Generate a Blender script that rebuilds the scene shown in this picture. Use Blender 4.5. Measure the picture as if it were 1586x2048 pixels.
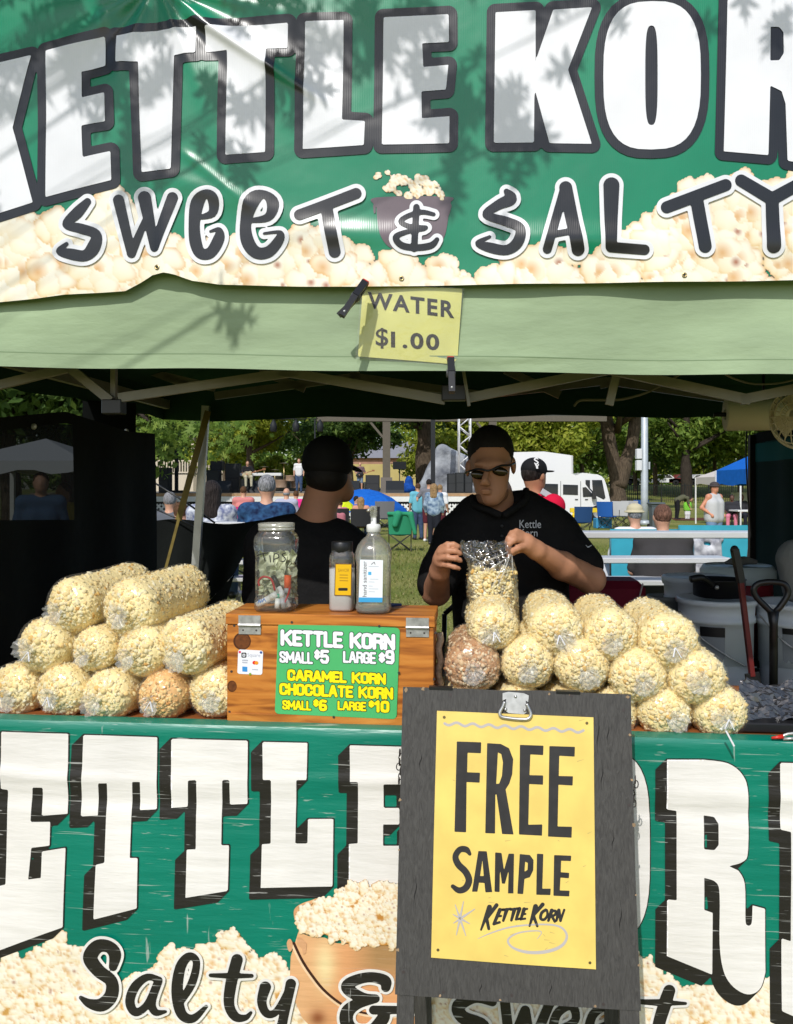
import bpy, bmesh, math, random
import numpy as np
from mathutils import Vector, Matrix
from mathutils.bvhtree import BVHTree

for o in list(bpy.data.objects):
    bpy.data.objects.remove(o, do_unlink=True)
SC = bpy.context.scene
COL = SC.collection
R = math.radians

# ------------------------------------------------------------------ camera
F, CX, HY, ZC = 1650.0, 793.0, 975.0, 1.55      # focal length in photo pixels, horizon row, eye height
cam = bpy.data.cameras.new('camera')
cam.sensor_fit = 'HORIZONTAL'
cam.sensor_width = 36.0
cam.lens = F / 1586.0 * 36.0
cam.shift_y = -(1024.0 - HY) / 1586.0
cam.clip_start = 0.05
cam.clip_end = 2000
camo = bpy.data.objects.new('camera', cam)
COL.objects.link(camo)
camo.location = (0, 0, ZC)
camo.rotation_euler = (R(90), 0, 0)
SC.camera = camo

# ------------------------------------------------------------------ sky, sun, exposure
SUN = Vector((-0.24, -0.68, 0.67)).normalized()  # towards the sun
elev = math.asin(SUN.z)
azim = math.atan2(SUN.x, SUN.y)                  # clockwise from +Y
w = bpy.data.worlds.new('World')
SC.world = w
w.use_nodes = True
nt = w.node_tree
sky = nt.nodes.new('ShaderNodeTexSky')
sky.sky_type = 'NISHITA'
sky.sun_disc = False
sky.sun_elevation = elev
sky.sun_rotation = azim
sky.air_density = 1.0
sky.dust_density = 1.2
bg = nt.nodes['Background']
nt.links.new(sky.outputs[0], bg.inputs[0])
bg.inputs[1].default_value = 0.15
sl = bpy.data.lights.new('sun', 'SUN')
sl.energy = 3.35
sl.angle = R(0.53)
sl.color = (1.0, 0.975, 0.94)
so = bpy.data.objects.new('sun', sl)
COL.objects.link(so)
so.rotation_euler = SUN.to_track_quat('Z', 'Y').to_euler()
so.location = SUN * 60
SC.view_settings.view_transform = 'Standard'
SC.view_settings.look = 'None'
SC.view_settings.exposure = 0.0
SC.view_settings.gamma = 1.0
SC.view_settings.use_curve_mapping = False
SC.render.engine = 'CYCLES'
SC.cycles.use_denoising = True
SC.cycles.max_bounces = 7
SC.cycles.transparent_max_bounces = 24
SC.cycles.sample_clamp_indirect = 6.0
SC.cycles.caustics_reflective = False
SC.cycles.caustics_refractive = False

# ------------------------------------------------------------------ frames of reference
TA = 0.09                                        # the stall stands about five degrees askew
_n = math.sqrt(1 + TA * TA)
U = Vector((1, -TA, 0)) / _n                     # along the counter, to the right
V = Vector((TA, 1, 0)) / _n                      # into the stall
YAW = -math.atan(TA)

def P(px, py, Y):
    """point of the place seen at photo pixel (px, py) at depth Y metres"""
    return Vector(((px - CX) * Y / F, Y, ZC - (py - HY) * Y / F))

def S(px, py, Y0):
    """the same on a plane parallel to the counter front that is Y0 metres away straight ahead"""
    return P(px, py, Y0 / (1 + TA * (px - CX) / F))

def L(u, v, z, Y0=2.2):
    """stall frame: u to the right, v into the stall from the counter front, z up"""
    q = Vector((0, Y0, 0)) + U * u + V * v
    q.z = z
    return q

# ------------------------------------------------------------------ objects
def link(o, parent=None):
    COL.objects.link(o)
    if parent is not None:
        o.parent = parent
    return o

def tag(o, label=None, cat=None, group=None, kind=None):
    if label: o['label'] = label
    if cat: o['category'] = cat
    if group: o['group'] = group
    if kind: o['kind'] = kind
    return o

def thing(name, label, cat, loc=(0, 0, 0), rotz=0.0, group=None):
    o = bpy.data.objects.new(name, None)
    o.empty_display_size = 0.1
    link(o)
    o.location = loc
    o.rotation_euler = (0, 0, rotz)
    return tag(o, label, cat, group)

def mk(name, verts, faces, m=None, parent=None, smooth=False, world=False, cols=None):
    me = bpy.data.meshes.new(name)
    if world and parent is not None:
        inv = Matrix.LocRotScale(parent.location, parent.rotation_euler, None).inverted()
        if parent.parent is not None:
            q = parent.parent
            inv = inv @ Matrix.LocRotScale(q.location, q.rotation_euler, None).inverted()
        A = np.asarray([tuple(v) for v in verts] if not isinstance(verts, np.ndarray) else verts, float)
        M = np.array(inv)
        verts = A @ M[:3, :3].T + M[:3, 3]
    if isinstance(verts, np.ndarray):
        verts = verts.tolist()
    if isinstance(faces, np.ndarray):
        faces = faces.tolist()
    me.from_pydata([tuple(v) for v in verts], [], faces)
    if m is not None:
        for q in (m if isinstance(m, (list, tuple)) else [m]):
            me.materials.append(q)
    if smooth:
        me.polygons.foreach_set('use_smooth', [True] * len(me.polygons))
    if cols is not None:
        at = me.color_attributes.new('print', 'FLOAT_COLOR', 'POINT')
        c = np.ones((len(me.vertices), 4), np.float32)
        c[:, :3] = cols
        at.data.foreach_set('color', c.ravel())
    me.update()
    o = bpy.data.objects.new(name, me)
    return link(o, parent)

def dup(o, parent=None):
    c = o.copy()
    COL.objects.link(c)
    c.parent = parent
    for ch in list(o.children):
        dup(ch, c)
    return c

class MB:
    """collects shapes of one part"""
    def __init__(s):
        s.v = []; s.f = []
    def add(s, v, f):
        n = len(s.v)
        s.v += [tuple(q) for q in v]
        s.f += [tuple(i + n for i in q) for q in f]
        return s
    def box(s, lo, hi, M=None, bevel=0.0):
        x0, y0, z0 = lo; x1, y1, z1 = hi
        if bevel > 0:
            b = bevel
            vs = []; idx = {}
            for i, X in enumerate((x0, x1)):
                for j, Y in enumerate((y0, y1)):
                    for k, Z in enumerate((z0, z1)):
                        sx, sy, sz = (b, -b)[i], (b, -b)[j], (b, -b)[k]
                        idx[i, j, k, 0] = len(vs); vs.append((X, Y + sy, Z + sz))
                        idx[i, j, k, 1] = len(vs); vs.append((X + sx, Y, Z + sz))
                        idx[i, j, k, 2] = len(vs); vs.append((X + sx, Y + sy, Z))
            g = idx
            fs = []
            for i in (0, 1):
                q = [g[i, 0, 0, 0], g[i, 1, 0, 0], g[i, 1, 1, 0], g[i, 0, 1, 0]]
                fs.append(q if i else q[::-1])
                q = [g[0, i, 0, 1], g[0, i, 1, 1], g[1, i, 1, 1], g[1, i, 0, 1]]
                fs.append(q if i else q[::-1])
                q = [g[0, 0, i, 2], g[1, 0, i, 2], g[1, 1, i, 2], g[0, 1, i, 2]]
                fs.append(q if i else q[::-1])
            for i in (0, 1):
                for j in (0, 1):
                    fs.append([g[i, j, 0, 0], g[i, j, 1, 0], g[i, j, 1, 1], g[i, j, 0, 1]])
                    fs.append([g[i, 0, j, 0], g[i, 1, j, 0], g[i, 1, j, 2], g[i, 0, j, 2]])
                    fs.append([g[0, i, j, 1], g[1, i, j, 1], g[1, i, j, 2], g[0, i, j, 2]])
                    for k in (0, 1):
                        fs.append([g[i, j, k, 0], g[i, j, k, 1], g[i, j, k, 2]])
        else:
            vs = [(x, y, z) for x in (x0, x1) for y in (y0, y1) for z in (z0, z1)]
            fs = [(0, 1, 3, 2), (4, 6, 7, 5), (0, 4, 5, 1), (2, 3, 7, 6), (0, 2, 6, 4), (1, 5, 7, 3)]
        if M is not None:
            vs = [M @ Vector(q) for q in vs]
        return s.add(vs, fs)
    def bar(s, a, b, w, h=None, up=(0, 0, 1)):
        a = Vector(a); b = Vector(b); h = h or w
        d = (b - a); ln = d.length; d.normalize()
        up = Vector(up)
        if abs(d.dot(up)) > 0.98: up = Vector((0, 1, 0))
        x = d.cross(up).normalized(); y = x.cross(d)
        vs = []
        for q in (a, b):
            for i, j in ((-1, -1), (1, -1), (1, 1), (-1, 1)):
                vs.append(q + x * i * w / 2 + y * j * h / 2)
        return s.add(vs, [(0, 1, 2, 3)[::-1], (4, 5, 6, 7), (0, 1, 5, 4), (1, 2, 6, 5), (2, 3, 7, 6), (3, 0, 4, 7)])
    def tube(s, pts, rad, n=8, cap=True):
        pts = [Vector(p) for p in pts]
        if not isinstance(rad, (list, tuple)): rad = [rad] * len(pts)
        vs = []; fs = []
        px = None
        for i, p in enumerate(pts):
            d = (pts[min(i + 1, len(pts) - 1)] - pts[max(i - 1, 0)])
            if d.length < 1e-9: d = Vector((0, 0, 1))
            d.normalize()
            if px is None:
                t = Vector((0, 0, 1)) if abs(d.z) < 0.9 else Vector((1, 0, 0))
                px = d.cross(t).normalized()
            else:
                px = (px - d * px.dot(d))
                px = px.normalized() if px.length > 1e-6 else d.orthogonal().normalized()
            py = d.cross(px)
            for k in range(n):
                a = 2 * math.pi * k / n
                vs.append(p + (px * math.cos(a) + py * math.sin(a)) * rad[i])
        for i in range(len(pts) - 1):
            for k in range(n):
                k2 = (k + 1) % n
                fs.append((i * n + k, i * n + k2, (i + 1) * n + k2, (i + 1) * n + k))
        if cap:
            fs.append(tuple(range(n))[::-1])
            fs.append(tuple((len(pts) - 1) * n + k for k in range(n)))
        return s.add(vs, fs)
    def lathe(s, prof, n=24, M=None, sq=None, cap=True):
        """prof: list of (radius, z); sq: superellipse exponent for squarish section"""
        vs = []; fs = []
        for r, z in prof:
            for k in range(n):
                a = 2 * math.pi * k / n
                c, sn = math.cos(a), math.sin(a)
                g = 1.0
                if sq: g = (abs(c) ** sq + abs(sn) ** sq) ** (-1.0 / sq)
                vs.append((r * c * g, r * sn * g, z))
        for i in range(len(prof) - 1):
            for k in range(n):
                k2 = (k + 1) % n
                fs.append((i * n + k, i * n + k2, (i + 1) * n + k2, (i + 1) * n + k))
        if cap:
            fs.append(tuple(range(n))[::-1])
            fs.append(tuple((len(prof) - 1) * n + k for k in range(n)))
        if M is not None:
            vs = [M @ Vector(q) for q in vs]
        return s.add(vs, fs)
    def ball(s, c, r, n=10, m=7):
        c = Vector(c)
        if not isinstance(r, (tuple, list)): r = (r, r, r)
        prof = [(math.sin(math.pi * i / m), -math.cos(math.pi * i / m)) for i in range(m + 1)]
        prof[0] = (0.01, -1); prof[-1] = (0.01, 1)
        return s.lathe(prof, n, Matrix.Translation(c) @ Matrix.Diagonal((r[0], r[1], r[2], 1)))
    def sheet(s, A, B, C, D, nu=1, nv=1, fn=None):
        A, B, C, D = map(Vector, (A, B, C, D))
        vs = []; fs = []
        for j in range(nv + 1):
            for i in range(nu + 1):
                a, b = i / nu, j / nv
                q = (A * (1 - a) + B * a) * (1 - b) + (D * (1 - a) + C * a) * b
                vs.append(fn(q, a, b) if fn else q)
        for j in range(nv):
            for i in range(nu):
                k = j * (nu + 1) + i
                fs.append((k, k + 1, k + nu + 2, k + nu + 1))
        return s.add(vs, fs)
    def build(s, name, m=None, parent=None, smooth=False, world=False, cols=None):
        return mk(name, s.v, s.f, m, parent, smooth, world, cols)

# ------------------------------------------------------------------ materials
MATS = {}
def srgb(r, g, b):
    return tuple((c / 255 / 12.92 if c <= 10.3 else ((c / 255 + 0.055) / 1.055) ** 2.4) for c in (r, g, b))

def mat(name, col, rough=0.6, spec=0.4, metal=0.0, var=0.0, scale=8.0, bump=0.0, bscale=60.0, stretch=(1, 1, 1), bdist=0.01, attr=False, sheen=0.0, coat=0.0, col2=None, trans=0.0):
    if name in MATS: return MATS[name]
    m = bpy.data.materials.new(name)
    m.use_nodes = True
    t = m.node_tree
    b = t.nodes['Principled BSDF']
    b.inputs['Base Color'].default_value = (*col, 1)
    b.inputs['Roughness'].default_value = rough
    b.inputs['Specular IOR Level'].default_value = spec
    b.inputs['Metallic'].default_value = metal
    if coat: b.inputs['Coat Weight'].default_value = coat
    if sheen: b.inputs['Sheen Weight'].default_value = sheen
    tc = None
    def coord():
        nonlocal tc
        if tc is None:
            c = t.nodes.new('ShaderNodeTexCoord')
            tc = t.nodes.new('ShaderNodeMapping')
            tc.inputs['Scale'].default_value = stretch
            t.links.new(c.outputs['Object'], tc.inputs[0])
        return tc.outputs[0]
    if attr:
        a = t.nodes.new('ShaderNodeAttribute'); a.attribute_name = 'print'
        t.links.new(a.outputs['Color'], b.inputs['Base Color'])
    elif var > 0 or col2:
        n = t.nodes.new('ShaderNodeTexNoise')
        n.inputs['Scale'].default_value = scale
        n.inputs['Detail'].default_value = 6
        t.links.new(coord(), n.inputs[0])
        r = t.nodes.new('ShaderNodeValToRGB')
        lo = tuple(c * (1 - var) for c in col); hi = col2 or tuple(min(1, c * (1 + var)) for c in col)
        r.color_ramp.elements[0].position = 0.32; r.color_ramp.elements[0].color = (*lo, 1)
        r.color_ramp.elements[1].position = 0.68; r.color_ramp.elements[1].color = (*hi, 1)
        t.links.new(n.outputs[0], r.inputs[0])
        t.links.new(r.outputs[0], b.inputs['Base Color'])
    if bump > 0:
        n = t.nodes.new('ShaderNodeTexNoise')
        n.inputs['Scale'].default_value = bscale
        n.inputs['Detail'].default_value = 4
        t.links.new(coord(), n.inputs[0])
        bm = t.nodes.new('ShaderNodeBump')
        bm.inputs['Strength'].default_value = bump
        bm.inputs['Distance'].default_value = bdist
        t.links.new(n.outputs[0], bm.inputs['Height'])
        t.links.new(bm.outputs[0], b.inputs['Normal'])
    if trans > 0:
        tr = t.nodes.new('ShaderNodeBsdfTranslucent')
        tr.inputs[0].default_value = (*col, 1)
        mx = t.nodes.new('ShaderNodeMixShader'); mx.inputs[0].default_value = trans
        out = t.nodes['Material Output']
        t.links.new(b.outputs[0], mx.inputs[1]); t.links.new(tr.outputs[0], mx.inputs[2])
        t.links.new(mx.outputs[0], out.inputs[0])
    MATS[name] = m
    return m

def film(name, tint=(1, 1, 1), gloss=0.12, base=0.05, rough=0.12, milk=0.0, milkcol=(0.9, 0.9, 0.92), bump=0.4, bscale=40, bdist=0.004):
    """clear plastic: see-through with a fresnel gloss and a little milkiness"""
    if name in MATS: return MATS[name]
    m = bpy.data.materials.new(name); m.use_nodes = True
    t = m.node_tree; t.nodes.remove(t.nodes['Principled BSDF'])
    out = t.nodes['Material Output']
    tp = t.nodes.new('ShaderNodeBsdfTransparent'); tp.inputs[0].default_value = (*tint, 1)
    gl = t.nodes.new('ShaderNodeBsdfGlossy'); gl.inputs['Roughness'].default_value = rough
    df = t.nodes.new('ShaderNodeBsdfDiffuse'); df.inputs[0].default_value = (*milkcol, 1)
    lw = t.nodes.new('ShaderNodeLayerWeight'); lw.inputs[0].default_value = 0.35
    mr = t.nodes.new('ShaderNodeMapRange')
    mr.inputs['To Min'].default_value = base; mr.inputs['To Max'].default_value = base + gloss * 4
    t.links.new(lw.outputs['Fresnel'], mr.inputs['Value'])
    m1 = t.nodes.new('ShaderNodeMixShader'); m1.inputs[0].default_value = milk
    t.links.new(tp.outputs[0], m1.inputs[1]); t.links.new(df.outputs[0], m1.inputs[2])
    m2 = t.nodes.new('ShaderNodeMixShader')
    t.links.new(mr.outputs[0], m2.inputs[0]); t.links.new(m1.outputs[0], m2.inputs[1]); t.links.new(gl.outputs[0], m2.inputs[2])
    t.links.new(m2.outputs[0], out.inputs[0])
    if bump:
        c = t.nodes.new('ShaderNodeTexCoord'); n = t.nodes.new('ShaderNodeTexNoise'); n.inputs['Scale'].default_value = bscale
        n.inputs['Detail'].default_value = 3
        bm = t.nodes.new('ShaderNodeBump'); bm.inputs['Strength'].default_value = bump; bm.inputs['Distance'].default_value = bdist
        t.links.new(c.outputs['Object'], n.inputs[0]); t.links.new(n.outputs[0], bm.inputs['Height'])
        t.links.new(bm.outputs[0], gl.inputs['Normal']); t.links.new(bm.outputs[0], lw.inputs['Normal'])
    MATS[name] = m
    return m

def island_mat(name, stops, rough=0.7, trans=0.0, spec=0.2, bump=0.0):
    """colour picked at random for every loose piece of the mesh"""
    if name in MATS: return MATS[name]
    m = bpy.data.materials.new(name); m.use_nodes = True
    t = m.node_tree; b = t.nodes['Principled BSDF']
    b.inputs['Roughness'].default_value = rough; b.inputs['Specular IOR Level'].default_value = spec
    g = t.nodes.new('ShaderNodeNewGeometry'); r = t.nodes.new('ShaderNodeValToRGB')
    cr = r.color_ramp
    while len(cr.elements) < len(stops): cr.elements.new(0.5)
    for e, (p, c) in zip(cr.elements, stops):
        e.position = p; e.color = (*c, 1)
    t.links.new(g.outputs['Random Per Island'], r.inputs[0])
    t.links.new(r.outputs[0], b.inputs['Base Color'])
    if trans > 0:
        tr = t.nodes.new('ShaderNodeBsdfTranslucent')
        t.links.new(r.outputs[0], tr.inputs[0])
        mx = t.nodes.new('ShaderNodeMixShader'); mx.inputs[0].default_value = trans
        t.links.new(b.outputs[0], mx.inputs[1]); t.links.new(tr.outputs[0], mx.inputs[2])
        t.links.new(mx.outputs[0], t.nodes['Material Output'].inputs[0])
    MATS[name] = m
    return m

# ------------------------------------------------------------------ flat shapes (lettering, prints) as distance fields
def grid2(x0, x1, y0, y1, st):
    xs = np.arange(x0, x1 + st * 0.5, st, dtype=float); ys = np.arange(y0, y1 + st * 0.5, st, dtype=float)
    X, Y = np.meshgrid(xs, ys)
    return X, Y

def seg_d(X, Y, a, b):
    ax, ay = a; bx, by = b
    dx, dy = bx - ax, by - ay
    q = dx * dx + dy * dy + 1e-12
    h = np.clip(((X - ax) * dx + (Y - ay) * dy) / q, 0, 1)
    return np.hypot(X - ax - h * dx, Y - ay - h * dy), h

def poly_d(X, Y, pts):
    n = len(pts); d = np.full(X.shape, 1e9); ins = np.zeros(X.shape, bool)
    for i in range(n):
        a, b = pts[i], pts[(i + 1) % n]
        d = np.minimum(d, seg_d(X, Y, a, b)[0])
        if abs(a[1] - b[1]) > 1e-12:
            c = (a[1] > Y) != (b[1] > Y)
            xc = (b[0] - a[0]) * (Y - a[1]) / (b[1] - a[1]) + a[0]
            ins ^= c & (X < xc)
    return np.where(ins, -d, d)

def stroke_d(X, Y, pts, w):
    """w: half width, one number or one per point"""
    if not isinstance(w, (list, tuple)): w = [w] * len(pts)
    d = np.full(X.shape, 1e9)
    for i in range(len(pts) - 1):
        e, h = seg_d(X, Y, pts[i], pts[i + 1])
        d = np.minimum(d, e - (w[i] * (1 - h) + w[i + 1] * h))
    return d

def curve(pts, n=8, closed=False):
    """Catmull-Rom through points (any tuple length)"""
    A = np.array(pts, float); m = len(A); out = []
    rng = range(m) if closed else range(m - 1)
    for i in rng:
        p0 = A[(i - 1) % m] if closed or i > 0 else A[0]
        p1 = A[i]; p2 = A[(i + 1) % m]
        p3 = A[(i + 2) % m] if closed or i + 2 < m else A[-1]
        for k in range(n):
            t = k / n
            out.append(tuple(0.5 * (2 * p1 + (p2 - p0) * t + (2 * p0 - 5 * p1 + 4 * p2 - p3) * t * t + (3 * p1 - p0 - 3 * p2 + p3) * t ** 3)))
    if not closed: out.append(tuple(A[-1]))
    return out

def shapes_d(X, Y, shapes):
    """shapes: list of ('p', pts) add, ('h', pts) hole, ('s', pts, w) stroke"""
    d = np.full(X.shape, 1e9)
    for s in shapes:
        xs = [p[0] for p in s[1]]; ys = [p[1] for p in s[1]]
        pad = 70
        r = (Y[:, 0] >= min(ys) - pad) & (Y[:, 0] <= max(ys) + pad); c = (X[0] >= min(xs) - pad) & (X[0] <= max(xs) + pad)
        if not r.any() or not c.any(): continue
        ix = np.ix_(r, c)
        if s[0] == 's': e = stroke_d(X[ix], Y[ix], s[1], s[2])
        else: e = poly_d(X[ix], Y[ix], s[1])
        d[ix] = np.maximum(d[ix], -e) if s[0] == 'h' else np.minimum(d[ix], e)
    return d

def iso(X, Y, D, lev=0.0):
    """mesh of the region D < lev; returns 2D verts and faces"""
    ny, nx = D.shape
    I = D < lev
    vid = -np.ones(D.shape, int)
    verts = []; faces = []
    full = I[:-1, :-1] & I[1:, :-1] & I[:-1, 1:] & I[1:, 1:]
    anyc = I[:-1, :-1] | I[1:, :-1] | I[:-1, 1:] | I[1:, 1:]
    idx = np.argwhere(I)
    vid[I] = np.arange(len(idx))
    V2 = [np.stack([X[I], Y[I]], 1)]
    n0 = len(idx)
    j, i = np.nonzero(full)
    faces = np.stack([vid[j, i], vid[j + 1, i], vid[j + 1, i + 1], vid[j, i + 1]], 1).tolist()
    extra = []; cache = {}
    def cross(a, b):
        k = (a, b) if a < b else (b, a)
        if k not in cache:
            da, db = D[k[0]], D[k[1]]
            t = min(max((lev - da) / (db - da), 0.0), 1.0)
            cache[k] = n0 + len(extra)
            extra.append((X[k[0]] + (X[k[1]] - X[k[0]]) * t, Y[k[0]] + (Y[k[1]] - Y[k[0]]) * t))
        return cache[k]
    mj, mi = np.nonzero(anyc & ~full)
    for j, i in zip(mj.tolist(), mi.tolist()):
        cs = ((j, i), (j + 1, i), (j + 1, i + 1), (j, i + 1))
        f = []
        for q in range(4):
            a, b = cs[q], cs[(q + 1) % 4]
            if I[a]: f.append(int(vid[a]))
            if I[a] != I[b]: f.append(cross(a, b))
        if len(f) >= 3: faces.append(f)
    if extra: V2.append(np.array(extra))
    return np.concatenate(V2), faces

def flat(name, X, Y, D, m, mapfn, k, parent, lev=0.0, cols=None, smooth=True):
    v2, f = iso(X, Y, D, lev)
    if not len(f): return None
    v3 = mapfn(v2[:, 0], v2[:, 1], k)
    c = None
    if cols is not None:
        st = X[0, 1] - X[0, 0]
        ci = np.clip(np.round((v2[:, 0] - X[0, 0]) / st).astype(int), 0, X.shape[1] - 1)
        cj = np.clip(np.round((v2[:, 1] - Y[0, 0]) / st).astype(int), 0, X.shape[0] - 1)
        c = cols[cj, ci]
    return mk(name, v3, f, m, parent, smooth, True, c)

def group_letters(shapes, counts):
    out = []; i = 0
    for c in counts:
        out.append(shapes[i:i + c]); i += c
    return out

def letters(groups, st, mface, mout, mapfn, kf, ko, lev, parent):
    """every letter a part of its own, its outline a hair behind it"""
    for i, sh in enumerate(groups):
        xs = [p[0] for s in sh for p in s[1]]; ys = [p[1] for s in sh for p in s[1]]
        wmax = max([max(s[2]) if isinstance(s[2], (list, tuple)) else s[2] for s in sh if s[0] == 's'] + [0])
        e = wmax + max(lev or 0, 0) + 2 * st
        X, Y = grid2(min(xs) - e, max(xs) + e, min(ys) - e, max(ys) + e, st)
        D = shapes_d(X, Y, sh)
        if mout is not None: flat('letter_outline', X, Y, D, mout, mapfn, ko + .22 * (i % 3), parent, lev=lev)
        flat('letter', X, Y, D, mface, mapfn, kf + .22 * (i % 3), parent)

def plane_map(Y0, eps=0.0012, disp=None):
    nv = -np.array(V)
    def fn(px, py, k):
        Yd = Y0 / (1 + TA * (px - CX) / F)
        q = np.stack([(px - CX) * Yd / F, Yd, ZC - (py - HY) * Yd / F], 1)
        d = k * eps + (disp(px, py) if disp is not None else 0)
        return q + np.asarray(d).reshape(-1, 1) * nv
    return fn

def quad_map(A, B, C, D, w, h, eps=0.0008):
    """flat rectangle in space: (0,0) -> A top left, (w,0) -> B, (w,h) -> C, (0,h) -> D"""
    A, B, C, D = [np.array(q, float) for q in (A, B, C, D)]
    n = np.cross(B - A, D - A); n /= np.linalg.norm(n)
    if n[1] > 0: n = -n
    def fn(px, py, k):
        a = (px / w).reshape(-1, 1); b = (py / h).reshape(-1, 1)
        return (A * (1 - a) + B * a) * (1 - b) + (D * (1 - a) + C * a) * b + n * k * eps
    return fn

_FONT = {}
def text2(s, bold=0.0, space=1.0):
    """outline text as flat triangles, cap height about 0.7"""
    cu = bpy.data.curves.new('t', 'FONT')
    cu.body = s; cu.size = 1.0; cu.offset = bold; cu.space_character = space
    cu.resolution_u = 4
    o = bpy.data.objects.new('t', cu); COL.objects.link(o)
    dg = bpy.context.evaluated_depsgraph_get()
    me = bpy.data.meshes.new_from_object(o.evaluated_get(dg))
    v = np.array([x.co[:2] for x in me.vertices]).reshape(-1, 2); f = [tuple(p.vertices) for p in me.polygons]
    bpy.data.objects.remove(o); bpy.data.curves.remove(cu); bpy.data.meshes.remove(me)
    return v, f

def lettering(name, s, x0, y0, x1, y1, m, mapfn, k, parent, bold=0.0, slope=0.0, space=1.0, ital=0.0, box=None, pad=0.0):
    """text stretched into the rectangle x0..x1, y0 (top)..y1 (baseline) of a map"""
    v, f = text2(s, bold, space)
    b0 = text2(s, box if box is not None else bold, space)[0]
    lo, hi = b0.min(0), b0.max(0)
    q = (v - lo) / (hi - lo)
    X = x0 + q[:, 0] * (x1 - x0) + ital * (q[:, 1]) * (y1 - y0)
    Y = y1 - q[:, 1] * (y1 - y0) + slope * (X - x0)
    return mk(name, mapfn(X, Y, k), f, m, parent, False, True)

# ------------------------------------------------------------------ printed popcorn: a picture made of lobes
def popcorn_print(X, Y, centres, size, rng, warm=0.5, light=(0.5, -0.8)):
    """colour array and mask; centres drawn in the order given"""
    H = np.full(X.shape, -1e9); Cc = np.zeros(X.shape + (3,), np.float32)
    st = X[0, 1] - X[0, 0]; ox, oy = X[0, 0], Y[0, 0]
    white = np.array(srgb(248, 242, 226)); cream = np.array(srgb(238, 216, 168)); yel = np.array(srgb(212, 150, 66)); brn = np.array(srgb(160, 78, 32))
    lx, ly = light
    for (cx, cy) in centres:
        s = size * rng.uniform(0.75, 1.25)
        nl = rng.integers(4, 8); z0 = rng.uniform(0, 0.6) * size
        tone = rng.uniform(0, 1)
        for l in range(nl):
            a = rng.uniform(0, 6.283); rr = s * rng.uniform(0.15, 0.55) if l else 0
            qx, qy = cx + math.cos(a) * rr, cy + math.sin(a) * rr
            r = s * rng.uniform(0.34, 0.6); ex = rng.uniform(0.75, 1.3)
            i0 = int((qx - r * 1.4 - ox) / st); i1 = int((qx + r * 1.4 - ox) / st) + 2
            j0 = int((qy - r * 1.4 - oy) / st); j1 = int((qy + r * 1.4 - oy) / st) + 2
            i0, j0 = max(i0, 0), max(j0, 0)
            if i1 <= i0 or j1 <= j0: continue
            x = X[j0:j1, i0:i1] - qx; y = Y[j0:j1, i0:i1] - qy
            if x.size == 0: continue
            an = np.arctan2(y, x)
            rad = r * (1 + 0.10 * np.sin(3 * an + a) + 0.07 * np.sin(5 * an + 2 * a))
            t = np.hypot(x * ex, y / ex) / rad
            h = np.where(t < 1, z0 + r * np.sqrt(np.clip(1 - t * t, 0, 1)) + rng.uniform(-0.25, 0.25) * r, -1e9)
            m = h > H[j0:j1, i0:i1]
            nz = np.sqrt(np.clip(1 - t * t, 0, 1))
            lit = np.clip((x / rad * lx + y / rad * ly) * 0.5 + nz * 0.65 + 0.1, 0, 1)[..., None]
            edge = np.clip((t - 0.62) / 0.38, 0, 1)[..., None] ** 1.6
            c = cream * (1 - lit) + white * lit
            c = c * (1 - edge * (0.30 + 0.55 * warm * tone)) + yel * edge * (0.30 + 0.55 * warm * tone)
            if rng.uniform() < 0.045 * (0.4 + warm):
                sp = np.clip(1 - np.hypot(x - 0.2 * r, y + 0.1 * r) / (0.4 * r), 0, 1)[..., None]
                c = c * (1 - sp) + brn * sp
            elif rng.uniform() < 0.34 * warm:
                sp = np.clip(1 - np.hypot(x + 0.3 * r, y - 0.2 * r) / (0.75 * r), 0, 1)[..., None] * 0.8
                c = c * (1 - sp) + yel * sp
            H[j0:j1, i0:i1] = np.where(m, h, H[j0:j1, i0:i1])
            Cc[j0:j1, i0:i1] = np.where(m[..., None], c, Cc[j0:j1, i0:i1])
    return H > -1e8, Cc

def mask_d(mask, st):
    """rough distance-like field of a mask, smoothed so that its edge is not stepped"""
    d = np.where(mask, -1.0, 1.0)
    for _ in range(2):
        e = d.copy()
        e[1:-1, 1:-1] = (d[1:-1, 1:-1] * 4 + d[:-2, 1:-1] + d[2:, 1:-1] + d[1:-1, :-2] + d[1:-1, 2:]) / 8
        d = e
    return d

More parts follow.
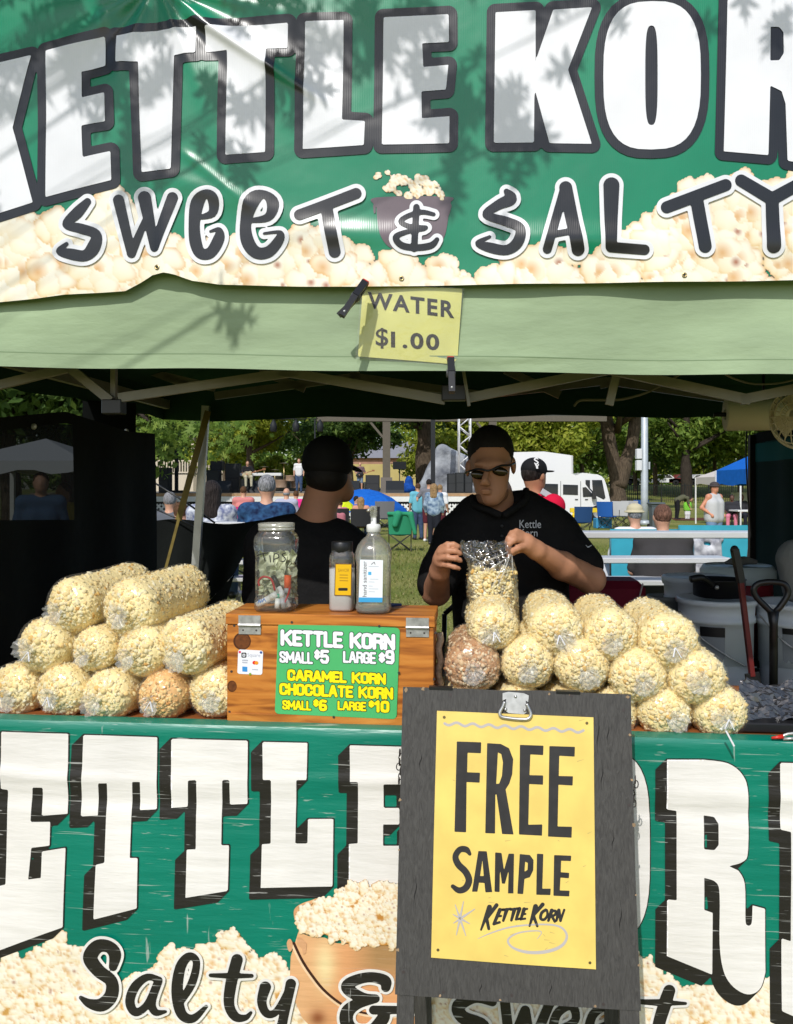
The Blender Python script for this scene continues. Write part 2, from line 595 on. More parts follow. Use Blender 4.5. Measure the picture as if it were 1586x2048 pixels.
# ------------------------------------------------------------------ rounded bodies: smooth-blended distance fields turned into one skin
def skin(prims, vox, k=0.03):
    """prims: ('c', a, b, ra, rb[, scale]) tapered capsule, ('e', centre, (rx,ry,rz)[, rot]) ellipsoid; optional trailing k"""
    lo = np.full(3, 1e9); hi = -lo
    for p in prims:
        if p[0] == 'c':
            r = max(p[3], p[4]) + 0.02
            for q in (p[1], p[2]):
                lo = np.minimum(lo, np.array(q) - r); hi = np.maximum(hi, np.array(q) + r)
        else:
            r = max(p[2]) + 0.02
            lo = np.minimum(lo, np.array(p[1]) - r); hi = np.maximum(hi, np.array(p[1]) + r)
    lo -= 3 * vox; hi += 3 * vox
    n = np.ceil((hi - lo) / vox).astype(int) + 1
    D = np.full(n, 1.0, np.float32)
    ax = [lo[i] + vox * np.arange(n[i]) for i in range(3)]
    for p in prims:
        kk = k
        if p[0] == 'c':
            a, b = np.array(p[1], float), np.array(p[2], float); ra, rb = p[3], p[4]
            if len(p) > 5: kk = p[5]
            bl = np.minimum(a, b) - max(ra, rb) - kk - 2 * vox; bh = np.maximum(a, b) + max(ra, rb) + kk + 2 * vox
        else:
            c = np.array(p[1], float); rr = np.array(p[2], float)
            if len(p) > 4: kk = p[4]
            bl = c - rr.max() - kk - 2 * vox; bh = c + rr.max() + kk + 2 * vox
        s = [slice(max(int((bl[i] - lo[i]) / vox), 0), min(int((bh[i] - lo[i]) / vox) + 2, n[i])) for i in range(3)]
        x = ax[0][s[0]][:, None, None]; y = ax[1][s[1]][None, :, None]; z = ax[2][s[2]][None, None, :]
        if p[0] == 'c':
            d = b - a; q = d @ d + 1e-12
            h = np.clip(((x - a[0]) * d[0] + (y - a[1]) * d[1] + (z - a[2]) * d[2]) / q, 0, 1)
            e = np.sqrt((x - a[0] - h * d[0]) ** 2 + (y - a[1] - h * d[1]) ** 2 + (z - a[2] - h * d[2]) ** 2) - (ra + (rb - ra) * h)
        else:
            X, Y, Z = x - c[0], y - c[1], z - c[2]
            if len(p) > 3 and p[3] is not None:
                M = np.array(p[3]).T
                X, Y, Z = (M[0, 0] * X + M[0, 1] * Y + M[0, 2] * Z, M[1, 0] * X + M[1, 1] * Y + M[1, 2] * Z, M[2, 0] * X + M[2, 1] * Y + M[2, 2] * Z)
            k0 = np.sqrt((X / rr[0]) ** 2 + (Y / rr[1]) ** 2 + (Z / rr[2]) ** 2)
            k1 = np.sqrt((X / rr[0] ** 2) ** 2 + (Y / rr[1] ** 2) ** 2 + (Z / rr[2] ** 2) ** 2) + 1e-9
            e = k0 * (k0 - 1) / k1
        o = D[s[0], s[1], s[2]]
        if kk > 1e-6:
            h = np.clip(0.5 + 0.5 * (o - e) / kk, 0, 1)
            D[s[0], s[1], s[2]] = o * (1 - h) + e * h - kk * h * (1 - h)
        else:
            D[s[0], s[1], s[2]] = np.minimum(o, e)
    # surface nets
    I = D < 0
    c = np.zeros(tuple(n - 1), np.int8)
    for dx in (0, 1):
        for dy in (0, 1):
            for dz in (0, 1):
                c += I[dx:n[0] - 1 + dx, dy:n[1] - 1 + dy, dz:n[2] - 1 + dz]
    cells = np.argwhere((c > 0) & (c < 8))
    vid = -np.ones(tuple(n - 1), int); vid[tuple(cells.T)] = np.arange(len(cells))
    acc = np.zeros((len(cells), 3)); cnt = np.zeros(len(cells))
    for axis in range(3):
        o1, o2 = [i for i in range(3) if i != axis]
        for a in (0, 1):
            for b in (0, 1):
                p0 = cells.copy(); p0[:, o1] += a; p0[:, o2] += b
                p1 = p0.copy(); p1[:, axis] += 1
                d0 = D[tuple(p0.T)]; d1 = D[tuple(p1.T)]
                m = (d0 < 0) != (d1 < 0)
                t = np.where(m, d0 / np.where(m, d0 - d1, 1), 0)
                q = p0.astype(float); q[:, axis] += t
                acc[m] += q[m]; cnt[m] += 1
    verts = acc / cnt[:, None] * vox + lo
    faces = []
    for axis in range(3):
        o1, o2 = [(1, 2), (2, 0), (0, 1)][axis]
        sl0 = [slice(1, -1)] * 3; sl0[axis] = slice(0, -1)
        sl1 = list(sl0); sl1[axis] = slice(1, None)
        A = I[tuple(sl0)]; B = I[tuple(sl1)]
        for flip, M in ((False, A & ~B), (True, ~A & B)):
            e = np.argwhere(M)
            if not len(e): continue
            e[:, o1] += 1; e[:, o2] += 1
            def at(a, b):
                q = e.copy(); q[:, o1] -= a; q[:, o2] -= b
                return vid[tuple(q.T)]
            f = np.stack([at(1, 1), at(0, 1), at(0, 0), at(1, 0)], 1)
            if flip: f = f[:, ::-1]
            faces += f.tolist()
    return verts, faces

def rotm(axis, deg):
    return np.array(Matrix.Rotation(R(deg), 3, axis))

# ================================================================== THE SETTING
rs = random.Random(7)
def z1(*p): return [(x / 1.9825, y / 1.9825) for x, y in p]
def z2(*p): return [(700 + x / 1.79, y / 1.79) for x, y in p]
def z3(*p): return [(x / 1.934, 1420 + y / 1.934) for x, y in p]
def z5(*p): return [(1200 + x / 3.368, 1440 + y / 3.368) for x, y in p]
def z4(*p): return [(770 + x / 2.977, 1360 + y / 2.977) for x, y in p]
def zp(*p): return [(560 + x / 5.287, 1740 + y / 5.287) for x, y in p]

# ground: one sheet of mown grass
def grass_mat():
    m = bpy.data.materials.new('grass_ground'); m.use_nodes = True
    t = m.node_tree; b = t.nodes['Principled BSDF']; b.inputs['Roughness'].default_value = 0.95; b.inputs['Specular IOR Level'].default_value = 0.1
    c = t.nodes.new('ShaderNodeTexCoord')
    def noise(s, d=5):
        n = t.nodes.new('ShaderNodeTexNoise'); n.inputs['Scale'].default_value = s; n.inputs['Detail'].default_value = d
        t.links.new(c.outputs['Object'], n.inputs[0]); return n
    n1, n2 = noise(0.35, 6), noise(26, 6)
    r1 = t.nodes.new('ShaderNodeValToRGB'); r1.color_ramp.elements[0].color = (0.15, 0.18, 0.04, 1); r1.color_ramp.elements[1].color = (0.31, 0.275, 0.10, 1)
    r1.color_ramp.elements[0].position = 0.35; r1.color_ramp.elements[1].position = 0.7
    r2 = t.nodes.new('ShaderNodeValToRGB'); r2.color_ramp.elements[0].color = (0.45, 0.5, 0.4, 1); r2.color_ramp.elements[1].color = (1.5, 1.5, 1.45, 1)
    r2.color_ramp.elements[0].position = 0.35; r2.color_ramp.elements[1].position = 0.66
    mx = t.nodes.new('ShaderNodeMix'); mx.data_type = 'RGBA'; mx.blend_type = 'MULTIPLY'; mx.inputs[0].default_value = 1
    t.links.new(n1.outputs[0], r1.inputs[0]); t.links.new(n2.outputs[0], r2.inputs[0])
    t.links.new(r1.outputs[0], mx.inputs[6]); t.links.new(r2.outputs[0], mx.inputs[7]); t.links.new(mx.outputs[2], b.inputs['Base Color'])
    bm = t.nodes.new('ShaderNodeBump'); bm.inputs['Strength'].default_value = 0.8; bm.inputs['Distance'].default_value = 0.05
    t.links.new(n2.outputs[0], bm.inputs['Height']); t.links.new(bm.outputs[0], b.inputs['Normal'])
    return m
GR = grass_mat()
g = MB().sheet((-400, -120, 0), (400, -120, 0), (400, 700, 0), (-400, 700, 0), 8, 8).build('ground', GR)
tag(g, 'mown sunlit grass of the park around the stall', kind='structure')
# grass blades where the lawn is seen close
blade = island_mat('grass_blade', [(0, (0.12, 0.16, 0.03)), (0.5, (0.20, 0.225, 0.05)), (0.85, (0.29, 0.27, 0.09)), (1, (0.36, 0.31, 0.14))], 0.8, 0.3)
rng = np.random.default_rng(3)
n = 26000
d = 5.0 + 17 * rng.random(n) ** 1.6
x = (rng.random(n) * 1.3 - 0.45) * d * 0.5
h = rng.uniform(0.02, 0.05, n) * (1 + d * 0.03); a = rng.uniform(0, 6.28, n); wd = 0.003 + 0.0006 * d
bx = np.stack([x, d, np.zeros(n)], 1)
dx = np.stack([np.cos(a) * wd, np.sin(a) * wd, np.zeros(n)], 1)
tip = bx + np.stack([rng.normal(0, 0.02, n), rng.normal(0, 0.02, n), h], 1)
vv = np.stack([bx - dx, bx + dx, tip], 1).reshape(-1, 3)
tag(mk('grass', vv, np.arange(3 * n).reshape(-1, 3), blade), 'short grass blades of the lawn behind the stall', 'grass', kind='stuff')

# ------------------------------------------------------------------ tent
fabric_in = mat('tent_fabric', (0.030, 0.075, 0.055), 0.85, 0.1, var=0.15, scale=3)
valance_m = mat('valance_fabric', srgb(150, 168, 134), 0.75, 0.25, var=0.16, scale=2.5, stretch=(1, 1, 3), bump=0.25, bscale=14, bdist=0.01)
steel = mat('tent_steel', (0.22, 0.20, 0.165), 0.5, 0.4, 0.2, var=0.12, scale=10)
silver = mat('silver_pole', (0.5, 0.5, 0.48), 0.4, 0.5, 0.6, var=0.15, scale=6)
black_cloth = mat('black_cloth', (0.006, 0.0075, 0.007), 0.85, 0.15, var=0.3, scale=2, bump=0.35, bscale=6, bdist=0.02)
black_plastic = mat('black_plastic', (0.010, 0.010, 0.011), 0.38, 0.5)
red_plastic = mat('red_plastic', srgb(196, 40, 26), 0.4, 0.5)
TF, TB = 2.12, 4.75              # front and back of the tent
tent = thing('market_tent', 'green canopy tent roofing the popcorn stall, pale sunlit front valance', 'tent', L(0, 0.4, 0))
uL, uR = -1.62, 2.28
def T(u, v, z): return L(u, v, z, TF)
dep = TB - TF
cor = [T(uL, 0, 2.12), T(uR, 0, 2.10), T(uR, dep, 2.12), T(uL, dep, 2.12)]
peak = T((uL + uR) / 2, dep / 2, 2.82)
mb = MB()
for i in range(4):
    a, b = cor[i], cor[(i + 1) % 4]
    nn = 10
    for k in range(nn):
        p, q = a.lerp(b, k / nn), a.lerp(b, (k + 1) / nn)
        rows = [[p.lerp(peak, t / 6) - Vector((0, 0, 0.05 * math.sin(math.pi * t / 6))), q.lerp(peak, t / 6) - Vector((0, 0, 0.05 * math.sin(math.pi * t / 6)))] for t in range(7)]
        for t in range(6):
            mb.add([rows[t][0], rows[t][1], rows[t + 1][1], rows[t + 1][0]], [(0, 1, 2, 3)])
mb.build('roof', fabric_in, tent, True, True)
# front valance with its hem
def vd(px, py):
    return 0.004 * np.exp(-((py - 640 - 0.05 * px + 30 * np.sin(px / 190.0)) / 12.0) ** 2) + 0.006 * np.sin(px / 140.0 + py / 90.0) + 0.004 * np.sin(px / 61.0 + 1.3) * np.clip((py - 560) / 180, 0, 1)
vmap = plane_map(TF, 0.001, vd)
xs = np.arange(-560, 2700, 20)
def vbot(x): return 731 + (x) * 0.0108 + 1.6 * np.sin(x / 90.0)
def vstrip(f0, f1, k):
    vs = []; fs = []
    nr = 12
    for j in range(nr + 1):
        yy = f0(xs) + (f1(xs) - f0(xs)) * j / nr
        vs.append(vmap(xs.astype(float), yy, k))
    N = len(xs)
    for j in range(nr):
        for i in range(N - 1):
            fs.append((j * N + i, (j + 1) * N + i, (j + 1) * N + i + 1, j * N + i + 1))
    return np.concatenate(vs), fs
v_, f_ = vstrip(lambda x: 0 * x + 500, vbot, 0)
mk('valance', v_, f_, valance_m, tent, True, True)
v_, f_ = vstrip(lambda x: vbot(x) - 26, lambda x: vbot(x) + 2.5, 2.2)
mk('valance_hem', v_, f_, valance_m, tent, True, True)
seam_m = mat('seam_thread', srgb(120, 140, 105), 0.8)
v_, f_ = vstrip(lambda x: vbot(x) - 27.2, lambda x: vbot(x) - 25.4, 2.6)
mk('valance_seam', v_, f_, seam_m, tent, True, True)
# other valances
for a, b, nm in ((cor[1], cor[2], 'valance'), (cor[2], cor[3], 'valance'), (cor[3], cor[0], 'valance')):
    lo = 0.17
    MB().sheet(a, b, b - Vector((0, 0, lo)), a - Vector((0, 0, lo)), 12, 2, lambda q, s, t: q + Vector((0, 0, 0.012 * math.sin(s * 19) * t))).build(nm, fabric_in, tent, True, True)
# frame: legs, scissor trusses
def leg(u, v, px=None):
    mb = MB().bar(T(u, v, 0), T(u, v, 2.1), 0.036, 0.036)
    mb.box((-0.06, -0.06, 0), (0.06, 0.06, 0.008), Matrix.Translation(T(u, v, 0)))
    mb.build('leg', silver, tent, False, True)
leg(uL + 0.03, 0.05); leg(uR - 0.03, 0.05); leg(uR - 0.03, dep - 0.05)
MB().bar(P(379, 1330, 4.8), P(412, 812, 4.8), 0.042, 0.042).bar(P(372, 1480, 4.8), P(380, 1320, 4.8), 0.034, 0.034).build('leg', silver, tent, False, True)
def tb(x0, y0, x1, y1, Y0, w=0.026, h=0.014):
    MB().bar(S(x0, y0, Y0), S(x1, y1, Y0), h, w).build('truss_bar', steel, tent, False, True)
for q in ((130, 728, 222, 802), (238, 796, 600, 742), (560, 742, 890, 800), (932, 797, 1240, 735), (1200, 735, 1500, 800), (1480, 800, 1800, 735), (-120, 800, 140, 735)):
    tb(*q, 2.30, 0.026)
for q in ((228, 735, 228, 806), (905, 735, 905, 800), (1236, 735, 1218, 870 - 60)):
    tb(*q, 2.33, 0.022)
for q in ((300, 742, 380, 772), (330, 752, 430, 776), (430, 792, 720, 752), (700, 752, 960, 790), (960, 790, 1215, 762), (1215, 762, 1490, 802), (520, 742, 610, 778), (1010, 740, 1120, 790), (1200, 770, 1320, 742)):
    tb(*q, 4.3, 0.040, 0.02)
# side rail of the left edge, seen from below
MB().bar(T(uL + 0.06, 0.1, 2.03), T(uL + 0.06, dep - 0.1, 2.03), 0.03, 0.05).build('side_rail', steel, tent, False, True)
MB().bar(T(uR - 0.06, 0.1, 2.03), T(uR - 0.06, dep - 0.1, 2.03), 0.03, 0.05).build('side_rail', steel, tent, False, True)
# centre joint bracket under the front truss
c = S(908, 786, 2.29)
MB().box((-0.034, -0.015, -0.022), (0.034, 0.015, 0.022), Matrix.Translation(c) @ Matrix.Rotation(YAW, 4, 'Z'), 0.003).build('truss_joint', black_plastic, tent, False, True)
MB().bar(S(927, 742, 2.26), S(938, 812, 2.26), 0.008, 0.012).build('hanging_strap', steel, tent, False, True)
c = S(228, 808, 2.31)
MB().box((-0.03, -0.02, -0.03), (0.03, 0.02, 0.012), Matrix.Translation(c) @ Matrix.Rotation(YAW, 4, 'Z'), 0.003).build('truss_joint', black_plastic, tent, False, True)

# left side curtain with a see-through mesh window
curt = thing('side_curtain', 'black fabric side curtain with mesh window at the left of the stall', 'curtain', P(150, 1400, 3.3))
def CL(t, z):  # along the left side, t = depth
    return Vector((-1.158 - 0.09 * (4.85 - t) + 0.012 * math.sin(t * 14) * min(1, max(0, (1.9 - z) * 2)), t, z))
def ctop(t): return 1.772 + 0.06 * max(0, 1 - abs(t - 3.25) / 0.6) + 0.05 * (t - 2.77) / 1.4
T0, T1 = 2.05, 4.16
W0, W1 = 2.42, 3.30
def cpanel(ta, tb_, za, zb, nu, nv, m, nm):
    vs = []; fs = []
    for j in range(nv + 1):
        for i in range(nu + 1):
            t = ta + (tb_ - ta) * i / nu
            A = za(t); B = zb(t)
            vs.append(CL(t, A + (B - A) * j / nv))
    for j in range(nv):
        for i in range(nu):
            k = j * (nu + 1) + i
            fs.append((k, k + 1, k + nu + 2, k + nu + 1))
    mk(nm, vs, fs, m, curt, True, True)
wt = lambda t: ctop(t) - 0.045
wb = lambda t: 1.440 - 0.035 * (t - 2.77) + 0.0
cpanel(T0, T1, lambda t: 0.02, wb, 40, 12, black_cloth, 'lower_panel')
cpanel(W1, T1, wb, ctop, 20, 6, black_cloth, 'upper_panel')
cpanel(T0, W0, wb, ctop, 8, 6, black_cloth, 'upper_panel')
cpanel(W0, W1, wt, ctop, 16, 2, black_cloth, 'top_band')
meshm = film('mesh_window', (0.06, 0.065, 0.064), 0.02, 0.004, 0.4, 0.08, (0.06, 0.065, 0.065), 0)
cpanel(W0, W1, wb, wt, 8, 4, meshm, 'mesh_window')
for px, py in ((68, 853), (253, 862)):
    q = P(px, py, 3.0 if px < 100 else 3.85); MB().lathe([(0.008, 0), (0.012, 0.002), (0.008, 0.004)], 10, Matrix.Translation(q) @ Matrix.Rotation(R(90), 4, 'X')).build('grommet', silver, curt, True, True)
# short upper flap between the trusses
MB().sheet(P(165, 800, 3.9), P(272, 806, 4.05), P(272, 868, 4.05), P(165, 862, 3.9), 6, 3).build('upper_flap', black_cloth, curt, True, True)
# low dark cloth strung across the back left corner
lc = thing('low_curtain', 'low black cloth strung between the left tent leg and the seats', 'curtain', P(380, 1500, 4.95))
def lcf(q, a, b): return q + Vector((0, 0.03 * math.sin(a * 17) * b, 0.015 * math.sin(a * 7)))
MB().sheet(P(300, 1043, 4.95), P(525, 1043, 5.0), P(470, 1150, 5.0), P(300, 1300, 4.95), 20, 8, lcf).build('cloth', black_cloth, lc, True, True)
MB().sheet(P(300, 1301, 4.95), P(469.5, 1151, 5.0), P(415, 1330, 5.0), P(300, 1480, 4.95), 12, 8, lcf).build('cloth_tail', black_cloth, lc, True, True)
MB().tube([P(300, 960, 4.9), P(372, 1005, 4.92), P(430, 1046, 4.95)], 0.006, 6).build('rope', black_plastic, lc, True, True)
MB().tube([P(310, 1018, 4.9), P(352, 1036, 4.92), P(402, 1060, 4.9)], 0.005, 6).build('rope', black_plastic, lc, True, True)
# yellow strap beside the left leg
tag(MB().bar(P(416, 822, 4.72), P(357, 1040, 4.72), 0.036, 0.004, (0, 1, 0)).bar(P(357, 1040, 4.72), P(328, 1150, 4.72), 0.016, 0.004, (0, 1, 0)).build('tie_down_strap', mat('strap_yellow', srgb(116, 100, 48), 0.7, 0.3, var=0.2, scale=20)), 'yellow tie-down strap slanting beside the left tent leg', 'strap')

# right side curtain
rc = thing('side_curtain', 'dark curtain with teal upper panel at the right of the stall', 'curtain', P(1545, 1400, 4.0))
def CR(t, z): return Vector((1.985 - 0.09 * (4.57 - t) + 0.012 * math.sin(t * 15), t, z))
def rpanel(z0, z1, m, nm, top=None):
    vs = []; fs = []
    nu, nv = 24, 6
    for j in range(nv + 1):
        for i in range(nu + 1):
            t = 2.9 + (4.62 - 2.9) * i / nu
            zz = z0 + (z1 - z0) * j / nv
            if top: zz += (j / nv) * top(t)
            vs.append(CR(t, zz))
    for j in range(nv):
        for i in range(nu):
            k = j * (nu + 1) + i
            fs.append((k, k + 1, k + nu + 2, k + nu + 1))
    mk(nm, vs, fs, m, rc, True, True)
dark_teal = mat('dark_teal_cloth', (0.012, 0.030, 0.030), 0.85, 0.1, var=0.2, scale=3)
teal = mat('teal_cloth', (0.012, 0.075, 0.085), 0.8, 0.2, var=0.15, scale=3, trans=0.4)
rpanel(0.02, 1.69, dark_teal, 'lower_panel')
rpanel(1.69, 1.79, teal, 'upper_panel', lambda t: 0.03 * (4.6 - t))
rpanel(1.79, 1.845, black_cloth, 'top_band', lambda t: 0.03 * (4.6 - t))
MB().bar(P(1507, 1380, 4.55), P(1507, 870, 4.55), 0.05, 0.03).build('edge_pole', black_plastic, rc, False, True)

# ------------------------------------------------------------------ vinyl
def vinyl(name, col=None, rough=0.3, scratch=0.0, lines=False):
    if name in MATS: return MATS[name]
    m = bpy.data.materials.new(name); m.use_nodes = True
    t = m.node_tree; b = t.nodes['Principled BSDF']
    b.inputs['Roughness'].default_value = rough; b.inputs['Specular IOR Level'].default_value = 0.55
    tcn = t.nodes.new('ShaderNodeTexCoord')
    if col is None:
        a = t.nodes.new('ShaderNodeAttribute'); a.attribute_name = 'print'; src = a.outputs['Color']
    else:
        rgb = t.nodes.new('ShaderNodeRGB'); rgb.outputs[0].default_value = (*col, 1); src = rgb.outputs[0]
    # faint dirt
    n0 = t.nodes.new('ShaderNodeTexNoise'); n0.inputs['Scale'].default_value = 5; n0.inputs['Detail'].default_value = 7
    t.links.new(tcn.outputs['Object'], n0.inputs[0])
    mr = t.nodes.new('ShaderNodeMapRange'); mr.inputs['From Min'].default_value = 0.3; mr.inputs['From Max'].default_value = 0.7
    mr.inputs['To Min'].default_value = 0.90; mr.inputs['To Max'].default_value = 1.03
    t.links.new(n0.outputs[0], mr.inputs[0])
    mu = t.nodes.new('ShaderNodeVectorMath'); mu.operation = 'SCALE'
    t.links.new(src, mu.inputs[0]); t.links.new(mr.outputs[0], mu.inputs['Scale']); src = mu.outputs[0]
    if scratch > 0:
        for sc, th in (((5, 5, 200), 0.655), ((60, 60, 7), 0.71), ((14, 14, 130), 0.67)):
            mp = t.nodes.new('ShaderNodeMapping'); mp.inputs['Scale'].default_value = sc
            t.links.new(tcn.outputs['Object'], mp.inputs[0])
            n1 = t.nodes.new('ShaderNodeTexNoise'); n1.inputs['Scale'].default_value = 1.0; n1.inputs['Detail'].default_value = 3
            t.links.new(mp.outputs[0], n1.inputs[0])
            r1 = t.nodes.new('ShaderNodeMapRange'); r1.inputs['From Min'].default_value = th; r1.inputs['From Max'].default_value = th + 0.05
            r1.inputs['To Max'].default_value = scratch
            t.links.new(n1.outputs[0], r1.inputs[0])
            mx = t.nodes.new('ShaderNodeMix'); mx.data_type = 'RGBA'
            t.links.new(r1.outputs[0], mx.inputs[0]); t.links.new(src, mx.inputs[6]); mx.inputs[7].default_value = (0.62, 0.62, 0.58, 1)
            src = mx.outputs[2]
    t.links.new(src, b.inputs['Base Color'])
    bm = t.nodes.new('ShaderNodeBump'); bm.inputs['Strength'].default_value = 0.35; bm.inputs['Distance'].default_value = 0.004
    if lines:
        wv = t.nodes.new('ShaderNodeTexWave'); wv.wave_type = 'BANDS'; wv.bands_direction = 'X'
        wv.inputs['Scale'].default_value = 70; wv.inputs['Distortion'].default_value = 1.2; wv.inputs['Detail'].default_value = 2
        t.links.new(tcn.outputs['Object'], wv.inputs[0])
        ad = t.nodes.new('ShaderNodeMath'); ad.operation = 'MULTIPLY_ADD'; ad.inputs[1].default_value = 0.03
        n2 = t.nodes.new('ShaderNodeTexNoise'); n2.inputs['Scale'].default_value = 9; n2.inputs['Detail'].default_value = 2
        t.links.new(tcn.outputs['Object'], n2.inputs[0])
        t.links.new(wv.outputs['Fac'], ad.inputs[0]); t.links.new(n2.outputs[0], ad.inputs[2])
        bm.inputs['Distance'].default_value = 0.006
        t.links.new(ad.outputs[0], bm.inputs['Height'])
    else:
        mp = t.nodes.new('ShaderNodeMapping'); mp.inputs['Scale'].default_value = (1.4, 1.4, 9)
        n2 = t.nodes.new('ShaderNodeTexNoise'); n2.inputs['Scale'].default_value = 3; n2.inputs['Detail'].default_value = 4
        t.links.new(tcn.outputs['Object'], mp.inputs[0]); t.links.new(mp.outputs[0], n2.inputs[0])
        t.links.new(n2.outputs[0], bm.inputs['Height'])
        bm.inputs['Distance'].default_value = 0.012
    t.links.new(bm.outputs[0], b.inputs['Normal'])
    MATS[name] = m
    return m

# ------------------------------------------------------------------ upper banner
YB = 2.088
def ub(px, py):
    d = 0.010 * np.sin(px / 230.0 + 0.6) * np.sin(py / 260.0 + 0.9)
    X, Yy = px - 312.0, py + 30.0
    r = np.hypot(X, Yy); th = np.degrees(np.arctan2(Yy, X))
    for t0, wdt, am, ln in ((36, 5.0, 0.013, 420), (50, 5, -0.006, 300), (22, 5, -0.006, 330), (12, 4, 0.006, 260), (66, 5, 0.008, 260), (88, 6, -0.004, 300), (112, 7, 0.008, 330), (128, 6, -0.007, 330), (145, 7, 0.009, 300), (165, 6, 0.006, 300)):
        d = d + am * np.exp(-((th - t0) / wdt) ** 2) * np.exp(-r / ln) * np.clip(r / 70, 0, 1)
    d = d + 0.014 * np.exp(-((px - 335) / 26.0) ** 2) * np.clip((py - 380) / 190, 0, 1.2)
    d = d + 0.009 * np.exp(-((py - 470 - 0.02 * (px - 800)) / 26.0) ** 2) * (0.55 + 0.45 * np.sin(px / 83.0)) * np.clip((px - 480) / 260, 0, 1)
    d = d + 0.005 * np.exp(-((px - 235 - (py - 100) * 0.3) / 20.0) ** 2) * np.clip((330 - py) / 200, 0, 1)
    d = d + 0.003 * np.sin((px + 0.4 * py) / 47.0) * np.clip((py - 440) / 110, 0, 1) + 0.004 * np.exp(-((py - 330 - (px - 250) * 0.32) / 22.0) ** 2) * np.exp(-((px - 430) / 160.0) ** 2)
    pd = ((px - 340) * 240 - (py - 10) * 380) / 449.4; al = ((px - 340) * 380 + (py - 10) * 240) / 449.4
    d = d + 0.008 * np.exp(-(pd / 8.0) ** 2) * np.clip(al / 60, 0, 1) * np.clip((400 - al) / 160, 0, 1)
    pd = ((px - 360) * 120 - (py - 300) * 150) / 192.0; al = ((px - 360) * 150 + (py - 300) * 120) / 192.0
    d = d + 0.004 * np.exp(-(pd / 8.0) ** 2) * np.clip(al / 30, 0, 1) * np.clip((190 - al) / 60, 0, 1)
    return d
umap = plane_map(YB, 0.0011, ub)
BX0, BX1 = -430, 2110
bot = np.array([(-430, 640), (-200, 618), (0, 604), (70, 598), (130, 590), (200, 586), (250, 582), (280, 566), (305, 551), (330, 547), (352, 551), (385, 562), (440, 570), (600, 573), (720, 574), (930, 570), (1200, 566), (1586, 561), (2110, 556)], float)
st = 3.0
X, Y = grid2(BX0, BX1, -150, 660, st)
ban = thing('banner', 'green vinyl banner with white outlined block lettering hung above the tent valance', 'banner', S(793, 570, YB))
green_up = vinyl('vinyl_green_upper', srgb(0, 128, 90), 0.26, 0, True)
black_up = vinyl('vinyl_black_upper', srgb(26, 27, 30), 0.26, 0, True)
white_up = vinyl('vinyl_white_upper', srgb(230, 230, 233), 0.28, 0, True)
print_up = vinyl('vinyl_print_upper', None, 0.28, 0, True)
edge_d = Y - np.interp(X, bot[:, 0], bot[:, 1])
st6 = 6.0
Xc, Yc = grid2(BX0, BX1, -150, 660, st6)
ec = Yc - np.interp(Xc, bot[:, 0], bot[:, 1])
flat('sheet', Xc, Yc, ec, green_up, umap, 0, ban)
# printed popcorn along the bottom
topl = np.array([(-430, 520), (-150, 480), (0, 460), (60, 440), (160, 430), (235, 402), (265, 400), (300, 470), (420, 500), (560, 500), (610, 485), (650, 470), (690, 500), (730, 545), (780, 540), (860, 520), (980, 540), (1060, 535), (1200, 520), (1270, 460), (1300, 430), (1340, 440), (1380, 380), (1440, 400), (1520, 360), (1586, 370), (1800, 350), (2110, 330)], float)
prng = np.random.default_rng(11)
cent = []
for _ in range(900):
    x = prng.uniform(BX0, BX1); y = prng.uniform(330, 640)
    if y > np.interp(x, topl[:, 0], topl[:, 1]) and y < np.interp(x, bot[:, 0], bot[:, 1]) + 20: cent.append((x, y))
cent.sort(key=lambda q: q[1] + prng.uniform(-40, 40))
mk_, pc = popcorn_print(X, Y, cent, 50, prng, 0.75)
D = np.maximum(mask_d(mk_, st), edge_d / 3)
flat('printed_popcorn', X, Y, D, print_up, umap, 1, ban, cols=pc)
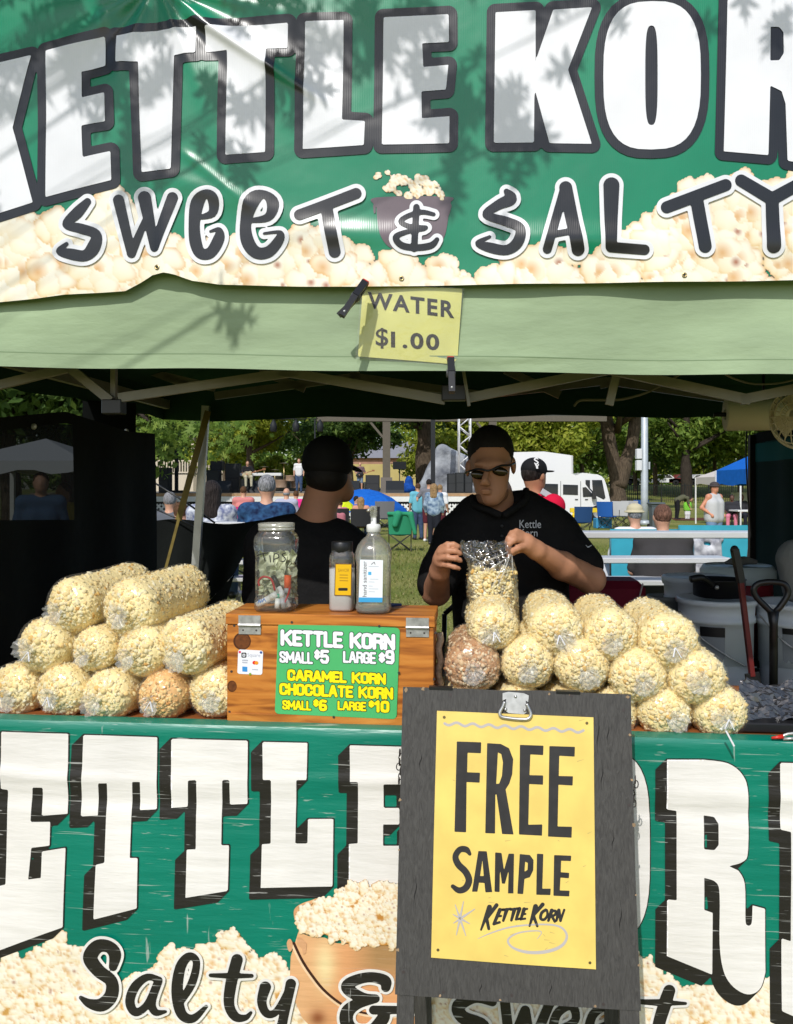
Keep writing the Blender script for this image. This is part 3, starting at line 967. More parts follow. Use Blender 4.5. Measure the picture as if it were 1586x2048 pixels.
# lettering
def superO(cx, cy, rx, ry, e=2.6, n=40):
    return [(cx + rx * abs(math.cos(a)) ** (2 / e) * (1 if math.cos(a) > 0 else -1), cy + ry * abs(math.sin(a)) ** (2 / e) * (1 if math.sin(a) > 0 else -1)) for a in [2 * math.pi * k / n for k in range(n)]]
KK = [
    ('p', [(-170, 165), (-85, 150), (-85, 262), (-22, 134), (68, 115), (29, 258), (69, 407), (-20, 434), (-78, 320), (-85, 448), (-170, 466)]),
    ('p', z1((193, 212), (425, 155), (428, 272), (330, 292), (333, 395), (425, 378), (427, 492), (333, 507), (338, 632), (447, 607), (449, 720), (188, 787))),
    ('p', z1((471, 152), (781, 111), (780, 217), (697, 228), (683, 675), (569, 690), (556, 254), (472, 262))),
    ('p', z1((820, 118), (1143, 93), (1140, 192), (1057, 198), (1053, 606), (898, 620), (904, 205), (818, 212))),
    ('p', z1((1211, 87), (1363, 80), (1357, 477), (1447, 480), (1443, 576), (1201, 592))),
    ('p', z2((120, 60), (353, 47), (354, 147), (258, 152), (262, 236), (352, 228), (343, 316), (255, 323), (257, 420), (356, 412), (355, 510), (114, 518))),
    ('p', z2((521, 40), (665, 33), (665, 215), (728, 32), (867, 25), (781, 247), (866, 514), (715, 510), (661, 312), (659, 507), (515, 508))),
    ('p', z2(*superO(1080, 272, 173, 265, 2.9))), ('h', z2(*superO(1078, 272, 22, 178, 3.2))),
    ('p', z2((1348, 5), (1600, 4), (1680, 30), (1712, 90), (1712, 190), (1690, 245), (1640, 272), (1690, 310), (1708, 370), (1715, 610), (1560, 582), (1552, 380), (1538, 335), (1498, 315), (1492, 562), (1334, 547))),
    ('h', z2((1500, 105), (1530, 106), (1545, 125), (1546, 200), (1530, 225), (1498, 226))),
    ('p', [(1690, 20), (1770, 24), (1830, 190), (1832, 30), (1905, 40), (1902, 390), (1820, 365), (1768, 210), (1764, 350), (1688, 335)]),
]
D = shapes_d(X, Y, KK)
flat('letter_outline', X, Y, D, black_up, umap, 2, ban, lev=17.5)
letters(group_letters(KK, (1, 1, 1, 1, 1, 1, 1, 2, 2, 1)), 3.0, white_up, None, umap, 3.2, 0, 0, ban)
def wst(pts, n=5):  # strokes given as (x, y, halfwidth)
    c = curve(pts, n); return ('s', [(p[0], p[1]) for p in c], [p[2] for p in c])
def w1(*p): return wst([(x / 1.9825, y / 1.9825, w_ / 1.9825) for x, y, w_ in p])
def w2(*p): return wst([(700 + x / 1.79, y / 1.79, w_ / 1.79) for x, y, w_ in p])
SS = [
    w1((356, 806, 14), (315, 850, 22), (272, 895, 16), (330, 912, 20), (388, 935, 20), (378, 985, 26), (345, 1018, 22), (290, 1012, 22), (244, 1000, 14), (272, 972, 8)),
    ('s', z1((478, 800), (525, 1005)), [11, 9]), ('s', z1((525, 1008), (586, 870)), [9, 6]), ('s', z1((580, 790), (618, 985)), [13, 9]), ('s', z1((618, 985), (690, 790)), [9, 11]),
    w1((790, 868, 8), (846, 850, 16), (850, 795, 22), (822, 775, 16), (788, 810, 26), (775, 890, 22), (780, 965, 24), (800, 1008, 22), (840, 1005, 22), (872, 950, 22), (872, 915, 10), (838, 922, 5)),
    w1((985, 880, 8), (1066, 866, 16), (1085, 810, 24), (1050, 775, 16), (1005, 800, 30), (978, 885, 22), (985, 960, 26), (1020, 1005, 24), (1070, 1000, 22), (1112, 950, 18), (1110, 925, 8), (1050, 930, 5)),
    ('s', z1((1190, 855), (1412, 768)), [11, 11]), ('s', z1((1296, 830), (1328, 1000)), [12, 12]),
    w2((560, 685, 10), (575, 712, 22), (530, 735, 18), (488, 770, 14), (560, 795, 18), (608, 820, 18), (600, 870, 20), (560, 898, 18), (500, 888, 18), (458, 872, 10), (500, 850, 6)),
    ('s', z2((770, 668), (705, 895)), [9, 9]), ('s', z2((772, 672), (815, 895)), [13, 13]), ('s', z2((735, 842), (790, 832)), [7, 7]),
    ('s', z2((935, 665), (932, 885)), [16, 11]), ('s', z2((932, 888), (1052, 898)), [10, 10]),
    ('s', z2((1132, 745), (1340, 668)), [12, 12]), ('s', z2((1238, 720), (1268, 885)), [13, 13]),
    ('s', z2((1395, 652), (1505, 718)), [12, 13]), ('s', z2((1620, 655), (1505, 718)), [12, 13]), ('s', z2((1505, 718), (1512, 885)), [13, 14]),
]
# pot with popcorn behind the ampersand
pot = ('p', z2(*curve([(90, 706), (352, 703), (356, 730), (350, 790), (336, 850), (300, 890), (225, 898), (150, 890), (112, 850), (98, 790), (94, 740)], 5, True)))
D = shapes_d(X, Y, [pot, ('s', z2((96, 720), (86, 735), (88, 760)), 2.2), ('s', z2((350, 715), (360, 735), (352, 765)), 2.2)])
flat('printed_pot', X, Y, D, vinyl('vinyl_pot_washed', srgb(106, 92, 98), 0.28, 0, True), umap, 1.6, ban)  # grey of the pot carries the washed-out reflection in its colour
cent = []
while len(cent) < 46:
    x = prng.uniform(118, 335); y = prng.uniform(620, 700)
    if y > 622 + 30 * abs((x - 210) / 130) ** 2 + 14 * math.sin(x / 16): cent.append((700 + x / 1.79, y / 1.79))
cent += [(752, 352), (757, 349), (776, 345)]
m2, pc2 = popcorn_print(X, Y, cent, 9, prng, 0.9)
flat('printed_pot_popcorn', X, Y, mask_d(m2, st), print_up, umap, 2.0, ban, cols=pc2)
AMP = [w2((300, 768, 7), (255, 760, 9), (205, 775, 9), (182, 795, 9), (215, 812, 9), (272, 816, 8)), w2((265, 822, 7), (205, 832, 9), (165, 852, 11), (185, 880, 12), (235, 888, 12), (290, 880, 12), (312, 858, 8)), ('s', z2((238, 742), (230, 892)), 6.5)]
letters(group_letters(SS, (1, 4, 1, 1, 2, 1, 3, 2, 2, 3)), 2.5, black_up, white_up, umap, 5.4, 4.2, 8.5, ban)
X2, Y2 = X[:, 390:450], Y[:, 390:450]
D = shapes_d(X2, Y2, AMP)
flat('ampersand_outline', X2, Y2, D, white_up, umap, 4.2, ban, lev=7.5)
flat('ampersand_face', X2, Y2, D, black_up, umap, 5.2, ban)
brass = mat('brass', (0.55, 0.42, 0.2), 0.3, 0.5, 0.9)
for gx, gy in ((803, 557), (1368, 551), (1940, 545), (316, 576 - 40), (-120, 600)):
    th = np.linspace(0, 2 * np.pi, 13)[:-1]
    vv = np.concatenate([umap(gx + 5.2 * np.cos(th), gy + 5.2 * np.sin(th), 3.0), umap(gx + 4.0 * np.cos(th), gy + 4.0 * np.sin(th), 4.2), umap(gx + 2.4 * np.cos(th), gy + 2.4 * np.sin(th), 2.6)])
    fs = [(r_ * 12 + k, r_ * 12 + (k + 1) % 12, (r_ + 1) * 12 + (k + 1) % 12, (r_ + 1) * 12 + k) for r_ in (0, 1) for k in range(12)]
    gob = mk('grommet', vv, fs, brass, ban, True, True)
    mk('grommet_hole', umap(gx + 2.5 * np.cos(th), gy + 2.5 * np.sin(th), 2.3), [tuple(range(12))], black_plastic, gob.parent, False, True)

# ================================================================== COUNTER AND ITS BANNER
wood = mat('counter_wood', srgb(146, 88, 46), 0.5, 0.4, var=0.35, scale=5, stretch=(1, 9, 9), bump=0.2, bscale=12)
ctr = thing('counter', 'long wooden counter table behind the lower green banner', 'counter', L(0, 0, 0))
MB().box((-1.75, 0.012, 0.868), (1.9, 0.62, 0.897), Matrix.Translation(L(0, 0, 0)) @ Matrix.Rotation(YAW, 4, 'Z'), 0.003).build('top', wood, ctr, False, True)
for u in (-1.6, -0.1, 1.75):
    for v in (0.06, 0.56):
        MB().bar(L(u, v, 0), L(u, v, 0.868), 0.05, 0.05).build('leg', wood, ctr, False, True)
YL = 2.185
def lb(px, py):
    d = 0.0045 * np.sin(px / 300.0 + 1.0) * np.clip((py - 1480) / 200, 0, 1)
    y0 = 1545 + 0.026 * px + 8 * np.sin(px / 210.0)
    d = d + 0.006 * np.exp(-((py - y0) / 15.0) ** 2) * (0.6 + 0.4 * np.sin(px / 150.0 + 2)) - 0.004 * np.exp(-((py - y0 - 42) / 18.0) ** 2) * (0.5 + 0.5 * np.sin(px / 190.0))
    d = d + 0.003 * np.sin((py + 0.1 * px) / 70.0 + np.sin(px / 120.0)) * np.clip((py - 1600) / 200, 0, 1) + 0.004 * np.exp(-((px - 905 - 0.05 * (py - 1500)) / 40.0) ** 2)
    d = d + 0.003 * np.sin((px - 0.5 * py) / 60.0) * np.exp(-((px - 60) / 160.0) ** 2)
    # rolls back over the counter edge
    e = np.clip((1476 + 0.028 * (px - 793) * 1.0 - py) / 26.0, 0, 1)
    return d - 0.020 * e ** 2
lmap0 = plane_map(YL, 0.0010, lb)
def ltop(px): return 1462 + 0.0285 * (px - 793)
def lmap(px, py, k):
    return lmap0(px, py, k)
lban = thing('banner', 'worn green vinyl banner with white slab letters hanging from the counter edge', 'banner', S(793, 2130, YL))
green_lo = vinyl('vinyl_green_lower', srgb(0, 122, 100), 0.36, 0.42)
black_lo = vinyl('vinyl_black_lower', srgb(36, 33, 32), 0.40, 0.5)
white_lo = vinyl('vinyl_white_lower', srgb(232, 228, 222), 0.40, 0.1)
print_lo = vinyl('vinyl_print_lower', None, 0.40, 0.12)
LX0, LX1, LY0, LY1 = -420, 2040, 1400, 2140
Xc, Yc = grid2(LX0, LX1, LY0, LY1, 6.0)
dd = ltop(Xc) - Yc
flat('sheet', Xc, Yc, dd, green_lo, lmap, 0, lban)
# the strip folded over onto the counter top
pxs = np.arange(LX0, LX1 + 1, 10.0)
r0 = lmap0(pxs, ltop(pxs), 0); vv = [r0]
bk = np.array(V)
vv.append(r0 + bk * 0.022 + np.array([0, 0, 0.003])); vv.append(r0 + bk * 0.05 + np.array([0, 0, 0.0015]))
for q in vv[1:]: q[:, 2] = np.maximum(q[:, 2], 0.8995)
N = len(pxs)
mk('folded_edge', np.concatenate(vv), [(j * N + i, j * N + i + 1, (j + 1) * N + i + 1, (j + 1) * N + i) for j in range(2) for i in range(N - 1)], green_lo, lban, True, True)
X, Y = grid2(LX0, LX1, LY0, LY1, 3.0)
prng = np.random.default_rng(23)
topl = np.array([(-420, 1960), (-100, 1935), (0, 1915), (60, 1895), (110, 1875), (150, 1880), (175, 1925), (240, 1965), (300, 1945), (345, 1890), (400, 1900), (450, 1865), (480, 1850), (500, 1890), (560, 1930), (600, 1960), (880, 1990), (1180, 1990), (1270, 1900), (1300, 1925), (1350, 1970), (1420, 1985), (1530, 1950), (1700, 1990), (2040, 2000)], float)
cent = []
for _ in range(5200):
    x = prng.uniform(LX0, LX1); y = prng.uniform(1840, 2150)
    if y > np.interp(x, topl[:, 0], topl[:, 1]): cent.append((x, y))
cent.sort(key=lambda q: q[1] + prng.uniform(-40, 40))
mk_, pc = popcorn_print(X, Y, cent, 18, prng, 0.85)
fill = (~mk_) & (Y > np.interp(X, topl[:, 0], topl[:, 1]) + 14)
pc[fill] = srgb(206, 156, 84); mk_ = mk_ | fill
cl = np.array([prng.uniform(0, 1) for _ in cent])
flat('printed_popcorn', X, Y, mask_d(mk_, 3), print_lo, lmap, 1.0, lban, cols=pc)
LT = [
    ('p', z3((8, 82), (267, 90), (267, 397), (167, 405), (170, 297), (130, 297), (122, 430), (200, 428), (197, 520), (125, 530), (113, 652), (163, 645), (167, 543), (260, 527), (248, 835), (-30, 935), (-30, 684), (25, 672), (33, 308), (5, 304))),
    ('p', z3((324, 95), (610, 104), (608, 382), (543, 385), (545, 275), (515, 275), (507, 567), (537, 567), (535, 760), (368, 803), (377, 592), (410, 585), (418, 280), (384, 280), (383, 404), (318, 407))),
    ('p', z3((664, 110), (960, 117), (958, 362), (890, 365), (890, 268), (862, 268), (858, 520), (888, 520), (884, 695), (722, 720), (725, 536), (760, 535), (762, 268), (730, 270), (727, 373), (664, 377))),
    ('p', z3((1016, 122), (1190, 126), (1187, 268), (1148, 268), (1143, 515), (1190, 515), (1192, 420), (1290, 420), (1287, 680), (1010, 685), (1014, 517), (1048, 515), (1050, 268), (1018, 268))),
    ('p', z3((1353, 135), (1640, 143), (1640, 390), (1580, 390), (1578, 284), (1484, 284), (1484, 378), (1545, 378), (1545, 442), (1482, 442), (1482, 524), (1580, 524), (1580, 430), (1640, 430), (1640, 690), (1350, 685), (1350, 517), (1384, 515), (1386, 275), (1355, 275))),
    ('p', [(905, 1502), (985, 1504), (985, 1575), (968, 1577), (966, 1630), (1010, 1577), (995, 1575), (997, 1505), (1075, 1508), (1074, 1580), (1058, 1582), (1010, 1650), (1064, 1735), (1078, 1737), (1078, 1810), (1000, 1800), (966, 1715), (966, 1720), (985, 1724), (985, 1800), (905, 1792), (905, 1722), (922, 1720), (922, 1575), (905, 1574)]),
    ('p', superO(1196, 1692, 104, 190, 3.4)), ('h', superO(1190, 1690, 30, 100, 3.0)),
    ('p', z5(*([(450, 265)] + curve([(700, 265), (860, 290), (960, 370), (995, 500), (995, 870), (960, 950), (865, 980)], 4)[:-1] + [(865, 980)] + curve([(930, 1010), (972, 1100), (978, 1340), (990, 1380), (1012, 1380), (1022, 1350), (1025, 1245)], 4) + [(1110, 1268)] + curve([(1115, 1700), (1085, 1800), (1030, 1845), (960, 1840), (880, 1780), (830, 1680), (805, 1500), (803, 1180), (780, 1090), (700, 1060)], 4) + [(700, 1275), (757, 1295), (757, 1718), (450, 1590), (450, 1205), (515, 1210), (517, 615), (450, 605)]))),
    ('h', z5((700, 645), (770, 655), (798, 700), (798, 840), (770, 875), (700, 870))),
    ('p', z5((1210, 285), (1420, 290), (1560, 900), (1560, 640), (1500, 630), (1500, 300), (1750, 310), (1750, 640), (1690, 650), (1690, 2180), (1540, 2120), (1440, 1500), (1440, 1560), (1490, 1580), (1490, 2070), (1222, 1955), (1222, 1470), (1285, 1490), (1283, 750), (1213, 735))),
    ('p', [(-190, 1456), (-110, 1458), (-110, 1560), (-130, 1562), (-130, 1640), (-75, 1560), (-90, 1558), (-90, 1459), (-12, 1461), (-12, 1565), (-30, 1567), (-80, 1680), (-35, 1830), (-35, 1925), (-90, 1945), (-130, 1760), (-130, 1850), (-110, 1850), (-110, 1950), (-190, 1970)]),
]
D = shapes_d(X, Y, LT)
SH = np.full(D.shape, 1e9)
for k in range(0, 8):   # the slab shadow runs down to the left
    SH = np.minimum(SH, np.roll(np.roll(D, -k, 1), k, 0))
flat('letter_shadow', X, Y, SH, black_lo, lmap, 2.0, lban, lev=2.2)
letters(group_letters(LT, (1, 1, 1, 1, 1, 1, 2, 2, 1, 1)), 3.0, white_lo, None, lmap, 3.0, 0, 0, lban)
# copper pot picture
potp = [('p', zp(*([(200, 640), (330, 690), (480, 700), (600, 760), (1000, 790), (1400, 800), (1500, 760), (1560, 900), (1620, 1200), (1560, 1500), (1400, 1760), (1200, 1850), (600, 1850), (420, 1760), (240, 1560), (150, 1350), (110, 1100), (120, 900)]))),
        ('p', zp(*curve([(150, 430), (200, 360), (330, 310), (420, 310), (420, 600), (250, 640), (180, 560)], 4, True)))]
Xp, Yp = grid2(570, 890, 1740, 2120, 2.0)
D = shapes_d(Xp, Yp, potp)
qx = (Xp - 560) * 5.287; qy = (Yp - 1740) * 5.287
c0 = np.array(srgb(222, 158, 106)); c1 = np.array(srgb(238, 214, 160)); c2 = np.array(srgb(176, 138, 92)); c3 = np.array(srgb(150, 88, 54)); c4 = np.array(srgb(228, 176, 126))
col = np.broadcast_to(c4, Xp.shape + (3,)).copy()
def blend(c, wgt):
    global col
    wgt = np.clip(wgt, 0, 1)[..., None]; col = col * (1 - wgt) + c * wgt
blend(c0, np.clip((qx - 250) / 300, 0, 1) * 0.8)
blend(c1, np.exp(-((qx - 480) / 110) ** 2) * np.exp(-((qy - 1000) / 260) ** 2))
blend(c2, np.clip((qx - 720) / 300, 0, 1) * np.clip((1250 - qy) / 260, 0, 1) * 0.9)
blend(c3, np.exp(-((qx - 400) / 90) ** 2) * np.exp(-((qy - 1560) / 90) ** 2))
blend(c3, np.clip((130 + 0.22 * (qy - 1100) ** 2 / 1000 - qx) / 60, 0, 1) * 0.3)
blend(np.array(srgb(120, 70, 40)), np.clip((qx - 1330) / 260, 0, 1) * 0.7)
flat('printed_copper_pot', Xp, Yp, D, print_lo, lmap, 4.0, lban, cols=col)
hd = [wst([(560 + a / 5.287, 1740 + b / 5.287, 3.6) for a, b in ((150, 760), (230, 930), (330, 1090), (480, 1280), (700, 1450), (950, 1530), (1250, 1540), (1500, 1440), (1620, 1250))], 6)]
D = shapes_d(Xp, Yp, hd)
flat('printed_pot_handle_shade', Xp, Yp, D, vinyl('print_dark_brown', srgb(64, 34, 26), 0.4), lmap, 4.6, lban)
D2 = shapes_d(Xp + 3.0, Yp - 2.2, [(hd[0][0], hd[0][1], [2.2] * len(hd[0][1]))])
flat('printed_pot_handle', Xp, Yp, D2, vinyl('print_copper_light', srgb(240, 205, 165), 0.4), lmap, 5.2, lban)
D = shapes_d(Xp, Yp, [('p', zp(*curve([(80, 750), (110, 705), (140, 750), (130, 830), (100, 835)], 4, True))), ('p', zp((190, 690), (240, 700), (290, 760), (280, 860), (250, 880), (240, 810), (190, 770)))])
flat('printed_pot_lug', Xp, Yp, D, vinyl('print_copper_mid', srgb(214, 162, 118), 0.4), lmap, 5.8, lban)
cent = []
while len(cent) < 260:
    x = prng.uniform(200, 1500); y = prng.uniform(100, 800)
    if y > 110 + 400 * (abs(x - 1000) / 900) ** 1.5 + 40 * math.sin(x / 70) and y < 560 + 240 * min(1, max(0, (x - 200) / 600)): cent.append((560 + x / 5.287, 1740 + y / 5.287))
cent.sort(key=lambda q: q[1] + prng.uniform(-15, 15))
m2, pc2 = popcorn_print(Xp, Yp, cent, 13, prng, 1.0)
fill = (~m2) & (qy > 140 + 400 * (np.abs(qx - 1000) / 900) ** 1.5 + 40 * np.sin(qx / 70)) & (qy < 550 + 240 * np.clip((qx - 200) / 600, 0, 1)) & (qx > 230)
pc2[fill] = srgb(200, 138, 62); m2 = m2 | fill
flat('printed_pot_popcorn', Xp, Yp, mask_d(m2, 2), print_lo, lmap, 6.4, lban, cols=pc2)
def w3(*p): return wst([(x / 1.934, 1420 + y / 1.934, w_ / 1.934) for x, y, w_ in p], 6)
def wp(*p): return wst([(560 + x / 5.287, 1740 + y / 5.287, w_ / 5.287) for x, y, w_ in p], 6)
SA = [
    w3((444, 985, 16), (452, 935, 24), (428, 905, 24), (385, 905, 26), (356, 950, 28), (388, 1000, 26), (436, 1040, 24), (436, 1095, 26), (400, 1132, 26), (352, 1128, 18), (318, 1106, 8)),
    w3((622, 1034, 12), (575, 1024, 14), (528, 1062, 18), (508, 1120, 18), (530, 1160, 16), (575, 1130, 14), (618, 1040, 16)), w3((618, 1040, 16), (592, 1120, 16), (606, 1160, 14), (645, 1158, 6)),
    w3((690, 1140, 12), (746, 1050, 16), (766, 965, 14), (738, 942, 16), (704, 985, 20), (690, 1080, 22), (706, 1165, 20), (750, 1185, 16), (802, 1138, 7)),
    w3((922, 955, 22), (898, 1050, 22), (890, 1130, 20), (914, 1178, 18), (952, 1182, 12), (974, 1162, 6)), ('s', z3((820, 1016), (895, 1018), (978, 1018)), [4, 6, 4]),
    w3((1030, 1062, 22), (1016, 1120, 18), (1034, 1165, 16), (1070, 1160, 14), (1112, 1090, 14), (1128, 1050, 20)), w3((1128, 1050, 20), (1104, 1160, 18), (1078, 1260, 20), (1030, 1330, 16)),
    wp((1120, 1230, 50), (1110, 1160, 60), (960, 1120, 55), (800, 1150, 58), (715, 1215, 66), (780, 1290, 62), (900, 1340, 50), (1010, 1350, 46)), wp((1010, 1350, 46), (830, 1400, 56), (720, 1480, 70), (710, 1600, 70), (800, 1690, 60), (960, 1690, 60), (1090, 1560, 66), (1100, 1480, 50)), ('s', zp((990, 1470), (1500, 1470)), [9, 7]),
    wst([(985, 2002, 9), (950, 1992, 11), (918, 2008, 13), (925, 2030, 13), (965, 2050, 14), (960, 2085, 14), (915, 2100, 12), (890, 2085, 6)], 5),
    ('s', [(1010, 2004), (1020, 2092), (1050, 2020), (1062, 2092), (1100, 2004)], 10), wst([(1110, 2060, 7), (1150, 2040, 8), (1142, 2010, 9), (1112, 2030, 9), (1108, 2078, 10), (1150, 2092, 8)], 5), wst([(1180, 2062, 7), (1222, 2042, 8), (1214, 2012, 9), (1184, 2032, 9), (1180, 2080, 10), (1222, 2092, 8)], 5),
    wst([(1338, 1980, 12), (1330, 2005, 13), (1316, 2055, 12), (1322, 2085, 10), (1345, 2085, 4)], 5), ('s', z5((270, 1895), (400, 1900), (575, 1905)), [5, 7, 3]),
]
letters(group_letters(SA, (1, 2, 1, 2, 2, 3, 1, 1, 1, 1, 2)), 2.5, black_lo, white_lo, lmap, 8.4, 7.3, 5.5, lban)

# ================================================================== POPCORN BAGS
def ico(sub):
    bm = bmesh.new(); bmesh.ops.create_icosphere(bm, subdivisions=sub, radius=1)
    v = np.array([q.co[:] for q in bm.verts]); f = np.array([[q.index for q in p.verts] for p in bm.faces]); bm.free()
    return v, f
krng = np.random.default_rng(5)
iv, iff = ico(2)
def kernel():
    dirs = krng.normal(size=(6, 3)); dirs /= np.linalg.norm(dirs, axis=1)[:, None]
    am = krng.uniform(0.3, 0.8, 6)
    d = iv @ dirs.T
    r = 0.42 + (np.exp(-(1 - d) * 6.0) * am).sum(1)
    q = iv * r[:, None]
    return q / np.abs(q).max()
iv1, iff1 = ico(1)
KERN = []
for _ in range(7):
    iv, iff = iv1, iff1
    KERN.append(kernel())
KF = iff1
def rand_rot(n):
    q = krng.normal(size=(n, 4)); q /= np.linalg.norm(q, axis=1)[:, None]
    a, b, c, d = q.T
    return np.stack([1 - 2 * (c * c + d * d), 2 * (b * c - a * d), 2 * (b * d + a * c), 2 * (b * c + a * d), 1 - 2 * (b * b + d * d), 2 * (c * d - a * b), 2 * (b * d - a * c), 2 * (c * d + a * b), 1 - 2 * (b * b + c * c)], 1).reshape(-1, 3, 3)
def scatter(pos, size):
    n = len(pos); kv = np.stack(KERN)[krng.integers(0, len(KERN), n)]
    s = size * krng.uniform(0.75, 1.25, n)
    v = np.einsum('nij,nkj->nki', rand_rot(n), kv) * s[:, None, None] + pos[:, None, :]
    f = KF[None] + (np.arange(n) * kv.shape[1])[:, None, None]
    return v.reshape(-1, 3), f.reshape(-1, 3)

BR, BL_ = 0.075, 0.37
def bag_profile(seed, off=0.0):
    g = np.random.default_rng(seed)
    ph = g.uniform(0, 6.28, 8); am = g.uniform(0.4, 1, 8)
    def rad(s, a):
        """radius at distance s along the bag and angle a"""
        e0 = np.clip(s / 0.060, 0, 1); e1 = np.clip((BL_ - s) / 0.07, 0, 1)
        r = BR * (1 - (1 - e0) ** 2.3) ** (1 / 2.0) * (1 - (1 - e1) ** 2.2) ** (1 / 2.0)
        lump = 0.018 * am[0] * np.sin(2 * a + ph[0]) + 0.016 * am[1] * np.sin(3 * a + ph[1] + s * 9) + 0.010 * am[2] * np.sin(5 * a + ph[2] + s * 14) + 0.03 * am[3] * np.sin(s * 21 + ph[3]) + 0.006 * am[4] * np.sin(9 * a + 30 * s)
        sag = -0.05 * np.clip(-np.sin(a) - 0.55, 0, 1) / 0.45
        return r * (1 + lump + sag) + off
    return rad
def bag_meshes(seed):
    rad = bag_profile(seed)
    # kernels: even cover by relaxation-free jittered rows
    pos = []
    ks = 0.0073
    svals = [0.0]
    s = 0.0
    arc = np.linspace(0, BL_, 2000); rr = rad(arc, np.full(2000, 0.3)); dl = np.hypot(np.diff(arc), np.diff(rr)); cum = np.concatenate([[0], np.cumsum(dl)])
    t = 0.003
    while t < cum[-1]:
        s = np.interp(t, cum, arc); r = np.interp(t, cum, rr)
        n = max(1, int(2 * math.pi * r / (ks * 1.08)))
        a = 2 * math.pi * (np.arange(n) + krng.random()) / n + krng.normal(0, 0.12, n) * min(1, 0.02 / max(r, 0.004))
        ss = np.clip(s + krng.normal(0, 0.0016, n), 0.0005, BL_ - 0.001)
        q = rad(ss, a) - ks * 1.10 - np.abs(krng.normal(0, 0.0010, n)); q = np.maximum(q, 0)
        pos.append(np.stack([q * np.cos(a), ss + ks * 0.5, q * np.sin(a)], 1))
        t += ks * 1.02
    kv, kf = scatter(np.concatenate(pos), ks * 1.15)
    me_k = bpy.data.meshes.new('popcorn'); me_k.from_pydata(kv.tolist(), [], kf.tolist())
    me_k.polygons.foreach_set('use_smooth', [True] * len(me_k.polygons))
    # inner core so that no light shows through between the kernels
    def shell(off, ns, na, front=False):
        sv = np.concatenate([np.linspace(0.0004, 0.06, ns // 2), np.linspace(0.07, BL_ - 0.0005, ns // 2)])
        vs = []
        for s in sv:
            a = 2 * np.pi * np.arange(na) / na
            r = np.maximum(rad(np.full(na, s), a) + off * min(1, 0.3 + s / 0.03), 0.0015)
            if front:
                r = r + 0.0016 * np.sin(13 * a + seed) * math.exp(-s / 0.02) + 0.0009 * np.sin(31 * a + 40 * s)
            y = s + (0.004 if off < 0 else 0) - (0.002 if off > 0 else 0)
            vs.append(np.stack([r * np.cos(a), np.full(na, y), r * np.sin(a)], 1))
        v = np.concatenate(vs); f = []
        for i in range(len(sv) - 1):
            for k in range(na):
                k2 = (k + 1) % na
                f.append((i * na + k, i * na + k2, (i + 1) * na + k2, (i + 1) * na + k))
        f.append(tuple(range(na))); f.append(tuple((len(sv) - 1) * na + k for k in range(na)))
        return v, f
    cv, cf = shell(-0.0036, 20, 30)
    me_c = bpy.data.meshes.new('core'); me_c.from_pydata(cv.tolist(), [], cf)
    me_c.polygons.foreach_set('use_smooth', [True] * len(me_c.polygons))
    fv, ff = shell(0.0022, 34, 60, True)
    me_f = bpy.data.meshes.new('film'); me_f.from_pydata(fv.tolist(), [], ff)
    me_f.polygons.foreach_set('use_smooth', [True] * len(me_f.polygons))
    # gathered tail of film at the front
    g = np.random.default_rng(seed + 50)
    na, nr = 36, 6
    vs = []; f = []
    dirx, dirz = g.uniform(-0.6, 0.6), g.uniform(-0.9, 0.2)
    lob = g.uniform(0.6, 1.3, na // 3).repeat(3)
    for j in range(nr + 1):
        t = j / nr
        for k in range(na):
            a = 2 * math.pi * k / na
            R_ = 0.0035 + 0.026 * t ** 1.15 * (0.65 + 0.35 * lob[k])
            fr = 0.006 * t * math.sin(k * 2.4 + seed) + 0.004 * t * math.sin(k * 5.1)
            vs.append((R_ * math.cos(a) + dirx * 0.026 * t * t, -0.004 - 0.012 * (1 - (1 - t) ** 2) + fr, R_ * math.sin(a) + dirz * 0.026 * t * t))
    for j in range(nr):
        for k in range(na):
            k2 = (k + 1) % na
            f.append((j * na + k, j * na + k2, (j + 1) * na + k2, (j + 1) * na + k))
    me_t = bpy.data.meshes.new('gathered_end'); me_t.from_pydata(vs, [], f)
    me_t.polygons.foreach_set('use_smooth', [True] * len(me_t.polygons))
    return me_k, me_c, me_f, me_t
corn = island_mat('popcorn', [(0, (0.97, 0.90, 0.62)), (0.35, (0.97, 0.84, 0.46)), (0.6, (0.96, 0.76, 0.34)), (0.8, (0.97, 0.93, 0.72)), (0.95, (0.94, 0.68, 0.24)), (1, (0.80, 0.46, 0.12))], 0.8, 0.3)
caramel = island_mat('caramel_popcorn', [(0, (0.84, 0.58, 0.24)), (0.4, (0.80, 0.46, 0.15)), (0.7, (0.88, 0.70, 0.36)), (1, (0.58, 0.26, 0.06))], 0.6, 0.08)
choco = island_mat('chocolate_popcorn', [(0, (0.70, 0.50, 0.28)), (0.35, (0.44, 0.20, 0.07)), (0.7, (0.80, 0.66, 0.44)), (1, (0.24, 0.09, 0.03))], 0.6, 0.05)
core_m = mat('popcorn_core_lit', (0.97, 0.785, 0.40), 0.9, 0.1, var=0.07, scale=90, bump=0.8, bscale=110, bdist=0.004)  # bright yellow stands in for light bouncing in the gaps between kernels
core_c = mat('caramel_depth', (0.74, 0.43, 0.17), 0.9, 0.1, var=0.12, scale=70)
core_h = mat('chocolate_depth', (0.46, 0.25, 0.12), 0.9, 0.1, var=0.2, scale=70)
bagfilm = film('bag_film', (0.99, 0.985, 0.97), 0.022, 0.013, 0.15, 0.04, (0.9, 0.88, 0.84), 0.6, 34, 0.006)
tailfilm = film('bag_film_gathered', (0.96, 0.96, 0.96), 0.03, 0.03, 0.3, 0.22, (0.86, 0.85, 0.80), 0.5, 70, 0.003)
tie_m = mat('twist_tie', (0.75, 0.75, 0.78), 0.5)
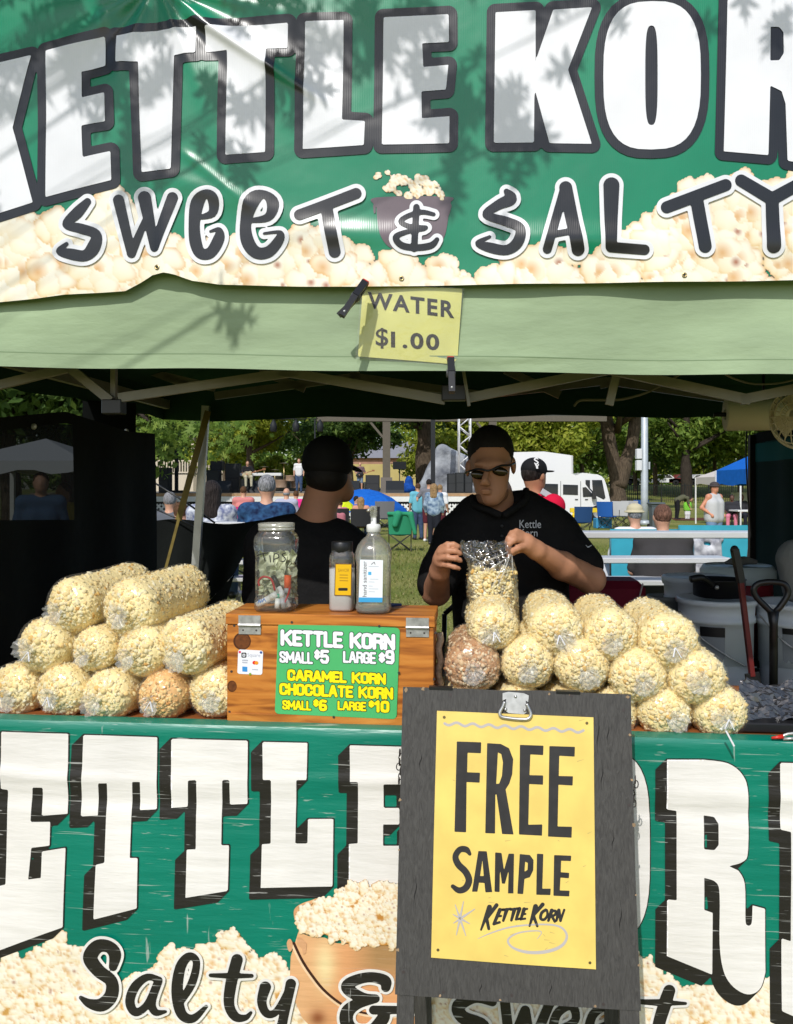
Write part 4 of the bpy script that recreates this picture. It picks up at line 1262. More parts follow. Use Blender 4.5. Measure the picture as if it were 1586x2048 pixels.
VAR = [bag_meshes(s) for s in (1, 2, 3, 4)]
def bag(px, py, r, Y0, yaw, pitch, label, kind='corn', var=0, length=1.0, group='bags of popcorn stacked on the counter', tie=False, roll=0.0):
    c = S(px, py, Y0)
    dpt = c.y
    sc = r * 1.05 * dpt / F / 0.0775
    t = thing('popcorn_bag', label, 'bag', c, 0, group)
    t.rotation_euler = (R(pitch), 0, R(-yaw))
    me_k, me_c, me_f, me_t = VAR[var % 4]
    pm, cm = {'corn': (corn, core_m), 'caramel': (caramel, core_c), 'choco': (choco, core_h)}[kind]
    def ch(nm, me, m, k=None):
        o = bpy.data.objects.new(nm, me); link(o, t)
        if not me.materials: me.materials.append(None)
        o.material_slots[0].link = 'OBJECT'; o.material_slots[0].material = m
        o.scale = (sc, length, sc); o.rotation_euler = (0, roll, 0)
        return o
    o = ch('popcorn', me_k, pm); o['kind'] = 'stuff'
    ch('popcorn_inside', me_c, cm)
    ch('film', me_f, bagfilm)
    o = ch('gathered_end', me_t, tailfilm); o.rotation_euler = (0, rs.uniform(-0.6, 0.6), 0)
    if tie:
        a = rs.uniform(-0.5, 0.5)
        MB().bar((0, -0.012, 0), (0.012 + a * 0.01, -0.018, -0.026), 0.003, 0.002).bar((0, -0.012, 0), (-0.012 + a * 0.02, -0.018, -0.024), 0.003, 0.002).build('twist_tie', tie_m, t)
    return t
PL = 'bag of popcorn '
LB = [  # left stack
    (6, 1392, 56, 2.27, 16, 2, 'cream popcorn bag cut by the left picture edge, bottom row', 'corn', 0),
    (100, 1392, 55, 2.245, 16, 1, 'cream popcorn bag lowest at far left, second along the counter edge', 'corn', 1),
    (194, 1401, 57, 2.235, 15, 0, 'pale popcorn bag on the counter just left of the caramel one', 'corn', 2),
    (305, 1401, 52, 2.235, 15, 0, 'orange-brown caramel popcorn bag in the left stack', 'caramel', 3),
    (412, 1394, 55, 2.25, 14, 0, 'pale popcorn bag on the counter wedged against the wooden box', 'corn', 0),
    (62, 1302, 60, 2.27, 18, 3, 'cream popcorn bag at the left edge, middle row of the left stack', 'corn', 2),
    (168, 1308, 47, 2.26, 15, 2, 'smaller golden popcorn bag in the middle row of the left stack', 'corn', 1),
    (262, 1311, 56, 2.25, 19, 3, 'long popcorn bag above the caramel bag, its side showing', 'corn', 3),
    (352, 1302, 62, 2.235, 19, 3, 'large popcorn bag in the middle row touching the wooden box', 'corn', 0),
    (120, 1222, 58, 2.29, 19, 5, 'popcorn bag on top of the left stack, left of the two', 'corn', 3),
    (238, 1226, 62, 2.265, 19, 4, 'popcorn bag on top of the left stack, right of the two', 'corn', 1),
]
for i, a in enumerate(LB):
    bag(*a, length=1.0 if i < 9 else 1.04, tie=(i in (1, 3, 5)), roll=rs.uniform(-0.4, 0.4))
RB = [  # right stack
    (935, 1432, 54, 2.25, 3, 0, 'popcorn bag on the counter hidden behind the yellow sample sign, left', 'corn', 0),
    (1040, 1432, 54, 2.25, 3, 0, 'popcorn bag on the counter hidden behind the yellow sample sign, middle', 'corn', 1),
    (1140, 1436, 54, 2.25, 3, 0, 'popcorn bag on the counter hidden behind the yellow sample sign, right', 'corn', 2),
    (1232, 1438, 52, 2.25, 3, 0, 'popcorn bag mostly hidden, peeking out right of the sample sign', 'corn', 3),
    (1340, 1436, 54, 2.235, 3, 0, 'popcorn bag on the counter right of the sample sign, bottom row', 'corn', 0),
    (1455, 1436, 57, 2.23, 2, 0, 'popcorn bag at the right end of the bottom row with dangling white tie', 'corn', 2),
    (946, 1341, 56, 2.25, 4, 1, 'dark chocolate popcorn bag beside the wooden box', 'choco', 1),
    (1060, 1334, 54, 2.25, 3, 1, 'popcorn bag right of the chocolate one in the middle row', 'corn', 3),
    (1170, 1340, 56, 2.24, 3, 1, 'popcorn bag just above the handle side of the sign, middle row', 'corn', 0),
    (1285, 1361, 58, 2.235, 3, 1, 'popcorn bag fourth from the box in the middle row', 'corn', 1),
    (1407, 1367, 61, 2.23, 2, 1, 'popcorn bag at the right end of the middle row', 'corn', 2),
    (988, 1262, 53, 2.27, 4, 2, 'popcorn bag on the top row in front of the bag being tied', 'corn', 2),
    (1118, 1268, 57, 2.26, 4, 2, 'popcorn bag second on the top row of the right stack', 'corn', 0),
    (1230, 1279, 56, 2.255, 3, 2, 'popcorn bag third on the top row of the right stack', 'corn', 3),
    (1348, 1293, 61, 2.245, 2, 2, 'popcorn bag at the right end of the top row', 'corn', 1),
]
for i, a in enumerate(RB):
    bag(*a, length=0.95, tie=(i in (5, 11, 12, 14)), roll=rs.uniform(-0.5, 0.5))
# white tie hanging over the counter edge
tag(MB().bar(S(1452, 1462, 2.14), S(1468, 1492, 2.14), 0.006, 0.004).build('twist_tie', tie_m), 'white twist tie hanging over the green edge at right', 'twist tie')

# open bag being tied
ob = thing('popcorn_bag', 'tall clear bag half full of popcorn held open by the vendor', 'bag', S(985, 1290, 2.52))
def OB(px, py, d=0.0): return S(px, py, 2.50 - d)
# outline rows: (row, left, right)
rows = [(1139, 940, 1030), (1160, 934, 1033), (1190, 936, 1034), (1215, 940, 1034), (1240, 945, 1036), (1290, 942, 1038), (1320, 944, 1036)]
rv = []; rad_ = []
kp = []
for py in np.arange(1141, 1320, 3.7):
    l = np.interp(py, [q[0] for q in rows], [q[1] for q in rows]); r_ = np.interp(py, [q[0] for q in rows], [q[2] for q in rows])
    hw = (r_ - l) / 2 * 2.5 / F; cc = OB((l + r_) / 2, py)
    nn = int(math.pi * hw * 1.8 / 0.0092)
    for k in range(nn):
        a = math.pi * (k + krng.random()) / nn
        kp.append((cc.x - math.cos(a) * (hw - 0.005), cc.y - 0.05 * math.sin(a) + krng.normal(0, 0.002), cc.z + krng.normal(0, 0.002)))
for _ in range(90):
    px = krng.uniform(942, 1028); cc = OB(px, 1140 + 3 * math.sin(px / 7)); kp.append((cc.x, cc.y + krng.uniform(-0.045, 0.05), cc.z + krng.normal(0, 0.003)))
kv, kf = scatter(np.array(kp), 0.0083)
o = mk('popcorn', kv, kf, corn, ob, True, True); o['kind'] = 'stuff'
mb = MB(); prev = None
prof = []
for py, l, r_ in [(1146, 944, 1026)] + rows[1:]:
    cc = OB((l + r_) / 2, py); hw = (r_ - l) / 2 * 2.5 / F - 0.0065
    prof.append((cc, hw))
vs = []; fs = []
for cc, hw in prof:
    for k in range(20):
        a = 2 * math.pi * k / 20; vs.append((cc.x + hw * math.cos(a), cc.y + 0.041 * math.sin(a), cc.z))
for i in range(len(prof) - 1):
    for k in range(20):
        fs.append((i * 20 + k, i * 20 + (k + 1) % 20, (i + 1) * 20 + (k + 1) % 20, (i + 1) * 20 + k))
fs += [tuple(range(20)), tuple((len(prof) - 1) * 20 + k for k in range(20))]
mk('popcorn_inside', vs, fs, core_m, ob, True, True)
shiny = film('bag_film_shiny', (0.93, 0.93, 0.93), 0.16, 0.07, 0.10, 0.02, (0.8, 0.8, 0.8), 1.0, 26, 0.02)
frows = [(1083, 921, 1024), (1092, 919, 1024), (1100, 921, 1022), (1112, 927, 1024), (1125, 934, 1029), (1139, 937, 1033)] + [(a, b - 3, c + 3) for a, b, c in rows[1:]]
vs = []; fs = []
na = 64
for i, (py, l, r_) in enumerate(frows):
    cc = OB((l + r_) / 2, py); hw = (r_ - l) / 2 * 2.5 / F
    dp = np.interp(py, [1083, 1100, 1140, 1200], [0.012, 0.018, 0.05, 0.056])
    for k in range(na):
        a = 2 * math.pi * k / na
        wv = (0.006 * math.sin(k * 1.9 + py * 0.06) + 0.004 * math.sin(k * 0.7 - py * 0.11)) * np.interp(py, [1083, 1139, 1170], [1, 0.6, 0.15])
        vs.append((cc.x + hw * math.cos(a), cc.y - (dp + wv) * math.sin(a), cc.z + 0.004 * math.sin(k * 0.9) * (py < 1095)))
for i in range(len(frows) - 1):
    for k in range(na):
        fs.append((i * na + k, i * na + (k + 1) % na, (i + 1) * na + (k + 1) % na, (i + 1) * na + k))
mk('film', vs, fs, shiny, ob, True, True)
# tension folds that run to the gripping hand
for x0, y0, x1, y1, wd in ((1020, 1108, 975, 1188, 0.004), (1021, 1109, 992, 1182, 0.005), (1022, 1110, 958, 1150, 0.003), (1016, 1104, 950, 1128, 0.003), (927, 1104, 972, 1128, 0.003), (1024, 1110, 1026, 1150, 0.004)):
    MB().tube([S(x0, y0, 2.435), S((x0 + x1) / 2, (y0 + y1) / 2 + 2, 2.432), S(x1, y1, 2.44)], [0.0015, wd * 0.6, 0.001], 6).build('film_fold', tailfilm, ob, True, True)

# ================================================================== WOODEN BOX ON THE COUNTER
def pine_mat(name, axis):
    m = bpy.data.materials.new(name); m.use_nodes = True
    t = m.node_tree; b = t.nodes['Principled BSDF']; b.inputs['Roughness'].default_value = 0.42; b.inputs['Specular IOR Level'].default_value = 0.4
    c = t.nodes.new('ShaderNodeTexCoord'); mp = t.nodes.new('ShaderNodeMapping'); mp.inputs['Scale'].default_value = axis
    t.links.new(c.outputs['Object'], mp.inputs[0])
    n1 = t.nodes.new('ShaderNodeTexNoise'); n1.inputs['Scale'].default_value = 3.2; n1.inputs['Detail'].default_value = 8; n1.inputs['Distortion'].default_value = 1.4
    t.links.new(mp.outputs[0], n1.inputs[0])
    wv = t.nodes.new('ShaderNodeTexWave'); wv.wave_type = 'BANDS'; wv.bands_direction = 'Z'; wv.inputs['Scale'].default_value = 1.5; wv.inputs['Distortion'].default_value = 14; wv.inputs['Detail'].default_value = 3; wv.inputs['Detail Scale'].default_value = 0.7
    t.links.new(mp.outputs[0], wv.inputs[0])
    ad = t.nodes.new('ShaderNodeMath'); ad.operation = 'MULTIPLY_ADD'; ad.inputs[1].default_value = 0.10
    t.links.new(wv.outputs['Fac'], ad.inputs[0]); t.links.new(n1.outputs[0], ad.inputs[2])
    r = t.nodes.new('ShaderNodeValToRGB'); cr = r.color_ramp
    cr.elements[0].position = 0.36; cr.elements[0].color = (*srgb(138, 76, 28), 1)
    cr.elements[1].position = 0.82; cr.elements[1].color = (*srgb(212, 144, 66), 1)
    e = cr.elements.new(0.55); e.color = (*srgb(190, 117, 46), 1)
    t.links.new(ad.outputs[0], r.inputs[0]); t.links.new(r.outputs[0], b.inputs['Base Color'])
    bm = t.nodes.new('ShaderNodeBump'); bm.inputs['Strength'].default_value = 0.2; bm.inputs['Distance'].default_value = 0.003
    t.links.new(n1.outputs[0], bm.inputs['Height']); t.links.new(bm.outputs[0], b.inputs['Normal'])
    return m
pine = pine_mat('pine_front', (1.2, 6, 9)); pine_s = pine_mat('pine_side', (6, 1.2, 9))
galv = mat('galvanised', (0.42, 0.42, 0.41), 0.38, 0.5, 0.55, var=0.25, scale=60)
screw_m = mat('dark_screw', (0.04, 0.03, 0.028), 0.5, 0.5)
YBX = 2.235
bxo = S(454, 1446, YBX); bxo.z = 0.9005
bxw = 0.570; bxh = 0.302; bxd = 0.20
box = thing('wooden_box', 'varnished pine box with hinged lid standing on the counter', 'box', bxo, YAW)
lidh = 0.030; th = 0.018
MB().box((0, 0, 0), (bxw, th, bxh - lidh - 0.001), None, 0.0015).build('front_board', pine, box)
MB().box((0, bxd - th, 0), (bxw, bxd, bxh - lidh - 0.001), None, 0.0015).build('back_board', pine, box)
for x in (0.0005, bxw - th - 0.0005):
    MB().box((x, th + 0.0005, 0), (x + th, bxd - th - 0.0005, bxh - lidh - 0.001), None, 0.001).build('side_board', pine_s, box)
MB().box((th, th, 0.002), (bxw - th, bxd - th, 0.014)).build('bottom_board', pine, box)
MB().box((-0.003, -0.004, bxh - lidh), (bxw + 0.004, bxd + 0.004, bxh), None, 0.002).build('lid', pine, box)
MB().box((0.004, -0.003, 0.0), (bxw - 0.004, -0.0005, 0.028), None, 0.0008).build('base_rail', pine, box)
box_map = None
def px_plane(p0, nrm, eps=0.0007):
    """photo pixel -> point on a plane in the place"""
    p0 = np.array(p0, float); nrm = np.array(nrm, float); nrm /= np.linalg.norm(nrm)
    if nrm[1] > 0: nrm = -nrm
    c = np.array([0, 0, ZC])
    def fn(px, py, k):
        px = np.asarray(px, float); py = np.asarray(py, float)
        d = np.stack([(px - CX) / F, np.ones_like(px), -(py - HY) / F], 1)
        t = ((p0 - c) @ nrm) / (d @ nrm)
        return c + d * t[:, None] + nrm * np.asarray(k * eps).reshape(-1, 1)
    return fn
fmap = px_plane(bxo, -V)
def z6(*p): return [(430 + x / 3.172, 1020 + y / 3.172) for x, y in p]
kn_m = mat('wood_knot', srgb(104, 58, 26), 0.5, 0.3, var=0.3, scale=90); kn_d = mat('wood_knot_dark', srgb(74, 38, 18), 0.5, 0.3)
def shape_on(nm, shapes, m, mapfn, k, parent, lev=0.0, st=1.0, pad=4):
    xs = [p[0] for s in shapes for p in s[1]]; ys = [p[1] for s in shapes for p in s[1]]
    ext = max([max(s[2]) if isinstance(s[2], (list, tuple)) else s[2] for s in shapes if s[0] == 's'] + [0]) + pad + max(lev, 0)
    X, Y = grid2(min(xs) - ext, max(xs) + ext, min(ys) - ext, max(ys) + ext, st)
    return flat(nm, X, Y, shapes_d(X, Y, shapes), m, mapfn, k, parent, lev, smooth=False)
def ell(cx, cy, rx, ry, n=20): return [(cx + rx * math.cos(2 * math.pi * k / n), cy + ry * math.sin(2 * math.pi * k / n)) for k in range(n)]
for cx, cy, rx, ry in ((172, 832, 56, 56), (108, 1118, 30, 36)):
    kk = shape_on('wood_knot', [('p', z6(*ell(cx, cy, rx, ry)))], kn_d, fmap, 0.6, box)
    shape_on('knot_heart', [('p', z6(*ell(cx + 3, cy, rx * 0.84, ry * 0.86)))], kn_m, fmap, 1.1, box)
shape_on('wood_knot', [('p', z6(*ell(632, 1362, 34, 10)))], kn_m, fmap, 5.6, box)
for cx, cy in ((122, 733), (105, 1024), (92, 1280), (1400, 778), (1390, 1072)):
    shape_on('screw', [('p', z6(*ell(cx, cy, 8, 8, 12)))], screw_m, fmap, 1.2, box, st=0.7)
# hinges
for xa, xb, ya in ((152, 292, 652), (1213, 1357, 690)):
    hx0 = z6((xa, ya)); hx1 = z6((xb, ya + 96))
    A = Vector(fmap([hx0[0][0]], [hx0[0][1] + 17], 0)[0]) - bxo; B = Vector(fmap([hx1[0][0]], [hx1[0][1]], 0)[0]) - bxo
    ua = A.dot(U); ub_ = B.dot(U); zl = bxh - lidh
    hg = MB().box((ua, -0.0055, zl + 0.003), (ub_, -0.0038, zl + 0.026)).box((ua, -0.0035, zl - 0.026), (ub_, 0.0005, zl - 0.004)).tube([(ua, -0.006, zl), (ub_, -0.006, zl)], 0.004, 8).build('hinge', galv, box)
    for fx in (0.2, 0.8):
        MB().ball((ua + (ub_ - ua) * fx, -0.0035, zl - 0.015), (0.0028, 0.0012, 0.0028), 8, 4).build('hinge_screw', screw_m, hg)
# braided cord on the right end of the box
tag(MB().tube([bxo + U * (bxw + 0.012) + V * 0.10 + Vector((0.004 * math.sin(k * 2), 0, 0.24 - k * 0.02)) for k in range(12)], 0.010, 8).build('rope_handle', mat('rope_fibre', (0.42, 0.34, 0.24), 0.9, 0.1, var=0.3, scale=120), None, True), 'frayed rope handle on the right end of the pine box', 'rope')
# price sign
sign_g = mat('sign_green', srgb(78, 178, 108), 0.35, 0.5, var=0.06, scale=6)
sgn = thing('price_sign', 'green price sign with white and yellow prices screwed to the pine box', 'sign', Vector(fmap([672], [1340], 0)[0]))
def rrect(x0, y0, x1, y1, r, sl=0.0, lean=0.0):
    o = []
    for cx, cy, a0 in ((x1 - r, y0 + r, -90), (x1 - r, y1 - r, 0), (x0 + r, y1 - r, 90), (x0 + r, y0 + r, 180)):
        for k in range(6):
            a = R(a0 + 18 * k); o.append((cx + r * math.cos(a), cy + r * math.sin(a)))
    return [(x + lean * (y - y0), y + sl * (x - x0)) for x, y in o]
def slab(nm, pts, m, mapfn, k0, k1, parent):
    a = np.array(pts); v = np.concatenate([mapfn(a[:, 0], a[:, 1], k0), mapfn(a[:, 0], a[:, 1], k1)]); n = len(pts)
    return mk(nm, v, [tuple(range(n, 2 * n))] + [(i, (i + 1) % n, n + (i + 1) % n, n + i) for i in range(n)], m, parent, False, True)
SP = z6(*rrect(403, 712, 1174, 1290, 26, 0.045, -0.038))
slab('panel', SP, sign_g, fmap, 1.5, 5.5, sgn)
sw = mat('sign_white', srgb(236, 236, 240), 0.4); sk = mat('sign_ink', srgb(34, 34, 38), 0.45); sy = mat('sign_yellow', srgb(248, 228, 20), 0.4)
BLK = {
    'K': ([[(0, 0), (0, 1)], [(1, 0), (.1, .55)], [(.3, .42), (1, 1)]], .8), 'E': ([[(1, 0), (0, 0), (0, 1), (1, 1)], [(0, .5), (.85, .5)]], .62), 'T': ([[(0, 0), (1, 0)], [(.5, 0), (.5, 1)]], .68), 'L': ([[(0, 0), (0, 1), (1, 1)]], .56),
    'O': ([[(.5, 0), (.9, .05), (1, .2), (1, .8), (.9, .95), (.5, 1), (.1, .95), (0, .8), (0, .2), (.1, .05), (.5, 0)]], .72), 'R': ([[(0, 1), (0, 0), (.8, .03), (1, .14), (1, .38), (.8, .5), (0, .5)], [(.6, .5), (.95, .66), (1, 1)]], .72), 'N': ([[(0, 1), (0, 0), (1, 1), (1, 0)]], .76),
    'S': ([[(1, .26), (.96, .06), (.5, 0), (.04, .06), (0, .26), (.15, .42), (.85, .58), (1, .74), (.96, .94), (.5, 1), (.04, .94), (0, .74)]], .68), 'M': ([[(0, 1), (0, 0), (.5, .72), (1, 0), (1, 1)]], 1.0), 'A': ([[(0, 1), (.42, 0), (.58, 0), (1, 1)], [(.2, .68), (.8, .68)]], .80),
    'G': ([[(1, .28), (.9, .05), (.5, 0), (.1, .05), (0, .2), (0, .8), (.1, .95), (.5, 1), (1, .95), (1, .55), (.6, .55)]], .72), 'C': ([[(1, .3), (.9, .05), (.5, 0), (.1, .05), (0, .2), (0, .8), (.1, .95), (.5, 1), (.9, .95), (1, .7)]], .70), 'H': ([[(0, 0), (0, 1)], [(1, 0), (1, 1)], [(0, .5), (1, .5)]], .72),
    '$': ([[(1, .28), (.8, .14), (.3, .12), (0, .28), (.2, .45), (.8, .56), (1, .74), (.7, .88), (.2, .86), (0, .72)], [(.5, 0), (.5, 1)]], .60), '5': ([[(1, 0), (.08, 0), (0, .46), (.7, .40), (1, .55), (1, .82), (.8, .98), (.2, .98), (0, .82)]], .68), '9': ([[(1, .45), (.6, .55), (.1, .5), (0, .3), (.1, .06), (.5, 0), (.9, .06), (1, .25), (1, .8), (.8, .97), (.1, .95)]], .68),
    '6': ([[(.95, .06), (.4, 0), (.1, .1), (0, .35), (0, .8), (.15, .96), (.6, 1), (.95, .9), (1, .65), (.8, .48), (.1, .5)]], .68), '1': ([[(0, .22), (.7, 0), (.7, 1)]], .40), '0': ([[(.5, 0), (.9, .05), (1, .2), (1, .8), (.9, .95), (.5, 1), (.1, .95), (0, .8), (0, .2), (.1, .05), (.5, 0)]], .68), ' ': ([], .30)}
def sl_text(s, x0, y0, x1, y1, m):
    """heavy condensed lettering with a dark outline, fitted between x0 and x1"""
    gap = .34 if len(s) > 1 else 0
    tot = sum(BLK[c][1] for c in s) + gap * (len(s) - 1)
    k = (x1 - x0) / (tot + .30); h = y1 - y0
    hw = k * .165; hv = min(hw, h * .13)
    x = x0 + k * .15; sh = []
    for c in s:
        st_, w_ = BLK[c]
        for pl in st_:
            pts = [(x + w_ * k * a, y0 + hv + (h - 2 * hv) * b) for a, b in pl]
            pts = [(a, b + .042 * (a - x0)) for a, b in pts]
            sh.append(('s', z6(*pts), hw * 1.12 / 3.172))
        x += (w_ + gap) * k
    shape_on('print_outline', sh, sk, fmap, 6.0, sgn, lev=1.3, st=.7)
    shape_on('print', sh, m, fmap, 6.7, sgn, st=.7)
sl_text('KETTLE KORN', 420, 756, 1142, 858, sw)
sl_text('SMALL', 412, 892, 622, 966, sw); sl_text('$', 632, 882, 668, 946, sw); sl_text('5', 670, 884, 724, 972, sw)
sl_text('LARGE', 815, 892, 1022, 966, sw); sl_text('$', 1040, 900, 1080, 966, sw); sl_text('9', 1082, 884, 1138, 976, sw)
sl_text('CARAMEL KORN', 462, 1008, 1084, 1080, sy)
sl_text('CHOCOLATE KORN', 412, 1094, 1130, 1170, sy)
sl_text('SMALL', 430, 1202, 612, 1262, sy); sl_text('$', 626, 1196, 660, 1246, sy); sl_text('6', 662, 1198, 712, 1272, sy)
sl_text('LARGE', 780, 1208, 960, 1266, sy); sl_text('$', 976, 1204, 1010, 1250, sy); sl_text('10', 1012, 1204, 1106, 1280, sy)
for cx, cy in ((490, 710), (1043, 735), (755, 1310), (1168, 1030)):
    shape_on('screw', [('p', z6(*ell(cx, cy, 8, 8, 12)))], screw_m, fmap, 8.0, sgn, st=0.7)
# payment sticker
stk = thing('payment_sticker', 'small white card-payment sticker on the left of the pine box front', 'sticker', Vector(fmap([500], [1325], 0)[0]))
slab('card', z6(*rrect(148, 884, 306, 1038, 14, 0.05, -0.04)), mat('sticker_white', srgb(232, 232, 238), 0.4), fmap, 0.5, 1.3, stk)
shape_on('logo_frame', [('p', z6(*rrect(168, 904, 200, 936, 6))), ('h', z6(*rrect(175, 911, 193, 929, 3)))], sk, fmap, 1.8, stk, st=0.5)
shape_on('logo_dot', [('p', z6(*rrect(180, 916, 188, 924, 2)))], sk, fmap, 1.8, stk, st=0.5)
a = z6((206, 906), (288, 936)); lettering('print', 'Square', a[0][0], a[0][1], a[1][0], a[1][1], mat('pale_ink', srgb(176, 178, 190), 0.5), fmap, 1.8, stk, slope=0.05)
for nm, cx, cy, c in (('red_disc', 250, 968, srgb(220, 50, 40)), ('orange_disc', 264, 969, srgb(240, 150, 40))):
    shape_on(nm, [('p', z6(*ell(cx, cy, 12, 12)))], mat(nm, c, 0.4), fmap, 1.8 if nm[0] == 'r' else 2.3, stk, st=0.5)
shape_on('blue_square', [('p', z6((174, 992), (206, 994), (206, 1026), (174, 1024)))], mat('card_blue', srgb(60, 140, 205), 0.4), fmap, 1.8, stk, st=0.5)
for x0, y0, x1, y1 in ((172, 948, 210, 956), (174, 962, 206, 970), (236, 1008, 274, 1014)):
    shape_on('small_print', [('p', z6((x0, y0), (x1, y0 + 2), (x1, y1 + 2), (x0, y1)))], mat('pale_ink', srgb(176, 178, 190), 0.5), fmap, 1.8, stk, st=0.5)
for cx, cy, c in ((158, 900, 'pin_red'), (293, 903, 'pin_blue'), (224, 1040, 'pin_green')):
    shape_on('pin', [('p', z6(*ell(cx, cy, 8, 8, 12)))], mat(c, {'pin_red': srgb(220, 40, 90), 'pin_blue': srgb(50, 80, 150), 'pin_green': srgb(130, 160, 40)}[c], 0.4), fmap, 2.4, stk, st=0.6)

# ------------------------------------------------------------------ things standing on the box
ZL = 0.9005 + bxh + 0.0005
def on_box(px, v=0.1):
    """a spot on the lid under photo column px"""
    for k in range(2000):
        u = -0.2 + k * 0.0005
        q = bxo + U * u + V * v
        if CX + q.x / q.y * F >= px: break
    q.z = ZL
    return q
clear = film('clear_plastic', (0.97, 0.98, 0.96), 0.12, 0.045, 0.07, 0.05, (0.8, 0.8, 0.76), 0.25, 18, 0.01)
milky = film('milky_plastic', (0.92, 0.92, 0.86), 0.10, 0.05, 0.15, 0.30, (0.8, 0.78, 0.68), 0.2, 18)
# tip jar
jl = on_box(553, 0.07)
jar = thing('tip_jar', 'clear plastic tip jar with handwritten word and banknotes inside', 'jar', jl, YAW)
s_ = 1.0
prof = [(0.040, 0.0), (0.052, 0.002), (0.0575, 0.012), (0.0565, 0.03), (0.0535, 0.045), (0.0545, 0.06), (0.0545, 0.155), (0.056, 0.165), (0.0585, 0.178), (0.0585, 0.200), (0.055, 0.212), (0.046, 0.222), (0.0455, 0.228)]
MB().lathe(prof, 40, None, 4.5, True).build('body', clear, jar, True)
MB().lathe([(0.0455, 0.2255), (0.050, 0.226), (0.050, 0.232), (0.0485, 0.233), (0.050, 0.2345), (0.050, 0.246), (0.047, 0.247), (0.046, 0.240)], 36, None, 2.6, False).build('rim', milky, jar, True)
jmap = lambda px, py, k: px_plane(jl - V * 0.0595, -V)(px, py, k)
ink = mat('marker_ink', (0.012, 0.012, 0.012), 0.5)
def z7(*p): return [(430 + x / 3.172, 1020 + y / 3.172) for x, y in p]
for nm, pts in (('t', [(268, 290), (300, 278), (335, 272)]), ('t_stem', [(305, 280), (318, 325)]), ('i', [(348, 290), (352, 330)]), ('p', [(372, 330), (376, 282), (398, 280), (404, 300), (378, 312)]), ('s', [(448, 272), (425, 285), (445, 305), (440, 325), (418, 325)])):
    shape_on('handwriting', [('s', curve(z7(*pts), 4), 1.1)], ink, jmap, 0, jar, st=0.6)
bill_m = mat('banknote', srgb(202, 205, 176), 0.8, 0.2, var=0.3, scale=40)
def crumple(c, sx, sy, sz, seed, label, dens=9):
    g = np.random.default_rng(seed)
    mb = MB(); nu = dens
    P0 = [[(g.uniform(-0.15, 0.15) + (i / (nu - 1) - 0.5)) * sx for i in range(nu)] for j in range(nu)]
    v = [(c[0] + (i / (nu - 1) - 0.5) * sx + g.normal(0, sx * 0.05), c[1] + g.normal(0, 1) * sy * 0.25, c[2] + (j / (nu - 1) - 0.5) * sz + g.normal(0, sz * 0.04)) for j in range(nu) for i in range(nu)]
    f = [(j * nu + i, j * nu + i + 1, (j + 1) * nu + i + 1, (j + 1) * nu + i) for j in range(nu - 1) for i in range(nu - 1)]
    return tag(mk('banknote', v, f, bill_m), label, 'banknote', 'crumpled money in the tip jar')
def jp(x, y, z): return jl + U * x + V * y + Vector((0, 0, z))
crumple(jp(-0.012, 0.012, 0.118), 0.075, 0.03, 0.09, 1, 'crumpled banknote standing in the tip jar, left and front')
crumple(jp(0.020, 0.024, 0.122), 0.06, 0.03, 0.085, 2, 'crumpled banknote behind the pens in the tip jar')
crumple(jp(-0.015, 0.0, 0.065), 0.07, 0.04, 0.05, 3, 'crumpled banknote low in the tip jar')
crumple(jp(0.015, 0.03, 0.06), 0.07, 0.03, 0.06, 4, 'crumpled banknote at the back of the tip jar bottom')
def pen(a, b, r, m, cap, label, capf=0.35):
    a, b = Vector(a), Vector(b)
    t = thing('marker', label, 'marker', a, 0, 'pens in the tip jar')
    MB().tube([a, a.lerp(b, 1 - capf)], r, 10).build('barrel', m, t, True, True)
    MB().tube([a.lerp(b, 1 - capf), b], r * 1.08, 10).build('cap', cap, t, True, True)
wp_ = mat('pen_white', (0.72, 0.72, 0.70), 0.4); gp = mat('pen_grey', (0.36, 0.36, 0.38), 0.4); op_ = mat('pen_orange', srgb(240, 90, 24), 0.5); tq = mat('pen_teal', srgb(40, 160, 130), 0.4)
pen(jp(-0.048, -0.03, 0.018), jp(0.010, -0.032, 0.050), 0.0095, wp_, wp_, 'fat white glue stick lying at the bottom of the tip jar')
pen(jp(0.042, -0.022, 0.012), jp(-0.008, -0.01, 0.098), 0.0070, wp_, black_plastic, 'white marker with black cap slanting in the tip jar')
pen(jp(0.034, -0.012, 0.050), jp(0.034, -0.006, 0.100), 0.0095, gp, op_, 'marker with bright orange cap in the tip jar', 0.72)
pen(jp(0.010, -0.034, 0.010), jp(0.012, -0.03, 0.050), 0.0080, wp_, tq, 'short marker with teal cap at the jar bottom', 0.3)
pen(jp(0.030, -0.036, 0.010), jp(0.020, -0.03, 0.056), 0.0075, gp, wp_, 'grey marker standing at the jar bottom')
sci = thing('scissors', 'red-handled scissors standing among the pens in the tip jar', 'scissors', jp(0, 0, 0.06))
red_h = mat('scissor_red', srgb(190, 24, 30), 0.4)
MB().tube(curve([tuple(jp(x, -0.036, z)) for x, z in ((0.004, 0.06), (-0.006, 0.09), (-0.028, 0.098), (-0.042, 0.086), (-0.040, 0.072))], 5), 0.0032, 8).build('handle', red_h, sci, True, True)
MB().tube(curve([tuple(jp(x, -0.036, z)) for x, z in ((0.030, 0.024), (0.042, 0.05), (0.046, 0.07))], 5), 0.0028, 8).build('handle', red_h, sci, True, True)
MB().bar(jp(0.0, -0.035, 0.07), jp(0.036, -0.034, 0.012), 0.003, 0.010).build('blade', galv, sci, False, True)
gmap = px_plane(jp(0, -0.042, 0.03), -V)
